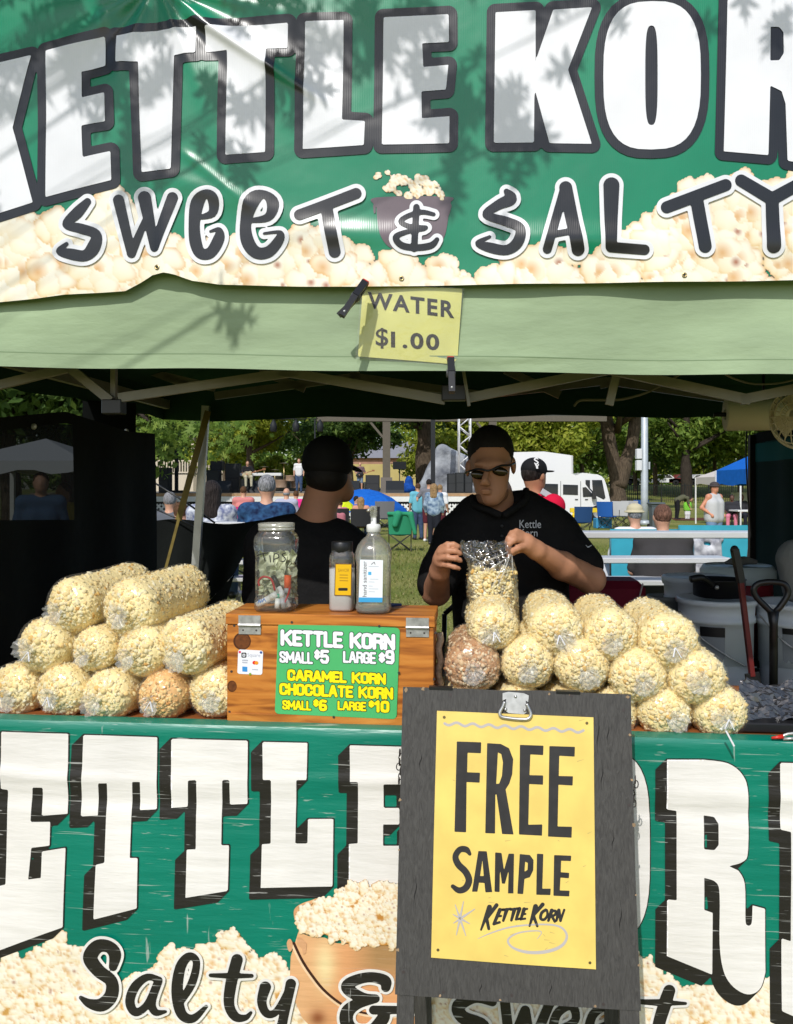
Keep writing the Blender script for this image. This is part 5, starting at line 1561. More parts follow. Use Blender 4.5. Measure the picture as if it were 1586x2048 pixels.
shape_on('sticker_print', [('s', z7((272, 592), (280, 570), (288, 588), (296, 566)), 0.8), ('s', z7((300, 584), (310, 560), (320, 578)), 0.8)], mat('pen_blue_print', srgb(50, 110, 190), 0.5), gmap, 0.2, jar, st=0.5)
# shaker
kl = on_box(684, 0.085)
shk = thing('seasoning_shaker', 'plastic shaker with yellow label and black lid, white powder raised to imitate a bright reflection', 'shaker', kl, YAW)
MB().lathe([(0.026, 0), (0.033, 0.003), (0.0345, 0.010), (0.0345, 0.145), (0.033, 0.158), (0.028, 0.165), (0.028, 0.170)], 32, None, 4.5).build('body', clear, shk, True)
MB().lathe([(0.030, 0.001), (0.0335, 0.006), (0.0335, 0.118), (0.001, 0.120)], 32, None, 4.5).build('powder', mat('white_powder_gleam', (0.8, 0.76, 0.76), 0.9), shk, True)  # lower half is powder; the upper part stands in for a bright reflection
MB().lathe([(0.0295, 0.1655), (0.0305, 0.167), (0.0305, 0.192), (0.029, 0.194), (0.0, 0.194)], 32, None, None, False).build('lid', black_plastic, shk, True)
smap = px_plane(kl - V * 0.0353, -V)
slab('label', z6((762, 340), (868, 341), (865, 545), (757, 543)), mat('label_dark', srgb(120, 80, 20), 0.5), smap, 0, 0.4, shk)
slab('label_face', z6((767, 345), (864, 346), (861, 540), (762, 538)), mat('label_yellow', srgb(226, 178, 8), 0.45), smap, 0.4, 0.8, shk)
a = z6((782, 372), (852, 392)); lettering('print', 'SAVOR', a[0][0], a[0][1], a[1][0], a[1][1], mat('label_ink', srgb(158, 112, 20), 0.5), smap, 1.1, shk)
for y in (412, 430, 448):
    shape_on('small_print', [('s', z6((792, y), (842, y + 1)), 0.7)], mat('label_ink', srgb(158, 112, 20), 0.5), smap, 1.1, shk, st=0.5)
slab('logo_patch', z6(*rrect(782, 494, 842, 512, 6)), ink, smap, 0.9, 1.2, shk)
# hand sanitizer
hl = on_box(747, 0.062)
hs = thing('sanitizer_bottle', 'clear pump bottle of hand sanitizer with white label on the pine box', 'bottle', hl, YAW)
pale = film('pale_plastic', (0.97, 0.97, 0.94), 0.12, 0.06, 0.10, 0.16, (0.80, 0.80, 0.72), 0.2, 14)
MB().lathe([(0.036, 0.0), (0.047, 0.003), (0.050, 0.014), (0.0475, 0.028), (0.0475, 0.046), (0.0475, 0.135), (0.0505, 0.150), (0.050, 0.168), (0.044, 0.186), (0.032, 0.202), (0.020, 0.212), (0.0165, 0.222), (0.0165, 0.232)], 40, None, 2.9).build('body', pale, hs, True)
MB().lathe([(0.0455, 0.002), (0.048, 0.013), (0.0455, 0.028), (0.0455, 0.040), (0.001, 0.041)], 32, None, 2.9).build('gel', film('gel', (0.9, 0.92, 0.9), 0.1, 0.03, 0.1, 0.05, (0.8, 0.82, 0.8), 0), hs, True)
pm_ = mat('pump_white', (0.76, 0.76, 0.74), 0.4)
pu = MB().lathe([(0.018, 0.222), (0.020, 0.223), (0.020, 0.240), (0.018, 0.244), (0.008, 0.246), (0.0075, 0.268), (0.0, 0.268)], 28, None, None, False).build('pump_collar', pm_, hs, True)
MB().lathe([(0.007, 0.262), (0.0105, 0.268), (0.0105, 0.290), (0.008, 0.296), (0.0, 0.296)], 20, None, None, False).tube([(0, 0, 0.288), (-0.006, -0.02, 0.289), (-0.012, -0.035, 0.282)], [0.007, 0.005, 0.004], 10).build('pump_head', milky, hs, True)
MB().tube([(0.0, 0, 0.22), (0.003, 0.0, 0.02)], 0.003, 8).build('dip_tube', milky, hs, True)
hmap = px_plane(hl - V * 0.0515, -V)
slab('label', z6((920, 315), (1066, 318), (1062, 586), (911, 584)), mat('label_white', srgb(232, 236, 240), 0.4), hmap, 0, 0.4, hs)
slab('label_band', z6((913, 554), (1062, 556), (1062, 586), (911, 584)), mat('label_blue', srgb(62, 158, 210), 0.4), hmap, 0.45, 0.8, hs)
v_, f_ = text2('hand sanitizer', 0.0)
lo_, hi_ = v_.min(0), v_.max(0); q_ = (v_ - lo_) / (hi_ - lo_)
pxy = np.array(z6(*[(936 + 26 * (1 - b), 550 - 225 * a_) for a_, b in q_]))
mk('print', hmap(pxy[:, 0], pxy[:, 1], 1.0), f_, mat('label_grey_ink', srgb(70, 60, 70), 0.5), hs, False, True)
slab('blue_mark', z6((972, 392), (992, 392), (992, 412), (972, 412)), mat('label_blue2', srgb(70, 170, 220), 0.4), hmap, 0.5, 0.9, hs)
for y, x0, x1 in ((358, 975, 1038), (438, 985, 1036), (456, 975, 1012), (482, 975, 1000), (500, 975, 1036), (518, 975, 1014)):
    shape_on('small_print', [('s', z6((x0, y), (x1, y + 1)), 0.5)], mat('pale_ink', srgb(176, 178, 190), 0.5), hmap, 0.9, hs, st=0.5)
shape_on('small_print', [('s', z6((992, 345), (1010, 330), (1016, 345)), 0.6)], mat('label_grey_ink', srgb(70, 60, 70), 0.5), hmap, 0.9, hs, st=0.5)
tag(MB().tube([on_box(768, 0.14) + Vector((0, 0, 0.008)), on_box(803, 0.15) + Vector((0, 0, 0.008))], [0.007, 0.004], 10).build('marker', mat('pen_navy', srgb(20, 46, 90), 0.4), None, True), 'dark blue pen lying on the box lid behind the sanitizer', 'marker')

# ================================================================== A-BOARD SIGN
bA, bB, bC, bD = P(806, 1374, 2.06), P(1262, 1389, 2.0), P(1282, 2022, 1.868), P(790, 1989, 1.925)
nb = (bB - bA).cross(bD - bA).normalized()
if nb.y > 0: nb = -nb
bC = bC - nb * ((bC - bA).dot(nb))
def ply_mat(name, c0, c1):
    m = bpy.data.materials.new(name); m.use_nodes = True
    t = m.node_tree; b = t.nodes['Principled BSDF']; b.inputs['Roughness'].default_value = 0.62; b.inputs['Specular IOR Level'].default_value = 0.35
    c = t.nodes.new('ShaderNodeTexCoord'); mp = t.nodes.new('ShaderNodeMapping'); mp.inputs['Scale'].default_value = (46, 46, 1.6)
    t.links.new(c.outputs['Object'], mp.inputs[0])
    n1 = t.nodes.new('ShaderNodeTexNoise'); n1.inputs['Scale'].default_value = 4; n1.inputs['Detail'].default_value = 8; n1.inputs['Distortion'].default_value = 1.1
    t.links.new(mp.outputs[0], n1.inputs[0])
    r = t.nodes.new('ShaderNodeValToRGB'); r.color_ramp.elements[0].position = 0.30; r.color_ramp.elements[0].color = (*c0, 1); r.color_ramp.elements[1].position = 0.72; r.color_ramp.elements[1].color = (*c1, 1)
    t.links.new(n1.outputs[0], r.inputs[0])
    n2 = t.nodes.new('ShaderNodeTexNoise'); n2.inputs['Scale'].default_value = 7; n2.inputs['Detail'].default_value = 8
    t.links.new(c.outputs['Object'], n2.inputs[0])
    mr = t.nodes.new('ShaderNodeMapRange'); mr.inputs['From Min'].default_value = 0.69; mr.inputs['From Max'].default_value = 0.74
    t.links.new(n2.outputs[0], mr.inputs[0])
    mx = t.nodes.new('ShaderNodeMix'); mx.data_type = 'RGBA'; mx.inputs[7].default_value = (*srgb(120, 112, 104), 1)
    t.links.new(mr.outputs[0], mx.inputs[0]); t.links.new(r.outputs[0], mx.inputs[6]); t.links.new(mx.outputs[2], b.inputs['Base Color'])
    bm = t.nodes.new('ShaderNodeBump'); bm.inputs['Strength'].default_value = 0.5; bm.inputs['Distance'].default_value = 0.003
    t.links.new(n1.outputs[0], bm.inputs['Height']); t.links.new(bm.outputs[0], b.inputs['Normal'])
    return m
ply = ply_mat('painted_plywood', srgb(56, 54, 52), srgb(76, 74, 71))
brd = thing('a_frame_sign', 'grey plywood A-frame board with yellow free sample panel before the counter', 'sign board', P(1036, 2140, 1.9))
bm_ = px_plane(bA, nb, 0.001)
BP = [(806, 1374), (880, 1376), (940, 1378), (1000, 1381), (1080, 1381), (1140, 1384), (1200, 1387), (1262, 1389)]
right = [(1263, 1460), (1267, 1600), (1271, 1750), (1277, 1900), (1282, 2022)]
btm = [(1180, 2016), (1060, 2008), (940, 2000), (790, 1989)]
left = [(793, 1880), (797, 1720), (801, 1560), (804, 1440)]
pts = BP + right + btm + left
slab('front_panel', pts, ply, bm_, -12, 0, brd)
# legs below the panel
def bpt(px, py, k=-6): return Vector(bm_([px], [py], k)[0])
dwn = (bD - bA).normalized()
for x0, x1, y in ((794, 828, 1988), (1240, 1279, 2018)):
    a, b = bpt(x0, y, -3), bpt(x1, y, -3)
    ln = (a.z - 0.004) / -dwn.z
    for nm, w_ in (('leg', 0.018),):
        v = [a, b, b + dwn * ln, a + dwn * ln]; q = [p - nb * 0.018 for p in v]
        mk(nm, v + q, [(0, 1, 2, 3), (7, 6, 5, 4), (0, 4, 5, 1), (1, 5, 6, 2), (2, 6, 7, 3), (3, 7, 4, 0)], ply, brd, False, True)
# back frame leaning the other way, hinged at the top
ba, bb = bpt(815, 1378, -22), bpt(1255, 1392, -22)
bk_ = Vector((0.02, 0.105, -1)).normalized()
for a in (ba, bb - (bb - ba).normalized() * 0.045):
    e = (bb - ba).normalized() * 0.045
    ln = (a.z - 0.004) / -bk_.z
    v = [a, a + e, a + e + bk_ * ln, a + bk_ * ln]; q = [p + Vector((0.001, 0.012, 0)) for p in v]
    mk('back_leg', v + q, [(0, 1, 2, 3), (7, 6, 5, 4), (0, 4, 5, 1), (1, 5, 6, 2), (2, 6, 7, 3), (3, 7, 4, 0)], ply, brd, False, True)
# small hinge plates poking over the top edge
for x0, x1 in ((858, 905), (1112, 1160)):
    a, b = bpt(x0, 1373 + (x0 - 806) * 0.033, -6), bpt(x1, 1373 + (x1 - 806) * 0.033, -6)
    MB().bar(a, b, 0.018, 0.006).build('top_hinge', black_plastic, brd, False, True)
# chipped edges, cracks and scuffs
crng = np.random.default_rng(4)
chip = mat('bare_ply', srgb(150, 126, 98), .8, .2, var=.2, scale=60); crack = mat('ply_crack', srgb(26, 24, 23), .8)
for x, y in ((812, 1380), (846, 1378), (1098, 1388), (1140, 1390), (1255, 1394), (1260, 1470), (1264, 1560), (1268, 1650), (1272, 1790), (1278, 1930), (800, 1600), (798, 1700), (795, 1900), (1190, 2012), (1000, 2000), (880, 1992)):
    r_ = crng.uniform(2, 4.5)
    shape_on('paint_chip', [('p', [(x + r_ * crng.uniform(.4, 1.2) * math.cos(a), y + r_ * crng.uniform(.4, 1.4) * math.sin(a)) for a in np.linspace(0, 6.28, 9)[:-1]])], chip, bm_, .4, brd, st=.8)
for x, y, l in ((1195, 1420, 90), (1203, 1520, 60), (1215, 1440, 50), (840, 1500, 40), (830, 1750, 60), (1240, 1800, 70), (960, 1960, 30), (1100, 1960, 36), (1225, 1660, 40)):
    shape_on('crack', [('s', curve([(x, y), (x + 3, y + l * .4), (x - 1, y + l * .7), (x + 1, y + l)], 3), [.3] * 3 + [1.0] * 4 + [.3] * 3)], crack, bm_, .4, brd, st=.6)
# chains at the sides
for x, y in ((799, 1506), (1272, 1560)):
    p = bpt(x, y, -8)
    mb = MB()
    for k in range(7):
        c = p + Vector((0.003 * math.sin(k * 1.7), 0.004 * k, -0.013 * k))
        ring = [c + Vector((0.0055 * math.cos(a) * (1 if k % 2 else 0.25), 0.0055 * math.cos(a) * (0.25 if k % 2 else 1), 0.009 * math.sin(a))) for a in [6.283 * i / 10 for i in range(11)]]
        mb.tube(ring, 0.0014, 5, False)
    mb.build('chain', screw_m, brd, True, True)
# yellow plate
yel = mat('plate_yellow', srgb(226, 197, 104), 0.38, 0.5, var=0.09, scale=11)
scuff = mat('plate_scuff', srgb(190, 168, 98), .6)
for _ in range(26):
    sx_, sy_ = crng.uniform(880, 1180), crng.uniform(1440, 1920); sl_ = crng.uniform(3, 14)
    shape_on('scuff', [('s', [(sx_, sy_), (sx_ + sl_, sy_ + crng.uniform(-4, 4))], [.9, .3])], scuff, bm_, 3.25, brd, st=.6)
YP = z4((310, 183), (1240, 222), (1247, 900), (1255, 1720), (760, 1688), (275, 1650), (292, 900))
slab('yellow_plate', YP, yel, bm_, 0.3, 3.0, brd)
kn = mat('paint_black', srgb(40, 38, 38), 0.5, 0.4, var=0.25, scale=30); gn = mat('paint_grey', srgb(178, 172, 168), 0.5)
def zs(*p): return [(770 + x / 2.977, 1360 + y / 2.977) for x, y in p]
def ws(*p): return wst([(770 + x / 2.977, 1360 + y / 2.977, w_ / 2.977) for x, y, w_ in p], 5)
FR = [
    [('p', zs((428, 365), (573, 370), (571, 435), (492, 432), (489, 548), (566, 551), (563, 610), (486, 606), (483, 905), (414, 902)))],
    [('p', zs((608, 375), (690, 380), (738, 405), (763, 470), (757, 560), (740, 615), (718, 650), (765, 918), (697, 915), (664, 680), (657, 680), (655, 912), (597, 910))), ('h', zs((672, 430), (692, 440), (702, 490), (696, 570), (680, 615), (662, 618)))],
    [('p', zs((803, 385), (943, 390), (941, 446), (865, 442), (860, 565), (941, 567), (940, 622), (858, 618), (853, 860), (936, 858), (934, 925), (797, 918)))],
    [('p', zs((978, 392), (1130, 397), (1128, 455), (1037, 450), (1034, 570), (1118, 572), (1116, 627), (1032, 622), (1027, 870), (1112, 872), (1110, 937), (970, 930)))],
    [ws((505, 1034, 10), (484, 1008, 18), (446, 1008, 18), (420, 1048, 18), (436, 1095, 20), (480, 1140, 20), (500, 1190, 20), (480, 1236, 20), (440, 1250, 18), (404, 1226, 12))],
    [('p', zs((556, 1016), (606, 1018), (638, 1260), (598, 1262), (592, 1206), (560, 1204), (550, 1258), (518, 1258))), ('h', zs((580, 1070), (588, 1165), (566, 1164)))],
    [('p', zs((656, 1024), (694, 1028), (708, 1130), (736, 1032), (768, 1032), (764, 1268), (732, 1268), (736, 1130), (714, 1210), (696, 1210), (684, 1120), (682, 1260), (652, 1258)))],
    [('p', zs((802, 1034), (862, 1040), (884, 1070), (882, 1130), (862, 1172), (830, 1182), (822, 1272), (788, 1270))), ('h', zs((834, 1080), (850, 1086), (848, 1128), (830, 1140)))],
    [('p', zs((904, 1032), (942, 1034), (936, 1240), (986, 1240), (984, 1278), (900, 1276)))],
    [('p', zs((1006, 1040), (1108, 1044), (1106, 1076), (1048, 1074), (1046, 1142), (1096, 1146), (1094, 1178), (1044, 1174), (1040, 1250), (1098, 1252), (1096, 1286), (1002, 1282)))],
]
for sh in FR: shape_on('painted_letter', sh, kn, bm_, 3.5, brd, st=1.3)
SK = [
    [('s', zs((622, 1350), (572, 1484)), [5, 2]), ('s', zs((664, 1338), (606, 1418)), [4, 3]), ('s', zs((604, 1412), (618, 1478)), [3.5, 3])],
    [('s', zs((684, 1366), (648, 1450)), [4, 3]), ('s', zs((684, 1366), (708, 1364)), 2.6), ('s', zs((668, 1404), (690, 1402)), 2.4), ('s', zs((648, 1450), (682, 1440)), 2.6)],
    [('s', zs((700, 1366), (748, 1360)), 2.6), ('s', zs((724, 1366), (704, 1430)), [4, 2.6])], [('s', zs((748, 1364), (790, 1358)), 2.6), ('s', zs((770, 1364), (752, 1428)), [4, 2.6])],
    [('s', zs((800, 1360), (780, 1422)), [4, 2.6]), ('s', zs((780, 1422), (806, 1418)), 2.4)], [('s', zs((828, 1362), (808, 1422)), [4, 2.6]), ('s', zs((828, 1362), (846, 1360)), 2.2), ('s', zs((820, 1392), (836, 1390)), 2), ('s', zs((808, 1422), (834, 1418)), 2.2)],
    [('s', zs((896, 1346), (860, 1462)), [5, 2]), ('s', zs((938, 1334), (882, 1400)), [4, 3]), ('s', zs((882, 1398), (906, 1462)), [3.5, 2.6])],
    [ws((956, 1366, 9), (932, 1384, 9), (926, 1416, 9), (946, 1424, 8), (966, 1400, 8), (964, 1370, 7), (956, 1366, 7))],
    [('s', zs((992, 1370), (972, 1430)), [4, 2.6]), ws((992, 1372, 8), (1016, 1374, 8), (1010, 1396, 8), (986, 1402, 6)), ('s', zs((992, 1402), (1010, 1434)), 2.8)],
    [('s', zs((1034, 1368), (1020, 1430)), [3.4, 2.4]), ('s', zs((1036, 1368), (1044, 1430)), 2.8), ('s', zs((1066, 1366), (1044, 1432)), 2.4)],
]
for sh in SK: shape_on('painted_letter', sh, kn, bm_, 3.5, brd, st=0.8)
wavy = [(355 + i * 11, 258 + i * 0.62 + 9 * math.sin(i * 0.72)) for i in range(76)]
shape_on('wavy_line', [('s', zs(*wavy), 2.6)], gn, bm_, 3.5, brd, st=1.2)
for a, b in (((468, 1315), (425, 1515)), ((418, 1335), (482, 1520)), ((405, 1392), (505, 1448)), ((535, 1360), (408, 1445))):
    shape_on('star_stroke', [('s', zs(a, ((a[0] + b[0]) / 2, (a[1] + b[1]) / 2), b), [0.8, 2.4, 0.8])], gn, bm_, 3.5 + 0.1 * (a[0] % 7), brd, st=0.9)
shape_on('swirl', [ws((552, 1538, 1.5), (640, 1500, 4), (760, 1466, 5), (930, 1452, 5), (1040, 1466, 6), (1082, 1520, 7), (1050, 1580, 9), (960, 1614, 10), (850, 1618, 9), (760, 1590, 7), (732, 1545, 6), (780, 1508, 5), (860, 1492, 4), (930, 1496, 3), (905, 1540, 2))], gn, bm_, 3.5, brd, st=1.1)
for cx, cy in ((353, 221), (1201, 256), (316, 1604), (1219, 1680)):
    shape_on('plate_screw', [('p', zs(*ell(cx, cy, 9, 9, 12)))], mat('plate_screw', srgb(110, 96, 60), 0.4, 0.5, 0.6), bm_, 4.0, brd, st=0.7)
for cx, cy in ((143, 148), (390, 88), (1420, 180), (1452, 744), (755, 1878), (348, 1858), (110, 1738), (1300, 1930), (1108, 92)):
    shape_on('screw', [('p', zs(*ell(cx, cy, 10, 10, 12)))], screw_m, bm_, 0.5, brd, st=0.7)
# suitcase handle at the top
def bz(x, y, k): 
    q = zs((x, y))[0]; return bpt(q[0], q[1], k)
hm = mat('handle_zinc', (0.55, 0.54, 0.52), 0.32, 0.5, 0.75, var=0.15, scale=50)
hd_ = slab('handle_plate', zs((700, 78), (735, 70), (825, 78), (856, 92), (852, 132), (838, 122), (842, 192), (826, 204), (735, 196), (714, 180), (722, 112), (700, 122)), hm, bm_, 0.2, 3.6, brd)
ring = curve([tuple(bz(x, y, 7)) for x, y in ((712, 128), (700, 160), (684, 192), (690, 216), (740, 226), (800, 232), (850, 230), (868, 206), (858, 174), (842, 140))], 4)
MB().tube(ring, 0.0042, 10).build('handle_bail', hm, brd, True, True)
for x, y in ((777, 98), (718, 174), (832, 180)):
    MB().ball(bz(x, y, 4), 0.0042, 10, 6).build('handle_rivet', hm, brd, True, True)

# ================================================================== WATER SIGN AND CLAMPS
wsn = thing('price_sign', 'yellow laminated water price sheet clipped to the pale valance', 'sign', S(818, 730, 2.09))
w_ = mat('water_paper', srgb(222, 219, 128), 0.45, 0.5, var=0.10, scale=7)
def wdisp(px, py): return 0.004 * np.sin((px - 700) / 60.0) + 0.003 * np.sin((py + px * 0.5) / 50.0)
wm = plane_map(2.106, 0.0009, wdisp)
def wz(*p): return [(650 + x / 4.531, 540 + y / 4.531) for x, y in p]
Xw, Yw = grid2(700, 935, 560, 740, 3.0)
sleeve = film('plastic_sleeve', (0.97, 0.97, 0.96), 0.04, 0.03, 0.16, 0.04, (0.85, 0.85, 0.82), 0.7, 20, 0.008)
flat('paper', Xw, Yw, shapes_d(Xw, Yw, [('p', wz((345, 140), (1245, 168), (1200, 800), (1150, 850), (300, 785)))]), w_, wm, 0, wsn)
flat('plastic_sleeve', Xw, Yw, shapes_d(Xw, Yw, [('p', wz((335, 135), (1262, 160), (1185, 875), (275, 805)))]), sleeve, wm, 2.4, wsn)
ink2 = mat('dark_ink', srgb(34, 26, 24), 0.5)
def wt_(s, x0, y0, x1, y1, sl):
    a = wz((x0, y0), (x1, y1)); lettering('print', s, a[0][0], a[0][1], a[1][0], a[1][1], ink2, wm, 1.2, wsn, bold=0.028, slope=sl, space=1.18)
wt_('WATER', 388, 200, 1172, 352, 0.11)
wt_('1.00', 600, 560, 1035, 705, 0.055)
a = wz((462, 530), (575, 715)); lettering('print', '$', a[0][0], a[0][1], a[1][0], a[1][1], ink2, wm, 1.2, wsn, bold=0.012)
def clamp(x0, y0, x1, y1, label, Y0, spread=1):
    """spring clamp: jaws with red tips at (x0, y0), handles to (x1, y1)"""
    a, b = S(x0, y0, Y0), S(x1, y1, Y0 - 0.05)
    c = thing('spring_clamp', label, 'clamp', a, 0, 'spring clamps holding the water sign')
    d = (b - a); ln = d.length; d.normalize(); side = d.cross(Vector((0, 1, 0))).normalized()
    out = Vector((0, -1, 0))
    piv = a + d * ln * 0.42
    MB().bar(a + out * 0.008, piv + out * 0.014, 0.017, 0.014, out).bar(piv + out * 0.014, b + out * 0.012, 0.015, 0.012, out).build('outer_arm', black_plastic, c, False, True)
    b2 = a + d * ln * 0.97 + side * 0.014 * spread - out * 0.03
    MB().bar(a - out * 0.014, piv - out * 0.002 + side * 0.004, 0.016, 0.012, out).bar(piv - out * 0.002 + side * 0.004, b2, 0.014, 0.011, out).build('inner_arm', black_plastic, c, False, True)
    MB().tube([piv - side * 0.011, piv + side * 0.011], 0.010, 12).build('spring_barrel', mat('clamp_grey', (0.09, 0.09, 0.095), 0.35, 0.5), c, True, True)
    MB().box((-0.009, -0.012, -0.005), (0.009, 0.008, 0.004), Matrix.Translation(a - d * 0.003) @ Matrix.Rotation(math.atan2(-d.x, -d.z) if True else 0, 4, 'Y'), 0.002).build('jaw_pad', red_plastic, c, False, True)
    MB().ball(b + out * 0.018 - d * 0.014, 0.0035, 8, 5).build('rivet', galv, c, True, True)
clamp(730, 566, 684, 634, 'spring clamp with red tip at the upper left corner of the water sign', 2.045, -1)
clamp(901, 719, 903, 786, 'spring clamp with red tip at the lower right corner of the water sign', 2.05, 0.3)

# ================================================================== PEOPLE
def skin_mat(name, c): return mat(name, c, 0.5, 0.35, var=0.10, scale=14, bump=0.15, bscale=160, bdist=0.002)
skin_t = skin_mat('skin_tan', (0.47, 0.225, 0.13))
skin_f = skin_mat('skin_fair', (0.55, 0.30, 0.20))
skin_d = skin_mat('skin_dark', (0.10, 0.045, 0.028))
tee_black = mat('black_tee', (0.013, 0.0125, 0.0125), 0.85, 0.12, var=0.2, scale=12, bump=0.8, bscale=7, bdist=0.035)
dark_pants = mat('dark_trousers', (0.02, 0.022, 0.03), 0.85, 0.1)
hair_black = mat('hair_black', (0.010, 0.008, 0.007), 0.7, 0.3, bump=0.6, bscale=300, bdist=0.002)
lens_m = mat('amber_glint_lens', (0.030, 0.019, 0.004), 0.05, 0.8, 0.55)  # near-black lens; the amber tint stands in for yellow reflected glints

def skb(nm, prims, vox, m, parent, k=0.03):
    v, f = skin(prims, vox, k)
    return mk(nm, v, f, m, parent, True, True)
def tt(*q): return tuple(P(*q))

# ------------------------------------------------------------------ the vendor
vd_ = thing('person', 'man in black polo shirt and dark sunglasses tying a popcorn bag', 'person', P(1005, 1880, 2.86) * 1.0)
vd_.location.z = 0
Ys = 2.86
body = [
    ('e', tt(981, 902, 2.845), (0.077, 0.096, 0.088)), ('e', tt(981, 945, 2.80), (0.064, 0.074, 0.082)), ('e', tt(984, 983, 2.785), (0.051, 0.056, 0.038)), ('e', tt(983, 1001, 2.755), (0.026, 0.024, 0.017)),
    ('c', tt(974, 940, 2.722), tt(969, 962, 2.700), 0.009, 0.012, 0.012), ('e', tt(963, 968, 2.708), (0.010, 0.012, 0.007), None, 0.01), ('e', tt(976, 968, 2.708), (0.010, 0.012, 0.007), None, 0.01),
    ('e', tt(978, 928, 2.742), (0.052, 0.022, 0.013), None, 0.02),
    ('e', tt(971, 980, 2.722), (0.022, 0.010, 0.0045), None, 0.006), ('e', tt(972, 986, 2.724), (0.019, 0.010, 0.005), None, 0.006),
    ('e', tt(1027, 932, 2.845), (0.009, 0.020, 0.029), None, 0.012), ('e', tt(935, 938, 2.845), (0.008, 0.020, 0.028), None, 0.012),
    ('c', tt(992, 985, 2.86), tt(1000, 1045, 2.89), 0.056, 0.064),
    ('c', tt(935, 1080, 2.90), tt(1090, 1070, 2.90), 0.060, 0.060, 0.04), ('c', tt(975, 1100, 2.90), tt(985, 1300, 2.88), 0.115, 0.11, 0.06), ('c', tt(1060, 1095, 2.90), tt(1065, 1300, 2.88), 0.115, 0.11, 0.06),
    ('c', tt(985, 1320, 2.89), tt(975, 1560, 2.90), 0.10, 0.06, 0.04), ('c', tt(1065, 1320, 2.89), tt(1075, 1560, 2.90), 0.10, 0.06, 0.04),
    ('c', tt(975, 1560, 2.90), (tt(970, 1800, 2.93)[0], 2.93, 0.07), 0.06, 0.038, 0.04), ('c', tt(1075, 1560, 2.90), (tt(1085, 1800, 2.93)[0], 2.93, 0.07), 0.06, 0.038, 0.04),
    # arms
    ('c', tt(908, 1090, 2.87), tt(872, 1182, 2.74), 0.048, 0.046, 0.03), ('c', tt(872, 1182, 2.74), tt(879, 1143, 2.58), 0.047, 0.030, 0.02),
    ('c', tt(1122, 1084, 2.87), tt(1182, 1158, 2.76), 0.050, 0.047, 0.03), ('c', tt(1180, 1158, 2.76), tt(1125, 1132, 2.66), 0.047, 0.044, 0.02), ('c', tt(1125, 1132, 2.66), tt(1072, 1100, 2.55), 0.043, 0.028, 0.02),
    # left hand in the picture: palm, four fingers, thumb behind the film
    ('c', tt(879, 1143, 2.58), tt(884, 1120, 2.535), 0.029, 0.030, 0.015), ('e', tt(886, 1112, 2.52), (0.026, 0.018, 0.034), None, 0.012),
]
def finger(chain, r0, r1, k=0.0035):
    n = len(chain) - 1
    for i in range(n):
        a = r0 + (r1 - r0) * i / n; b = r0 + (r1 - r0) * (i + 1) / n
        body.append(('c', tt(*chain[i]), tt(*chain[i + 1]), a, b, k))
finger([(882, 1096, 2.515), (895, 1089, 2.492), (908, 1089, 2.486), (919, 1094, 2.490)], 0.0100, 0.0078)
finger([(880, 1105, 2.505), (896, 1101, 2.480), (910, 1102, 2.474), (921, 1107, 2.480)], 0.0105, 0.0080)
finger([(880, 1117, 2.505), (896, 1115, 2.480), (910, 1117, 2.474), (921, 1121, 2.482)], 0.0102, 0.0080)
finger([(884, 1130, 2.51), (897, 1131, 2.486), (909, 1134, 2.482), (918, 1137, 2.490)], 0.0092, 0.0072)
finger([(894, 1106, 2.545), (908, 1098, 2.545), (919, 1100, 2.525)], 0.0115, 0.0088)
body += [('c', tt(1072, 1100, 2.55), tt(1052, 1086, 2.525), 0.028, 0.030, 0.015), ('e', tt(1046, 1084, 2.52), (0.030, 0.020, 0.026), None, 0.012)]
finger([(1050, 1092, 2.505), (1036, 1096, 2.485), (1024, 1102, 2.478), (1017, 1112, 2.482)], 0.0105, 0.0080)
finger([(1042, 1080, 2.50), (1028, 1080, 2.480), (1018, 1088, 2.474), (1015, 1099, 2.480)], 0.0105, 0.0080)
finger([(1042, 1072, 2.508), (1028, 1070, 2.490), (1017, 1076, 2.484), (1013, 1086, 2.490)], 0.0100, 0.0078)
finger([(1044, 1066, 2.518), (1033, 1062, 2.502), (1022, 1066, 2.498), (1017, 1074, 2.502)], 0.0090, 0.0070)
finger([(1052, 1096, 2.53), (1036, 1100, 2.53), (1022, 1108, 2.515)], 0.0115, 0.0088)
bo = skb('body', body, 0.0055, skin_t, vd_, 0.03)
shirt = [
    ('c', tt(920, 1072, 2.90), tt(1104, 1060, 2.90), 0.080, 0.080, 0.05), ('c', tt(955, 1058, 2.895), tt(1068, 1050, 2.895), 0.095, 0.095, 0.05),
    ('c', tt(972, 1110, 2.90), tt(982, 1330, 2.88), 0.128, 0.125, 0.06), ('c', tt(1062, 1105, 2.90), tt(1070, 1330, 2.88), 0.128, 0.125, 0.06),
    ('c', tt(906, 1082, 2.87), tt(880, 1150, 2.775), 0.070, 0.066, 0.04), ('c', tt(882, 1140, 2.785), tt(872, 1168, 2.745), 0.068, 0.064, 0.02),
    ('c', tt(1122, 1076, 2.87), tt(1166, 1130, 2.79), 0.072, 0.069, 0.04),
    ('c', tt(950, 1022, 2.915), tt(1050, 1012, 2.915), 0.058, 0.058, 0.035),
]
sh_o = skb('shirt', shirt, 0.009, tee_black, vd_, 0.03)
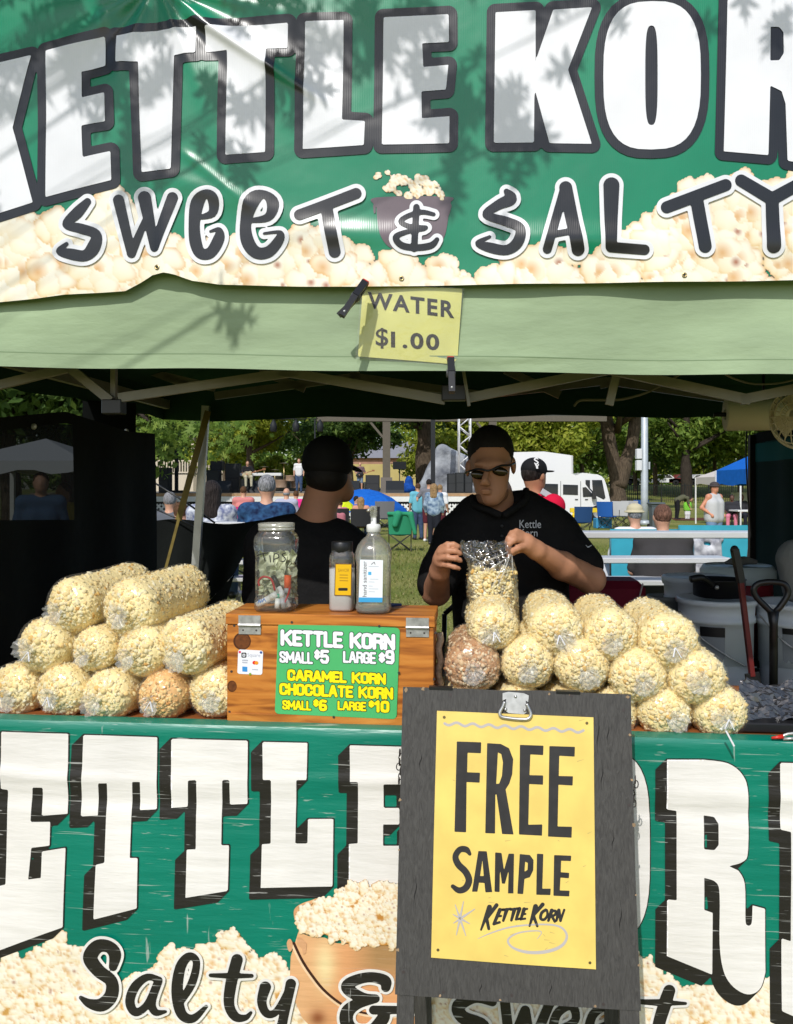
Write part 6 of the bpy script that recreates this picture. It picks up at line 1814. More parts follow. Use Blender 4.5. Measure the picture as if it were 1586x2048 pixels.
# collar: two leaves round the neck and a placket
MB().tube(curve([tt(*q) for q in ((1052, 978, 2.92), (1050, 1000, 2.84), (1030, 1016, 2.79), (1006, 1032, 2.765))], 5), [0.006] + [0.013] * 14 + [0.005], 8).build('collar', tee_black, vd_, True, True)
MB().tube(curve([tt(*q) for q in ((944, 992, 2.92), (950, 1010, 2.84), (976, 1020, 2.79), (1003, 1032, 2.765))], 5), [0.006] + [0.013] * 14 + [0.005], 8).build('collar', tee_black, vd_, True, True)
skb('trousers', [('c', tt(985, 1320, 2.89), tt(975, 1560, 2.90), 0.115, 0.08, 0.04), ('c', tt(1065, 1320, 2.89), tt(1075, 1560, 2.90), 0.115, 0.08, 0.04), ('c', tt(975, 1560, 2.90), (tt(970, 1800, 2.93)[0], 2.93, 0.09), 0.08, 0.06, 0.04), ('c', tt(1075, 1560, 2.90), (tt(1085, 1800, 2.93)[0], 2.93, 0.09), 0.08, 0.06, 0.04)], 0.02, dark_pants, vd_, 0.03)
for x in (970, 1085):
    fx = tt(x, 1800, 2.93)[0]
    skb('shoe', [('c', (fx, 2.97, 0.05), (fx, 2.78, 0.04), 0.05, 0.04)], 0.015, black_plastic, vd_)
hv_, hf_ = skin([('e', tt(981, 902, 2.845), (0.0795, 0.0985, 0.0905))], 0.0022, 0.0)
hf_ = [q for q in hf_ if hv_[q, 2].mean() > 1.683 - 0.85 * max(0.0, hv_[q, 1].mean() - 2.775) - 0.9 * max(0.0, abs(hv_[q, 0].mean() - P(981, 0, 2.8).x) - 0.040)]
mk('hair', hv_, hf_, hair_black, vd_, True, True)
skb('beard', [('e', tt(984, 1001, 2.764), (0.034, 0.030, 0.020)), ('e', tt(1006, 984, 2.79), (0.018, 0.04, 0.030)), ('e', tt(962, 990, 2.79), (0.016, 0.04, 0.028))], 0.005, mat('stubble', (0.20, 0.10, 0.06), 0.8, 0.2), vd_, 0.02)
gl = thing('sunglasses', 'dark wraparound sunglasses with amber lenses on the vendor\'s face', 'sunglasses', P(978, 945, 2.72))
for cx, cy, ry in ((957, 950, 8), (1000, 943, -14)):
    Mr = rotm('Z', ry) @ rotm('Y', 9)
    v, f = skin([('e', tt(cx, cy, 2.713 if cx < 970 else 2.718), (0.0265, 0.007, 0.0150), Mr)], 0.002, 0.0)
    mk('lens', v, f, lens_m, gl, True, True)
MB().tube(curve([tt(*q) for q in ((930, 946, 2.80), (940, 942, 2.745), (958, 938, 2.712), (978, 941, 2.702), (1000, 932, 2.712), (1020, 930, 2.745), (1030, 926, 2.83))], 5), 0.0034, 8).build('frame', black_plastic, gl, True, True)
# shirt print
dg = bpy.context.evaluated_depsgraph_get()
bvh = BVHTree.FromPolygons([q.co + Vector(vd_.location) for q in sh_o.data.vertices], [tuple(p.vertices) for p in sh_o.data.polygons])
def on_shirt(px, py, k):
    out = []
    for a, b in zip(np.asarray(px), np.asarray(py)):
        d = Vector(((a - CX) / F, 1, -(b - HY) / F)).normalized()
        h = bvh.ray_cast(Vector((0, 0, ZC)), d)
        q = h[0] if h[0] is not None else P(a, b, 2.8)
        out.append(tuple(q - d * 0.003 * (1 + k)))
    return np.array(out)
thread = mat('white_thread', (0.62, 0.63, 0.66), 0.7)
lettering('shirt_print', 'Kettle', 1039, 1040, 1082, 1056, thread, on_shirt, 0, vd_, bold=0.0)
lettering('shirt_print', 'Korn', 1039, 1058, 1075, 1073, thread, on_shirt, 0, vd_, bold=0.0)
v2, f2 = iso(*(lambda X, Y: (X, Y, shapes_d(X, Y, [('s', curve([(1172, 1090), (1176, 1094), (1184, 1090)], 4), [0.5] * 4 + [1.3] * 2 + [0.9] * 2 + [0.3])])))(*grid2(1165, 1190, 1080, 1100, 0.5)))
mk('sleeve_mark', on_shirt(v2[:, 0], v2[:, 1], 0), f2, thread, vd_, False, True)
for by in (1052, 1072):
    q = on_shirt([1004], [by], 0)[0]; MB().ball(q, (0.005, 0.002, 0.005), 10, 5).build('button', black_plastic, vd_, True, True)

# ------------------------------------------------------------------ the helper seen from behind
hp = thing('person', 'man in black tee and black cap seen from behind at the left', 'person', Vector((P(625, 1880, 3.05).x, 3.05, 0)))
Yh = 3.0
hb = [('e', tt(655, 925, 3.0), (0.080, 0.098, 0.095)), ('e', tt(668, 965, 3.03), (0.062, 0.07, 0.072)), ('e', tt(692, 985, 3.06), (0.03, 0.04, 0.035)),
      ('e', tt(691, 962, 3.01), (0.010, 0.02, 0.03), None, 0.01), ('c', tt(648, 975, 3.0), tt(632, 1040, 2.97), 0.062, 0.070),
      ('c', tt(545, 1080, 2.95), tt(705, 1105, 2.98), 0.075, 0.07, 0.05), ('c', tt(590, 1110, 2.95), tt(575, 1300, 2.93), 0.12, 0.115, 0.06), ('c', tt(650, 1115, 2.96), tt(640, 1300, 2.93), 0.115, 0.11, 0.06),
      ('c', tt(535, 1085, 2.95), tt(520, 1230, 3.0), 0.058, 0.046, 0.03), ('c', tt(520, 1230, 3.0), tt(560, 1290, 3.22), 0.045, 0.03, 0.02), ('e', tt(568, 1300, 3.28), (0.035, 0.05, 0.02)),
      ('c', tt(708, 1108, 2.98), tt(712, 1240, 3.05), 0.055, 0.045, 0.03), ('c', tt(712, 1240, 3.05), tt(690, 1280, 3.28), 0.044, 0.03, 0.02), ('e', tt(686, 1285, 3.34), (0.035, 0.05, 0.02)),
      ('c', tt(580, 1320, 2.95), (P(575, 0, 3.0).x, 3.0, 0.5), 0.10, 0.06, 0.04), ('c', tt(645, 1320, 2.95), (P(650, 0, 3.0).x, 3.0, 0.5), 0.10, 0.06, 0.04), ('c', (P(575, 0, 3.0).x, 3.0, 0.5), (P(575, 0, 3.0).x, 3.02, 0.06), 0.06, 0.04, 0.04), ('c', (P(650, 0, 3.0).x, 3.0, 0.5), (P(650, 0, 3.0).x, 3.02, 0.06), 0.06, 0.04, 0.04)]
skb('body', hb, 0.009, skin_t, hp, 0.03)
skb('tee', [('c', tt(545, 1090, 2.95), tt(700, 1108, 2.98), 0.092, 0.088, 0.05), ('c', tt(590, 1080, 2.95), tt(665, 1085, 2.97), 0.088, 0.085, 0.05), ('c', tt(582, 1125, 2.94), tt(572, 1330, 2.92), 0.138, 0.135, 0.06), ('c', tt(652, 1125, 2.95), tt(645, 1330, 2.92), 0.132, 0.13, 0.06),
           ('c', tt(535, 1092, 2.95), tt(522, 1190, 2.98), 0.078, 0.070, 0.03), ('c', tt(706, 1112, 2.98), tt(710, 1200, 3.03), 0.074, 0.066, 0.03)], 0.011, tee_black, hp, 0.03)
skb('trousers', [('c', tt(580, 1320, 2.95), (P(575, 0, 3.0).x, 3.0, 0.5), 0.12, 0.085, 0.04), ('c', tt(645, 1320, 2.95), (P(650, 0, 3.0).x, 3.0, 0.5), 0.12, 0.085, 0.04), ('c', (P(575, 0, 3.0).x, 3.0, 0.5), (P(575, 0, 3.0).x, 3.02, 0.06), 0.08, 0.06, 0.04), ('c', (P(650, 0, 3.0).x, 3.0, 0.5), (P(650, 0, 3.0).x, 3.02, 0.06), 0.08, 0.06, 0.04)], 0.02, dark_pants, hp)
skb('hair', [('e', tt(653, 952, 2.992), (0.078, 0.094, 0.072))], 0.008, hair_black, hp, 0.01)
cap_ = thing('cap', 'black baseball cap worn by the helper at the left', 'cap', P(655, 900, 3.0))
cap_m = mat('black_cap', (0.009, 0.009, 0.010), 0.8, 0.2, bump=0.3, bscale=200, bdist=0.001)
skb('crown', [('e', tt(655, 917, 3.0), (0.0905, 0.105, 0.084)), ('e', tt(655, 930, 2.995), (0.090, 0.103, 0.055))], 0.007, cap_m, cap_, 0.02)
skb('bill', [('e', tt(697, 932, 3.06), (0.046, 0.075, 0.010), rotm('Y', 22) @ rotm('Z', -30))], 0.005, cap_m, cap_, 0.01)

# ------------------------------------------------------------------ people further off
def cloth(name, c, **k): return mat(name, c, 0.85, 0.15, **k)
blue_pat = cloth('blue_print_shirt', (0.008, 0.015, 0.05), col2=(0.03, 0.09, 0.20), scale=22)
floral = cloth('floral_shirt', (0.13, 0.15, 0.26), col2=(0.62, 0.64, 0.66), scale=26)
plaid = cloth('plaid_shirt', (0.05, 0.10, 0.20), col2=(0.38, 0.48, 0.56), scale=10)
jeans = cloth('jeans', (0.05, 0.08, 0.15), var=0.2)
shorts_b = cloth('blue_shorts', (0.17, 0.25, 0.40), var=0.1)
grey_tank = cloth('grey_tank_top', (0.50, 0.50, 0.50), var=0.05)
white_tee = cloth('white_shirt', (0.7, 0.7, 0.7)); red_jacket = cloth('red_jersey', (0.60, 0.010, 0.045)); teal_shirt = cloth('aqua_shirt', (0.14, 0.42, 0.52)); grey_shirt = cloth('grey_shirt', (0.16, 0.16, 0.18)); pink = cloth('pink_cloth', (0.7, 0.03, 0.22)); salmon = cloth('salmon_shirt', (0.56, 0.20, 0.19)); green_cl = cloth('green_cloth', (0.03, 0.25, 0.13)); maroon_s = cloth('mauve_shirt', (0.16, 0.10, 0.11)); olive = cloth('olive_shirt', (0.10, 0.10, 0.06)); lime = cloth('lime_cloth', (0.18, 0.5, 0.05))
HB = dict(bump=0.9, bscale=22, bdist=0.03, var=0.45, scale=30, stretch=(3, 3, .7))
hair_grey = mat('hair_grey', (0.24, 0.24, 0.25), 0.8, 0.2, **HB); hair_brown = mat('hair_brown', (0.10, 0.05, 0.025), 0.8, 0.2, **HB); hair_blond = mat('hair_blond', (0.30, 0.19, 0.09), 0.8, 0.2, **HB); hair_dark = mat('hair_dark_brown', (0.018, 0.012, 0.010), 0.7, 0.3, **HB)

def pose(kind, H=1.75):
    s = H / 1.75
    J = dict(pel=(0, 0, .95), che=(0, 0, 1.25), nek=(0, 0, 1.46), hed=(0, -.015, 1.63), shl=(-.18, 0, 1.41), shr=(.18, 0, 1.41), ell=(-.25, .02, 1.13), elr=(.25, .02, 1.13), hal=(-.24, -.09, .90), har=(.24, -.09, .90),
             hil=(-.09, 0, .92), hir=(.09, 0, .92), knl=(-.10, -.02, .50), knr=(.10, -.02, .50), anl=(-.11, .02, .08), anr=(.11, .02, .08))
    if kind == 'sit':
        J.update(pel=(0, 0, .52), che=(0, .03, .80), nek=(0, .02, 1.01), hed=(0, -.01, 1.18), shl=(-.18, .02, .96), shr=(.18, .02, .96), ell=(-.25, -.04, .70), elr=(.25, -.04, .70), hal=(-.16, -.26, .62), har=(.16, -.26, .62),
                 hil=(-.10, 0, .50), hir=(.10, 0, .50), knl=(-.13, -.42, .52), knr=(.13, -.42, .52), anl=(-.13, -.44, .08), anr=(.13, -.44, .08))
    if kind == 'walkarm':   # arm round a neighbour
        J.update(har=(.30, .14, 1.18), elr=(.32, .05, 1.22))
    if kind == 'guitar':
        J.update(ell=(-.28, -.02, 1.14), hal=(-.08, -.20, 1.02), elr=(.30, -.05, 1.12), har=(.34, -.28, 1.12))
    if kind == 'sitguitar':
        J = pose('sit', 1.75); J.update(ell=(-.27, -.05, .72), hal=(-.06, -.24, .66), elr=(.30, -.10, .74), har=(.34, -.30, .80)); s = H / 1.75
        return {k: tuple(c * s for c in v) for k, v in J.items()} if s != 1 else J
    if kind == 'bend':
        J.update(che=(0, -.30, 1.08), nek=(0, -.50, 1.06), hed=(0, -.66, .98), shl=(-.18, -.45, 1.04), shr=(.18, -.45, 1.04), ell=(-.20, -.50, .76), elr=(.20, -.50, .76), hal=(-.12, -.62, .52), har=(.12, -.62, .52))
    if kind == 'hips':
        J.update(ell=(-.33, .08, 1.16), hal=(-.20, -.10, 1.0), elr=(.33, .08, 1.16), har=(.2, -.10, 1.0))
    return {k: tuple(c * s for c in v) for k, v in J.items()}

def human(label, loc, rotz, kind, shirt_m, pants_m, skin_=skin_f, hair_m=hair_brown, H=1.75, shorts=False, sleeves=0.55, longhair=False, hat=None, vox=0.024, group='people in the park', wide=1.0, bald=False, tank=False):
    J = pose(kind, H); w = wide
    t = thing('person', label, 'person', loc, rotz, group)
    g = J
    hd = np.array(g['hed'])
    arms = []
    for s in 'lr':
        arms += [('c', g['sh' + s], g['el' + s], .052, .042, .02), ('c', g['el' + s], g['ha' + s], .042, .028, .02), ('e', tuple(np.array(g['ha' + s]) + np.array([0, -.02, -.03])), (.030, .045, .045), None, .02)]
    legs = []
    for s in 'lr':
        legs += [('c', g['hi' + s], g['kn' + s], .085 * w, .058, .03), ('c', g['kn' + s], g['an' + s], .055, .036, .03)]
    foot = [('c', tuple(np.array(g['an' + s]) + [0, .03, -.035]), tuple(np.array(g['an' + s]) + [0, -.14, -.045]), .04, .034, .02) for s in 'lr']
    tor = [('c', g['shl'], g['shr'], .075, .075, .06), ('c', tuple(np.array(g['che']) + [-.07 * w, 0, 0]), tuple(np.array(g['pel']) + [-.06 * w, 0, 0]), .115 * w, .11 * w, .05), ('c', tuple(np.array(g['che']) + [.07 * w, 0, 0]), tuple(np.array(g['pel']) + [.06 * w, 0, 0]), .115 * w, .11 * w, .05), ('c', g['nek'], tuple(hd - [0, -.01, .05]), .055, .052, .04)]
    head = [('e', tuple(hd), (.076, .094, .105)), ('e', tuple(hd + [0, -.03, -.06]), (.055, .06, .06)), ('c', tuple(hd + [0, -.09, .0]), tuple(hd + [0, -.104, -.022]), .010, .014, .012), ('e', tuple(hd + [.076, .0, -.01]), (.012, .02, .03), None, .01), ('e', tuple(hd + [-.076, .0, -.01]), (.012, .02, .03), None, .01)]
    def put(nm, pr, m, v=vox, k=.03):
        a, f = skin(pr, v, k); return mk(nm, a, f, m, t, True)
    put('body', tor + arms + legs + foot + head, skin_)
    if not bald:
        h = [('e', tuple(hd + [0, .018, .022]), (.082, .092, .098))]
        if longhair: h += [('c', tuple(hd + [-.03, .05, 0]), tuple(hd + [-.04, .075, -.24]), .075, .06, .05), ('c', tuple(hd + [.03, .05, 0]), tuple(hd + [.04, .075, -.24]), .075, .06, .05)]
        put('hair', h, hair_m, min(vox, .016))
    else:
        put('hair', [('e', tuple(hd + [0, .024, -.028]), (.0785, .080, .050))], hair_m, min(vox, .012))
    sh = [('c', g['shl'], g['shr'], .088, .088, .06), ('c', tuple(np.array(g['che']) + [-.07 * w, 0, 0]), tuple(np.array(g['pel']) + [-.06 * w, 0, -.02]), .130 * w, .132 * w, .05), ('c', tuple(np.array(g['che']) + [.07 * w, 0, 0]), tuple(np.array(g['pel']) + [.06 * w, 0, -.02]), .130 * w, .132 * w, .05)]
    if tank: sh = [('c', tuple(np.array(g['shl']) * [.55, 1, 1]), tuple(np.array(g['shr']) * [.55, 1, 1]), .086, .086, .06)] + sh[1:]
    else:
        for s in 'lr':
            a, b, c = np.array(g['sh' + s]), np.array(g['el' + s]), np.array(g['ha' + s])
            q = a + (b - a) * min(1, sleeves * 1.6)
            sh.append(('c', tuple(a), tuple(q), .070, .062, .02))
            if sleeves > .65: sh.append(('c', tuple(b), tuple(b + (c - b) * .85), .058, .044, .02))
    put('shirt', sh, shirt_m)
    pn = []
    for s in 'lr':
        a, b, c = np.array(g['hi' + s]), np.array(g['kn' + s]), np.array(g['an' + s])
        pn.append(('c', tuple(a), tuple(b if not shorts else a + (b - a) * .85), .110 * w, .082, .03))
        if not shorts: pn.append(('c', tuple(b), tuple(c), .076, .055, .03))
    put('shorts' if shorts else 'trousers', pn, pants_m)
    put('shoes', [('c', tuple(np.array(q[1])), tuple(np.array(q[2])), .048, .042, .01) for q in foot], white_tee if shorts else black_plastic, vox, .0)
    if hat:
        nm, hm_ = hat
        if nm == 'bucket':
            put('hat', [('e', tuple(hd + [0, .0, .07]), (.092, .105, .065)), ('e', tuple(hd + [0, -.01, .035]), (.125, .14, .016))], hm_, .012, .02)
        else:
            put('cap', [('e', tuple(hd + [0, .005, .045]), (.090, .104, .085)), ('e', tuple(hd + [0, -.12, .030]), (.075, .085, .008))], hm_, .008, .01)
    return t
def G(px, Y): return Vector(((px - CX) * Y / F, Y, 0))
pi = math.pi
# man in red jersey just behind the tent
rj = human('man in red jersey and black flat-brim cap standing behind the vendor', G(1066, 6.0), pi - 0.85, 'stand', red_jacket, dark_pants, skin_t, hair_dark, 1.76, vox=0.012, hat=('cap', cap_m), group=None)
rj.location.z = 0
MB().box((-0.05, -0.012, -0.024), (0.05, 0.0, 0.024), Matrix.Translation(P(1094, 990, 5.86)) @ Matrix.Rotation(R(32), 4, 'Y') @ Matrix.Rotation(R(-25), 4, 'X'), 0.003).build('shoulder_patch', cloth('jersey_grey', (0.42, 0.42, 0.44)), rj, False, True)
# cap emblem, two interlocked white letters
cm = px_plane(P(1062, 930, 5.88), (-0.45, -1, 0.1))
shape_on('cap_emblem', [wst([(1076, 918, 0.9), (1072, 916, 1.2), (1069, 919, 1.3), (1073, 922, 1.3), (1076, 925, 1.2), (1073, 928, 1.1), (1069, 926, 0.8)], 4), ('s', [(1071, 928), (1075, 936)], 1.4), ('s', [(1077, 929), (1073, 936)], 1.0)], mat('emblem_white', (0.8, 0.8, 0.8), 0.6), cm, 0, rj, st=0.5)
# seated in front of the right bleacher
sm = human('man with cropped brown hair in charcoal tee sitting beyond the bleacher', G(1325, 7.6), pi, 'sit', cloth('charcoal_tee', (0.045, 0.042, 0.042), bump=0.4, bscale=8, bdist=0.02), shorts_b, skin_f, mat('hair_cropped', (.15, .075, .05), .8, .2, **HB), 1.84, vox=0.016, group=None, wide=1.35)
sm.location.z = 0.04
hm2 = human('person in a pale straw hat sitting behind the white railing', G(1270, 9.6), pi, 'sit', white_tee, shorts_b, skin_f, hair_grey, 1.8, vox=0.02, hat=('bucket', cloth('straw_hat', (0.52, 0.46, 0.30))), group=None)
hm2.location.z = 0.02
# on the left seats
l1 = human('woman with long dark hair in floral blouse on the left seats', G(424, 8.5), pi, 'sit', floral, jeans, skin_f, hair_dark, 1.72, vox=0.016, longhair=True, group=None); l1.location.z = 0.35
l2 = human('grey-haired man in blue patterned shirt on the left seats', G(534, 7.7), pi, 'sit', blue_pat, jeans, skin_f, hair_grey, 1.80, vox=0.016, group=None, wide=1.1); l2.location.z = 0.34
l3 = human('grey-shirted person at the far left of the seats', G(340, 10.5), pi, 'sit', cloth('slate_shirt', (0.11, 0.12, 0.14)), jeans, skin_f, hair_grey, 1.75, vox=0.02, group=None, wide=1.2); l3.location.z = 0.2
l4 = human('child in white and red top between the left seats', G(362, 9.3), pi, 'sit', cloth('white_red_top', (0.75, 0.72, 0.70), col2=(0.6, 0.02, 0.03), scale=5), jeans, skin_f, hair_brown, 1.35, vox=0.02, group=None); l4.location.z = 0.36
# far audience
human('salmon-shirted person seated before the stage lattice', G(487, 20), pi, 'sit', salmon, jeans, skin_f, hair_brown, 1.8).location.z = 0.25
human('person in lavender shirt sitting left of the helper near the stage', G(573, 19), pi, 'sit', cloth('lavender_shirt', (0.4, 0.4, 0.5)), jeans, skin_f, hair_grey, 1.8, bald=True).location.z = 0.22
human('person with pinkish top sitting by the drum side of the stage', G(592, 24), pi, 'sit', pink, jeans, skin_f, hair_brown, 1.7).location.z = 0.2
human('woman in aqua top standing left in the hugging group', G(836, 24.5), pi + .3, 'stand', teal_shirt, jeans, skin_f, hair_brown, 1.68)
human('tall man in dark shirt and shorts standing in the group on the lawn', G(858, 23.6), pi - .3, 'walkarm', grey_shirt, cloth('maroon_shorts', (0.10, 0.02, 0.03)), skin_f, hair_dark, 1.80, shorts=True)
human('woman in blue plaid shirt and black trousers on the lawn', G(868, 22.4), pi - .2, 'stand', plaid, dark_pants, skin_f, hair_blond, 1.66, sleeves=.9, longhair=True)
human('person in white top at the right of the standing group', G(880, 25.0), pi - .5, 'stand', white_tee, cloth('maroon_shorts', (0.10, 0.02, 0.03)), skin_f, hair_blond, 1.64)
human('man in grey tank top, hat and blue shorts by the blue canopy', G(1428, 18.4), .5, 'hips', grey_tank, shorts_b, skin_mat('skin_sunburnt', (0.56, 0.24, 0.14)), hair_brown, 1.66, shorts=True, hat=('bucket', cloth('dark_hat', (0.06, 0.05, 0.05))), tank=True, wide=1.25, vox=.02)
human('person in olive top bending down near the black fence', G(1354, 40), pi / 2, 'bend', olive, cloth('black_trousers', (0.015, 0.015, 0.017)), skin_f, hair_dark, 1.75)
human('small child in lime green beside the bending person', G(1375, 40), 0, 'stand', lime, white_tee, skin_f, hair_brown, 0.95)
human('person in pink trousers seated beneath the white canopy', G(1464, 30), -.4, 'sit', cloth('dark_top', (0.03, 0.03, 0.035)), cloth('pink_trousers', (0.62, 0.20, 0.28)), skin_d, hair_dark, 1.75)
human('person in black behind the table under the white canopy', G(1483, 31.5), .2, 'sit', cloth('dark_top', (0.03, 0.03, 0.035)), dark_pants, skin_d, hair_dark, 1.75)
human('person in blue leaning in the camp chairs before the stage', G(713, 25), pi / 2, 'sit', cloth('royal_blue', (0.02, 0.10, 0.42)), jeans, skin_f, hair_dark, 1.75)
human('woman in peach top sitting in a dark camp chair', G(722, 24.2), pi, 'sit', cloth('peach_top', (0.55, 0.27, 0.18)), jeans, skin_f, hair_blond, 1.72, longhair=True)
human('person under the yellow-green umbrella before the stage', G(680, 24.6), pi, 'sit', cloth('rose_top', (0.45, 0.16, 0.2)), jeans, skin_f, hair_brown, 1.6)

# ================================================================== THINGS IN THE RIGHT OF THE STALL
tbl = thing('work_table', 'black work table at the right inside the stall', 'table', S(1500, 1500, 3.3))
tz = 0.755
def TT(px, Y0, z):
    q = S(px, HY, Y0); q.z = z; return q
a_, b_, c_, d_ = TT(1250, 3.12, tz), TT(1960, 3.12, tz), TT(1900, 3.75, tz), TT(1250, 3.75, tz)
mk('top', [a_, b_, c_, d_] + [q - Vector((0, 0, .03)) for q in (a_, b_, c_, d_)], [(0, 1, 2, 3), (7, 6, 5, 4), (0, 4, 5, 1), (1, 5, 6, 2), (2, 6, 7, 3), (3, 7, 4, 0)], black_plastic, tbl, False, True)
for q in (a_, b_, c_, d_):
    e = q + (Vector(((a_ + c_) / 2)) - q) * 0.06
    MB().bar((e.x, e.y, 0), (e.x, e.y, tz - .03), .035).build('leg', black_plastic, tbl, False, True)
pail = mat('grey_pail', (0.68, 0.73, 0.78), 0.45, 0.4, var=0.05, scale=5); pail_d = mat('dark_pail', (0.16, 0.17, 0.17), 0.5, 0.4); paper_l = mat('pail_label', (0.25, 0.27, 0.29), 0.6)
def bucket(px, Y0, r, h, z, m, label, lid=False, lab=None, bail=True):
    c = TT(px, Y0, z)
    t = thing('bucket', label, 'bucket', c, 0, 'buckets stacked at the right of the stall')
    MB().lathe([(r * .86, 0), (r * .88, .004), (r * .95, h * .74), (r * 1.0, h * .745), (r * 1.0, h * .80), (r * .97, h * .805), (r * .985, h * .93), (r * 1.035, h * .94), (r * 1.04, h * .985), (r * 1.0, h), (r * .95, h * .985), (r * .94, h * .3), (0, h * .28)], 40, None, None, False).build('shell', m, t, True)
    if lid:
        MB().lathe([(r * 1.02, h * .96), (r * 1.06, h * .965), (r * 1.06, h * 1.02), (r * .98, h * 1.03), (r * .95, h * 1.005), (0, h * 1.005)], 40, None, None, False).build('lid', m, t, True)
    if bail:
        MB().tube(curve([(-r * 1.02, -r * .1, h * .85), (-r * .75, -r * .78, h * .62), (-r * .1, -r * 1.06, h * .42), (r * .45, -r * .98, h * .30), (r * .80, -r * .66, h * .27)], 6), .003, 6).build('bail', galv, t, True)
    if lab:
        vs = []; fs = []
        a0, a1, l0, l1 = lab
        for j in range(2):
            for i in range(9):
                a = R(a0 + (a1 - a0) * i / 8); rr = r * (.885 + .075 * (l0 + (l1 - l0) * j)) + .004
                vs.append((rr * math.cos(a), rr * math.sin(a), h * (l0 + (l1 - l0) * j)))
        fs = [(i, i + 1, i + 10, i + 9) for i in range(8)]
        lo = mk('label', vs, fs, paper_l, t, True)
        vs2 = [(x * 1.006, y * 1.006, z_) for x, y, z_ in vs]; 
        top = [(vs2[9 + i][0], vs2[9 + i][1], vs2[9 + i][2]) for i in range(9)]; mid = [tuple(np.array(vs2[i]) * .28 + np.array(vs2[9 + i]) * .72) for i in range(9)]
        mk('label_band', mid + top, fs, black_plastic, lo, True)
    return t
bucket(1432, 3.42, .148, .355, tz + .001, pail, 'grey pail with label in front at the right of the stall', lab=(225, 262, .34, .72))
bucket(1592, 3.40, .148, .345, tz + .001, pail, 'grey pail cut by the right picture edge', lab=(225, 262, .36, .80))
bucket(1392, 3.70, .135, .40, tz + .001, pail, 'grey lidded pail behind the front pail', lid=True, bail=False)
bucket(1330, 3.66, .075, .33, tz + .001, pail_d, 'slim dark grey pail beside the bleacher planks', bail=False)
# black saucepan on the pail
pn = thing('saucepan', 'black saucepan with riveted handle resting on a pail', 'saucepan', TT(1438, 3.42, tz + .358))
MB().lathe([(.085, 0), (.098, .006), (.100, .068), (.103, .070), (.103, .073), (.097, .072), (.095, .012), (0, .010)], 36, None, None, False).build('pan', black_plastic, pn, True)
MB().tube(curve([(-.06, -.085, .055), (-.085, -.10, .075), (-.115, -.11, .088), (-.155, -.115, .082)], 6), [.012] * 10 + [.014] * 9, 10).build('handle', black_plastic, pn, True)
MB().ball((-.045, -.094, .048), .009, 10, 6).build('rivet', galv, pn, True)
# drinks cooler
ck = thing('drinks_cooler', 'red drinks cooler jug with grey lid behind the pails', 'cooler', TT(1475, 3.95, .80))
MB().lathe([(.13, 0), (.15, .01), (.155, .2), (.15, .325), (.14, .33), (0, .33)], 36, None, None, False).build('body', mat('cooler_red', (0.24, 0.02, 0.03), 0.4, 0.4), ck, True)
MB().lathe([(.160, .315), (.165, .32), (.165, .370), (.150, .392), (.145, .394), (.143, .386), (0, .392)], 36, None, None, False).build('lid', mat('cooler_lid', (0.55, 0.63, 0.64), 0.45, 0.4), ck, True)
vs = [((.1565) * math.cos(R(a)), (.1565) * math.sin(R(a)), z_) for z_ in (.2, .315) for a in range(190, 256, 6)]
n_ = len(range(190, 256, 6)); mk('panel', vs, [(i, i + 1, i + 1 + n_, i + n_) for i in range(n_ - 1)], mat('cooler_panel', (0.62, 0.66, 0.68), 0.5), ck, True)
MB().box((-.15, -.15, .0), (.15, .15, .045)).build('stand', black_plastic, ck).location = (0, 0, -.05)
# work gloves on the lid
sk_ = skin([('e', (0, 0, 0), (.045, .03, .02)), ('c', (-.03, 0, .0), (-.06, -.02, -.004), .012, .010), ('c', (.03, 0, .005), (.075, -.01, .0), .020, .012), ('c', (.02, .02, .01), (.06, .03, .004), .012, .010)], .006, .01)
gv = mk('work_gloves', sk_[0], sk_[1], mat('glove_grey', (0.16, 0.16, 0.15), 0.9, 0.1), None, True); gv.location = TT(1476, 3.93, 1.21); tag(gv, 'crumpled grey work gloves on top of the drinks cooler', 'gloves')
# red-shafted tool with black grip
tl = thing('scraper', 'long-handled tool with black grip and dark red shaft leaning at right', 'tool', S(1500, 1360, 3.05))
MB().bar(S(1469, 1098, 3.05), S(1482, 1165, 3.05), .022, .030, (0, 1, 0)).ball(S(1469, 1099, 3.05), (.015, .012, .015)).build('grip', black_plastic, tl, False, True)
MB().bar(S(1481.5, 1164, 3.05), S(1504, 1352, 3.05), .016, .020, (0, 1, 0)).build('shaft', mat('dark_red_paint', (0.13, 0.012, 0.012), 0.4, 0.5), tl, False, True)
MB().bar(S(1504, 1346, 3.05), S(1508, 1372, 3.05), .05, .012).build('head', black_plastic, tl, False, True)
# D-handled scoop
dh = thing('shovel', 'black D-handled shovel standing upright beside the right pail', 'shovel', S(1546, 1360, 3.0))
MB().tube(curve([tuple(S(x, y, 3.0)) for x, y in ((1546, 1228), (1530, 1212), (1511, 1192), (1508, 1176), (1520, 1166), (1546, 1164), (1568, 1168), (1576, 1182), (1572, 1196), (1558, 1216))], 4) + [tuple(S(1546, 1228, 3.0))], .011, 10).build('d_grip', black_plastic, dh, True, True)
MB().tube([S(1546, 1222, 3.0), S(1547, 1250, 3.0), S(1547, 1372, 3.0)], [.020, .014, .014], 12).build('shaft', black_plastic, dh, True, True)
# pale cloth at the right edge
v_, f_ = skin([('e', tt(1588, 1110, 3.2), (.05, .05, .06)), ('c', tt(1585, 1120, 3.2), tt(1592, 1180, 3.2), .06, .05)], .012, .03)
tag(mk('draped_cloth', v_, f_, mat('pale_cloth', (0.22, 0.23, 0.23), 0.9, 0.1, bump=.6, bscale=14, bdist=.02), None, True), 'pale grey cloth draped at the right picture edge', 'cloth')
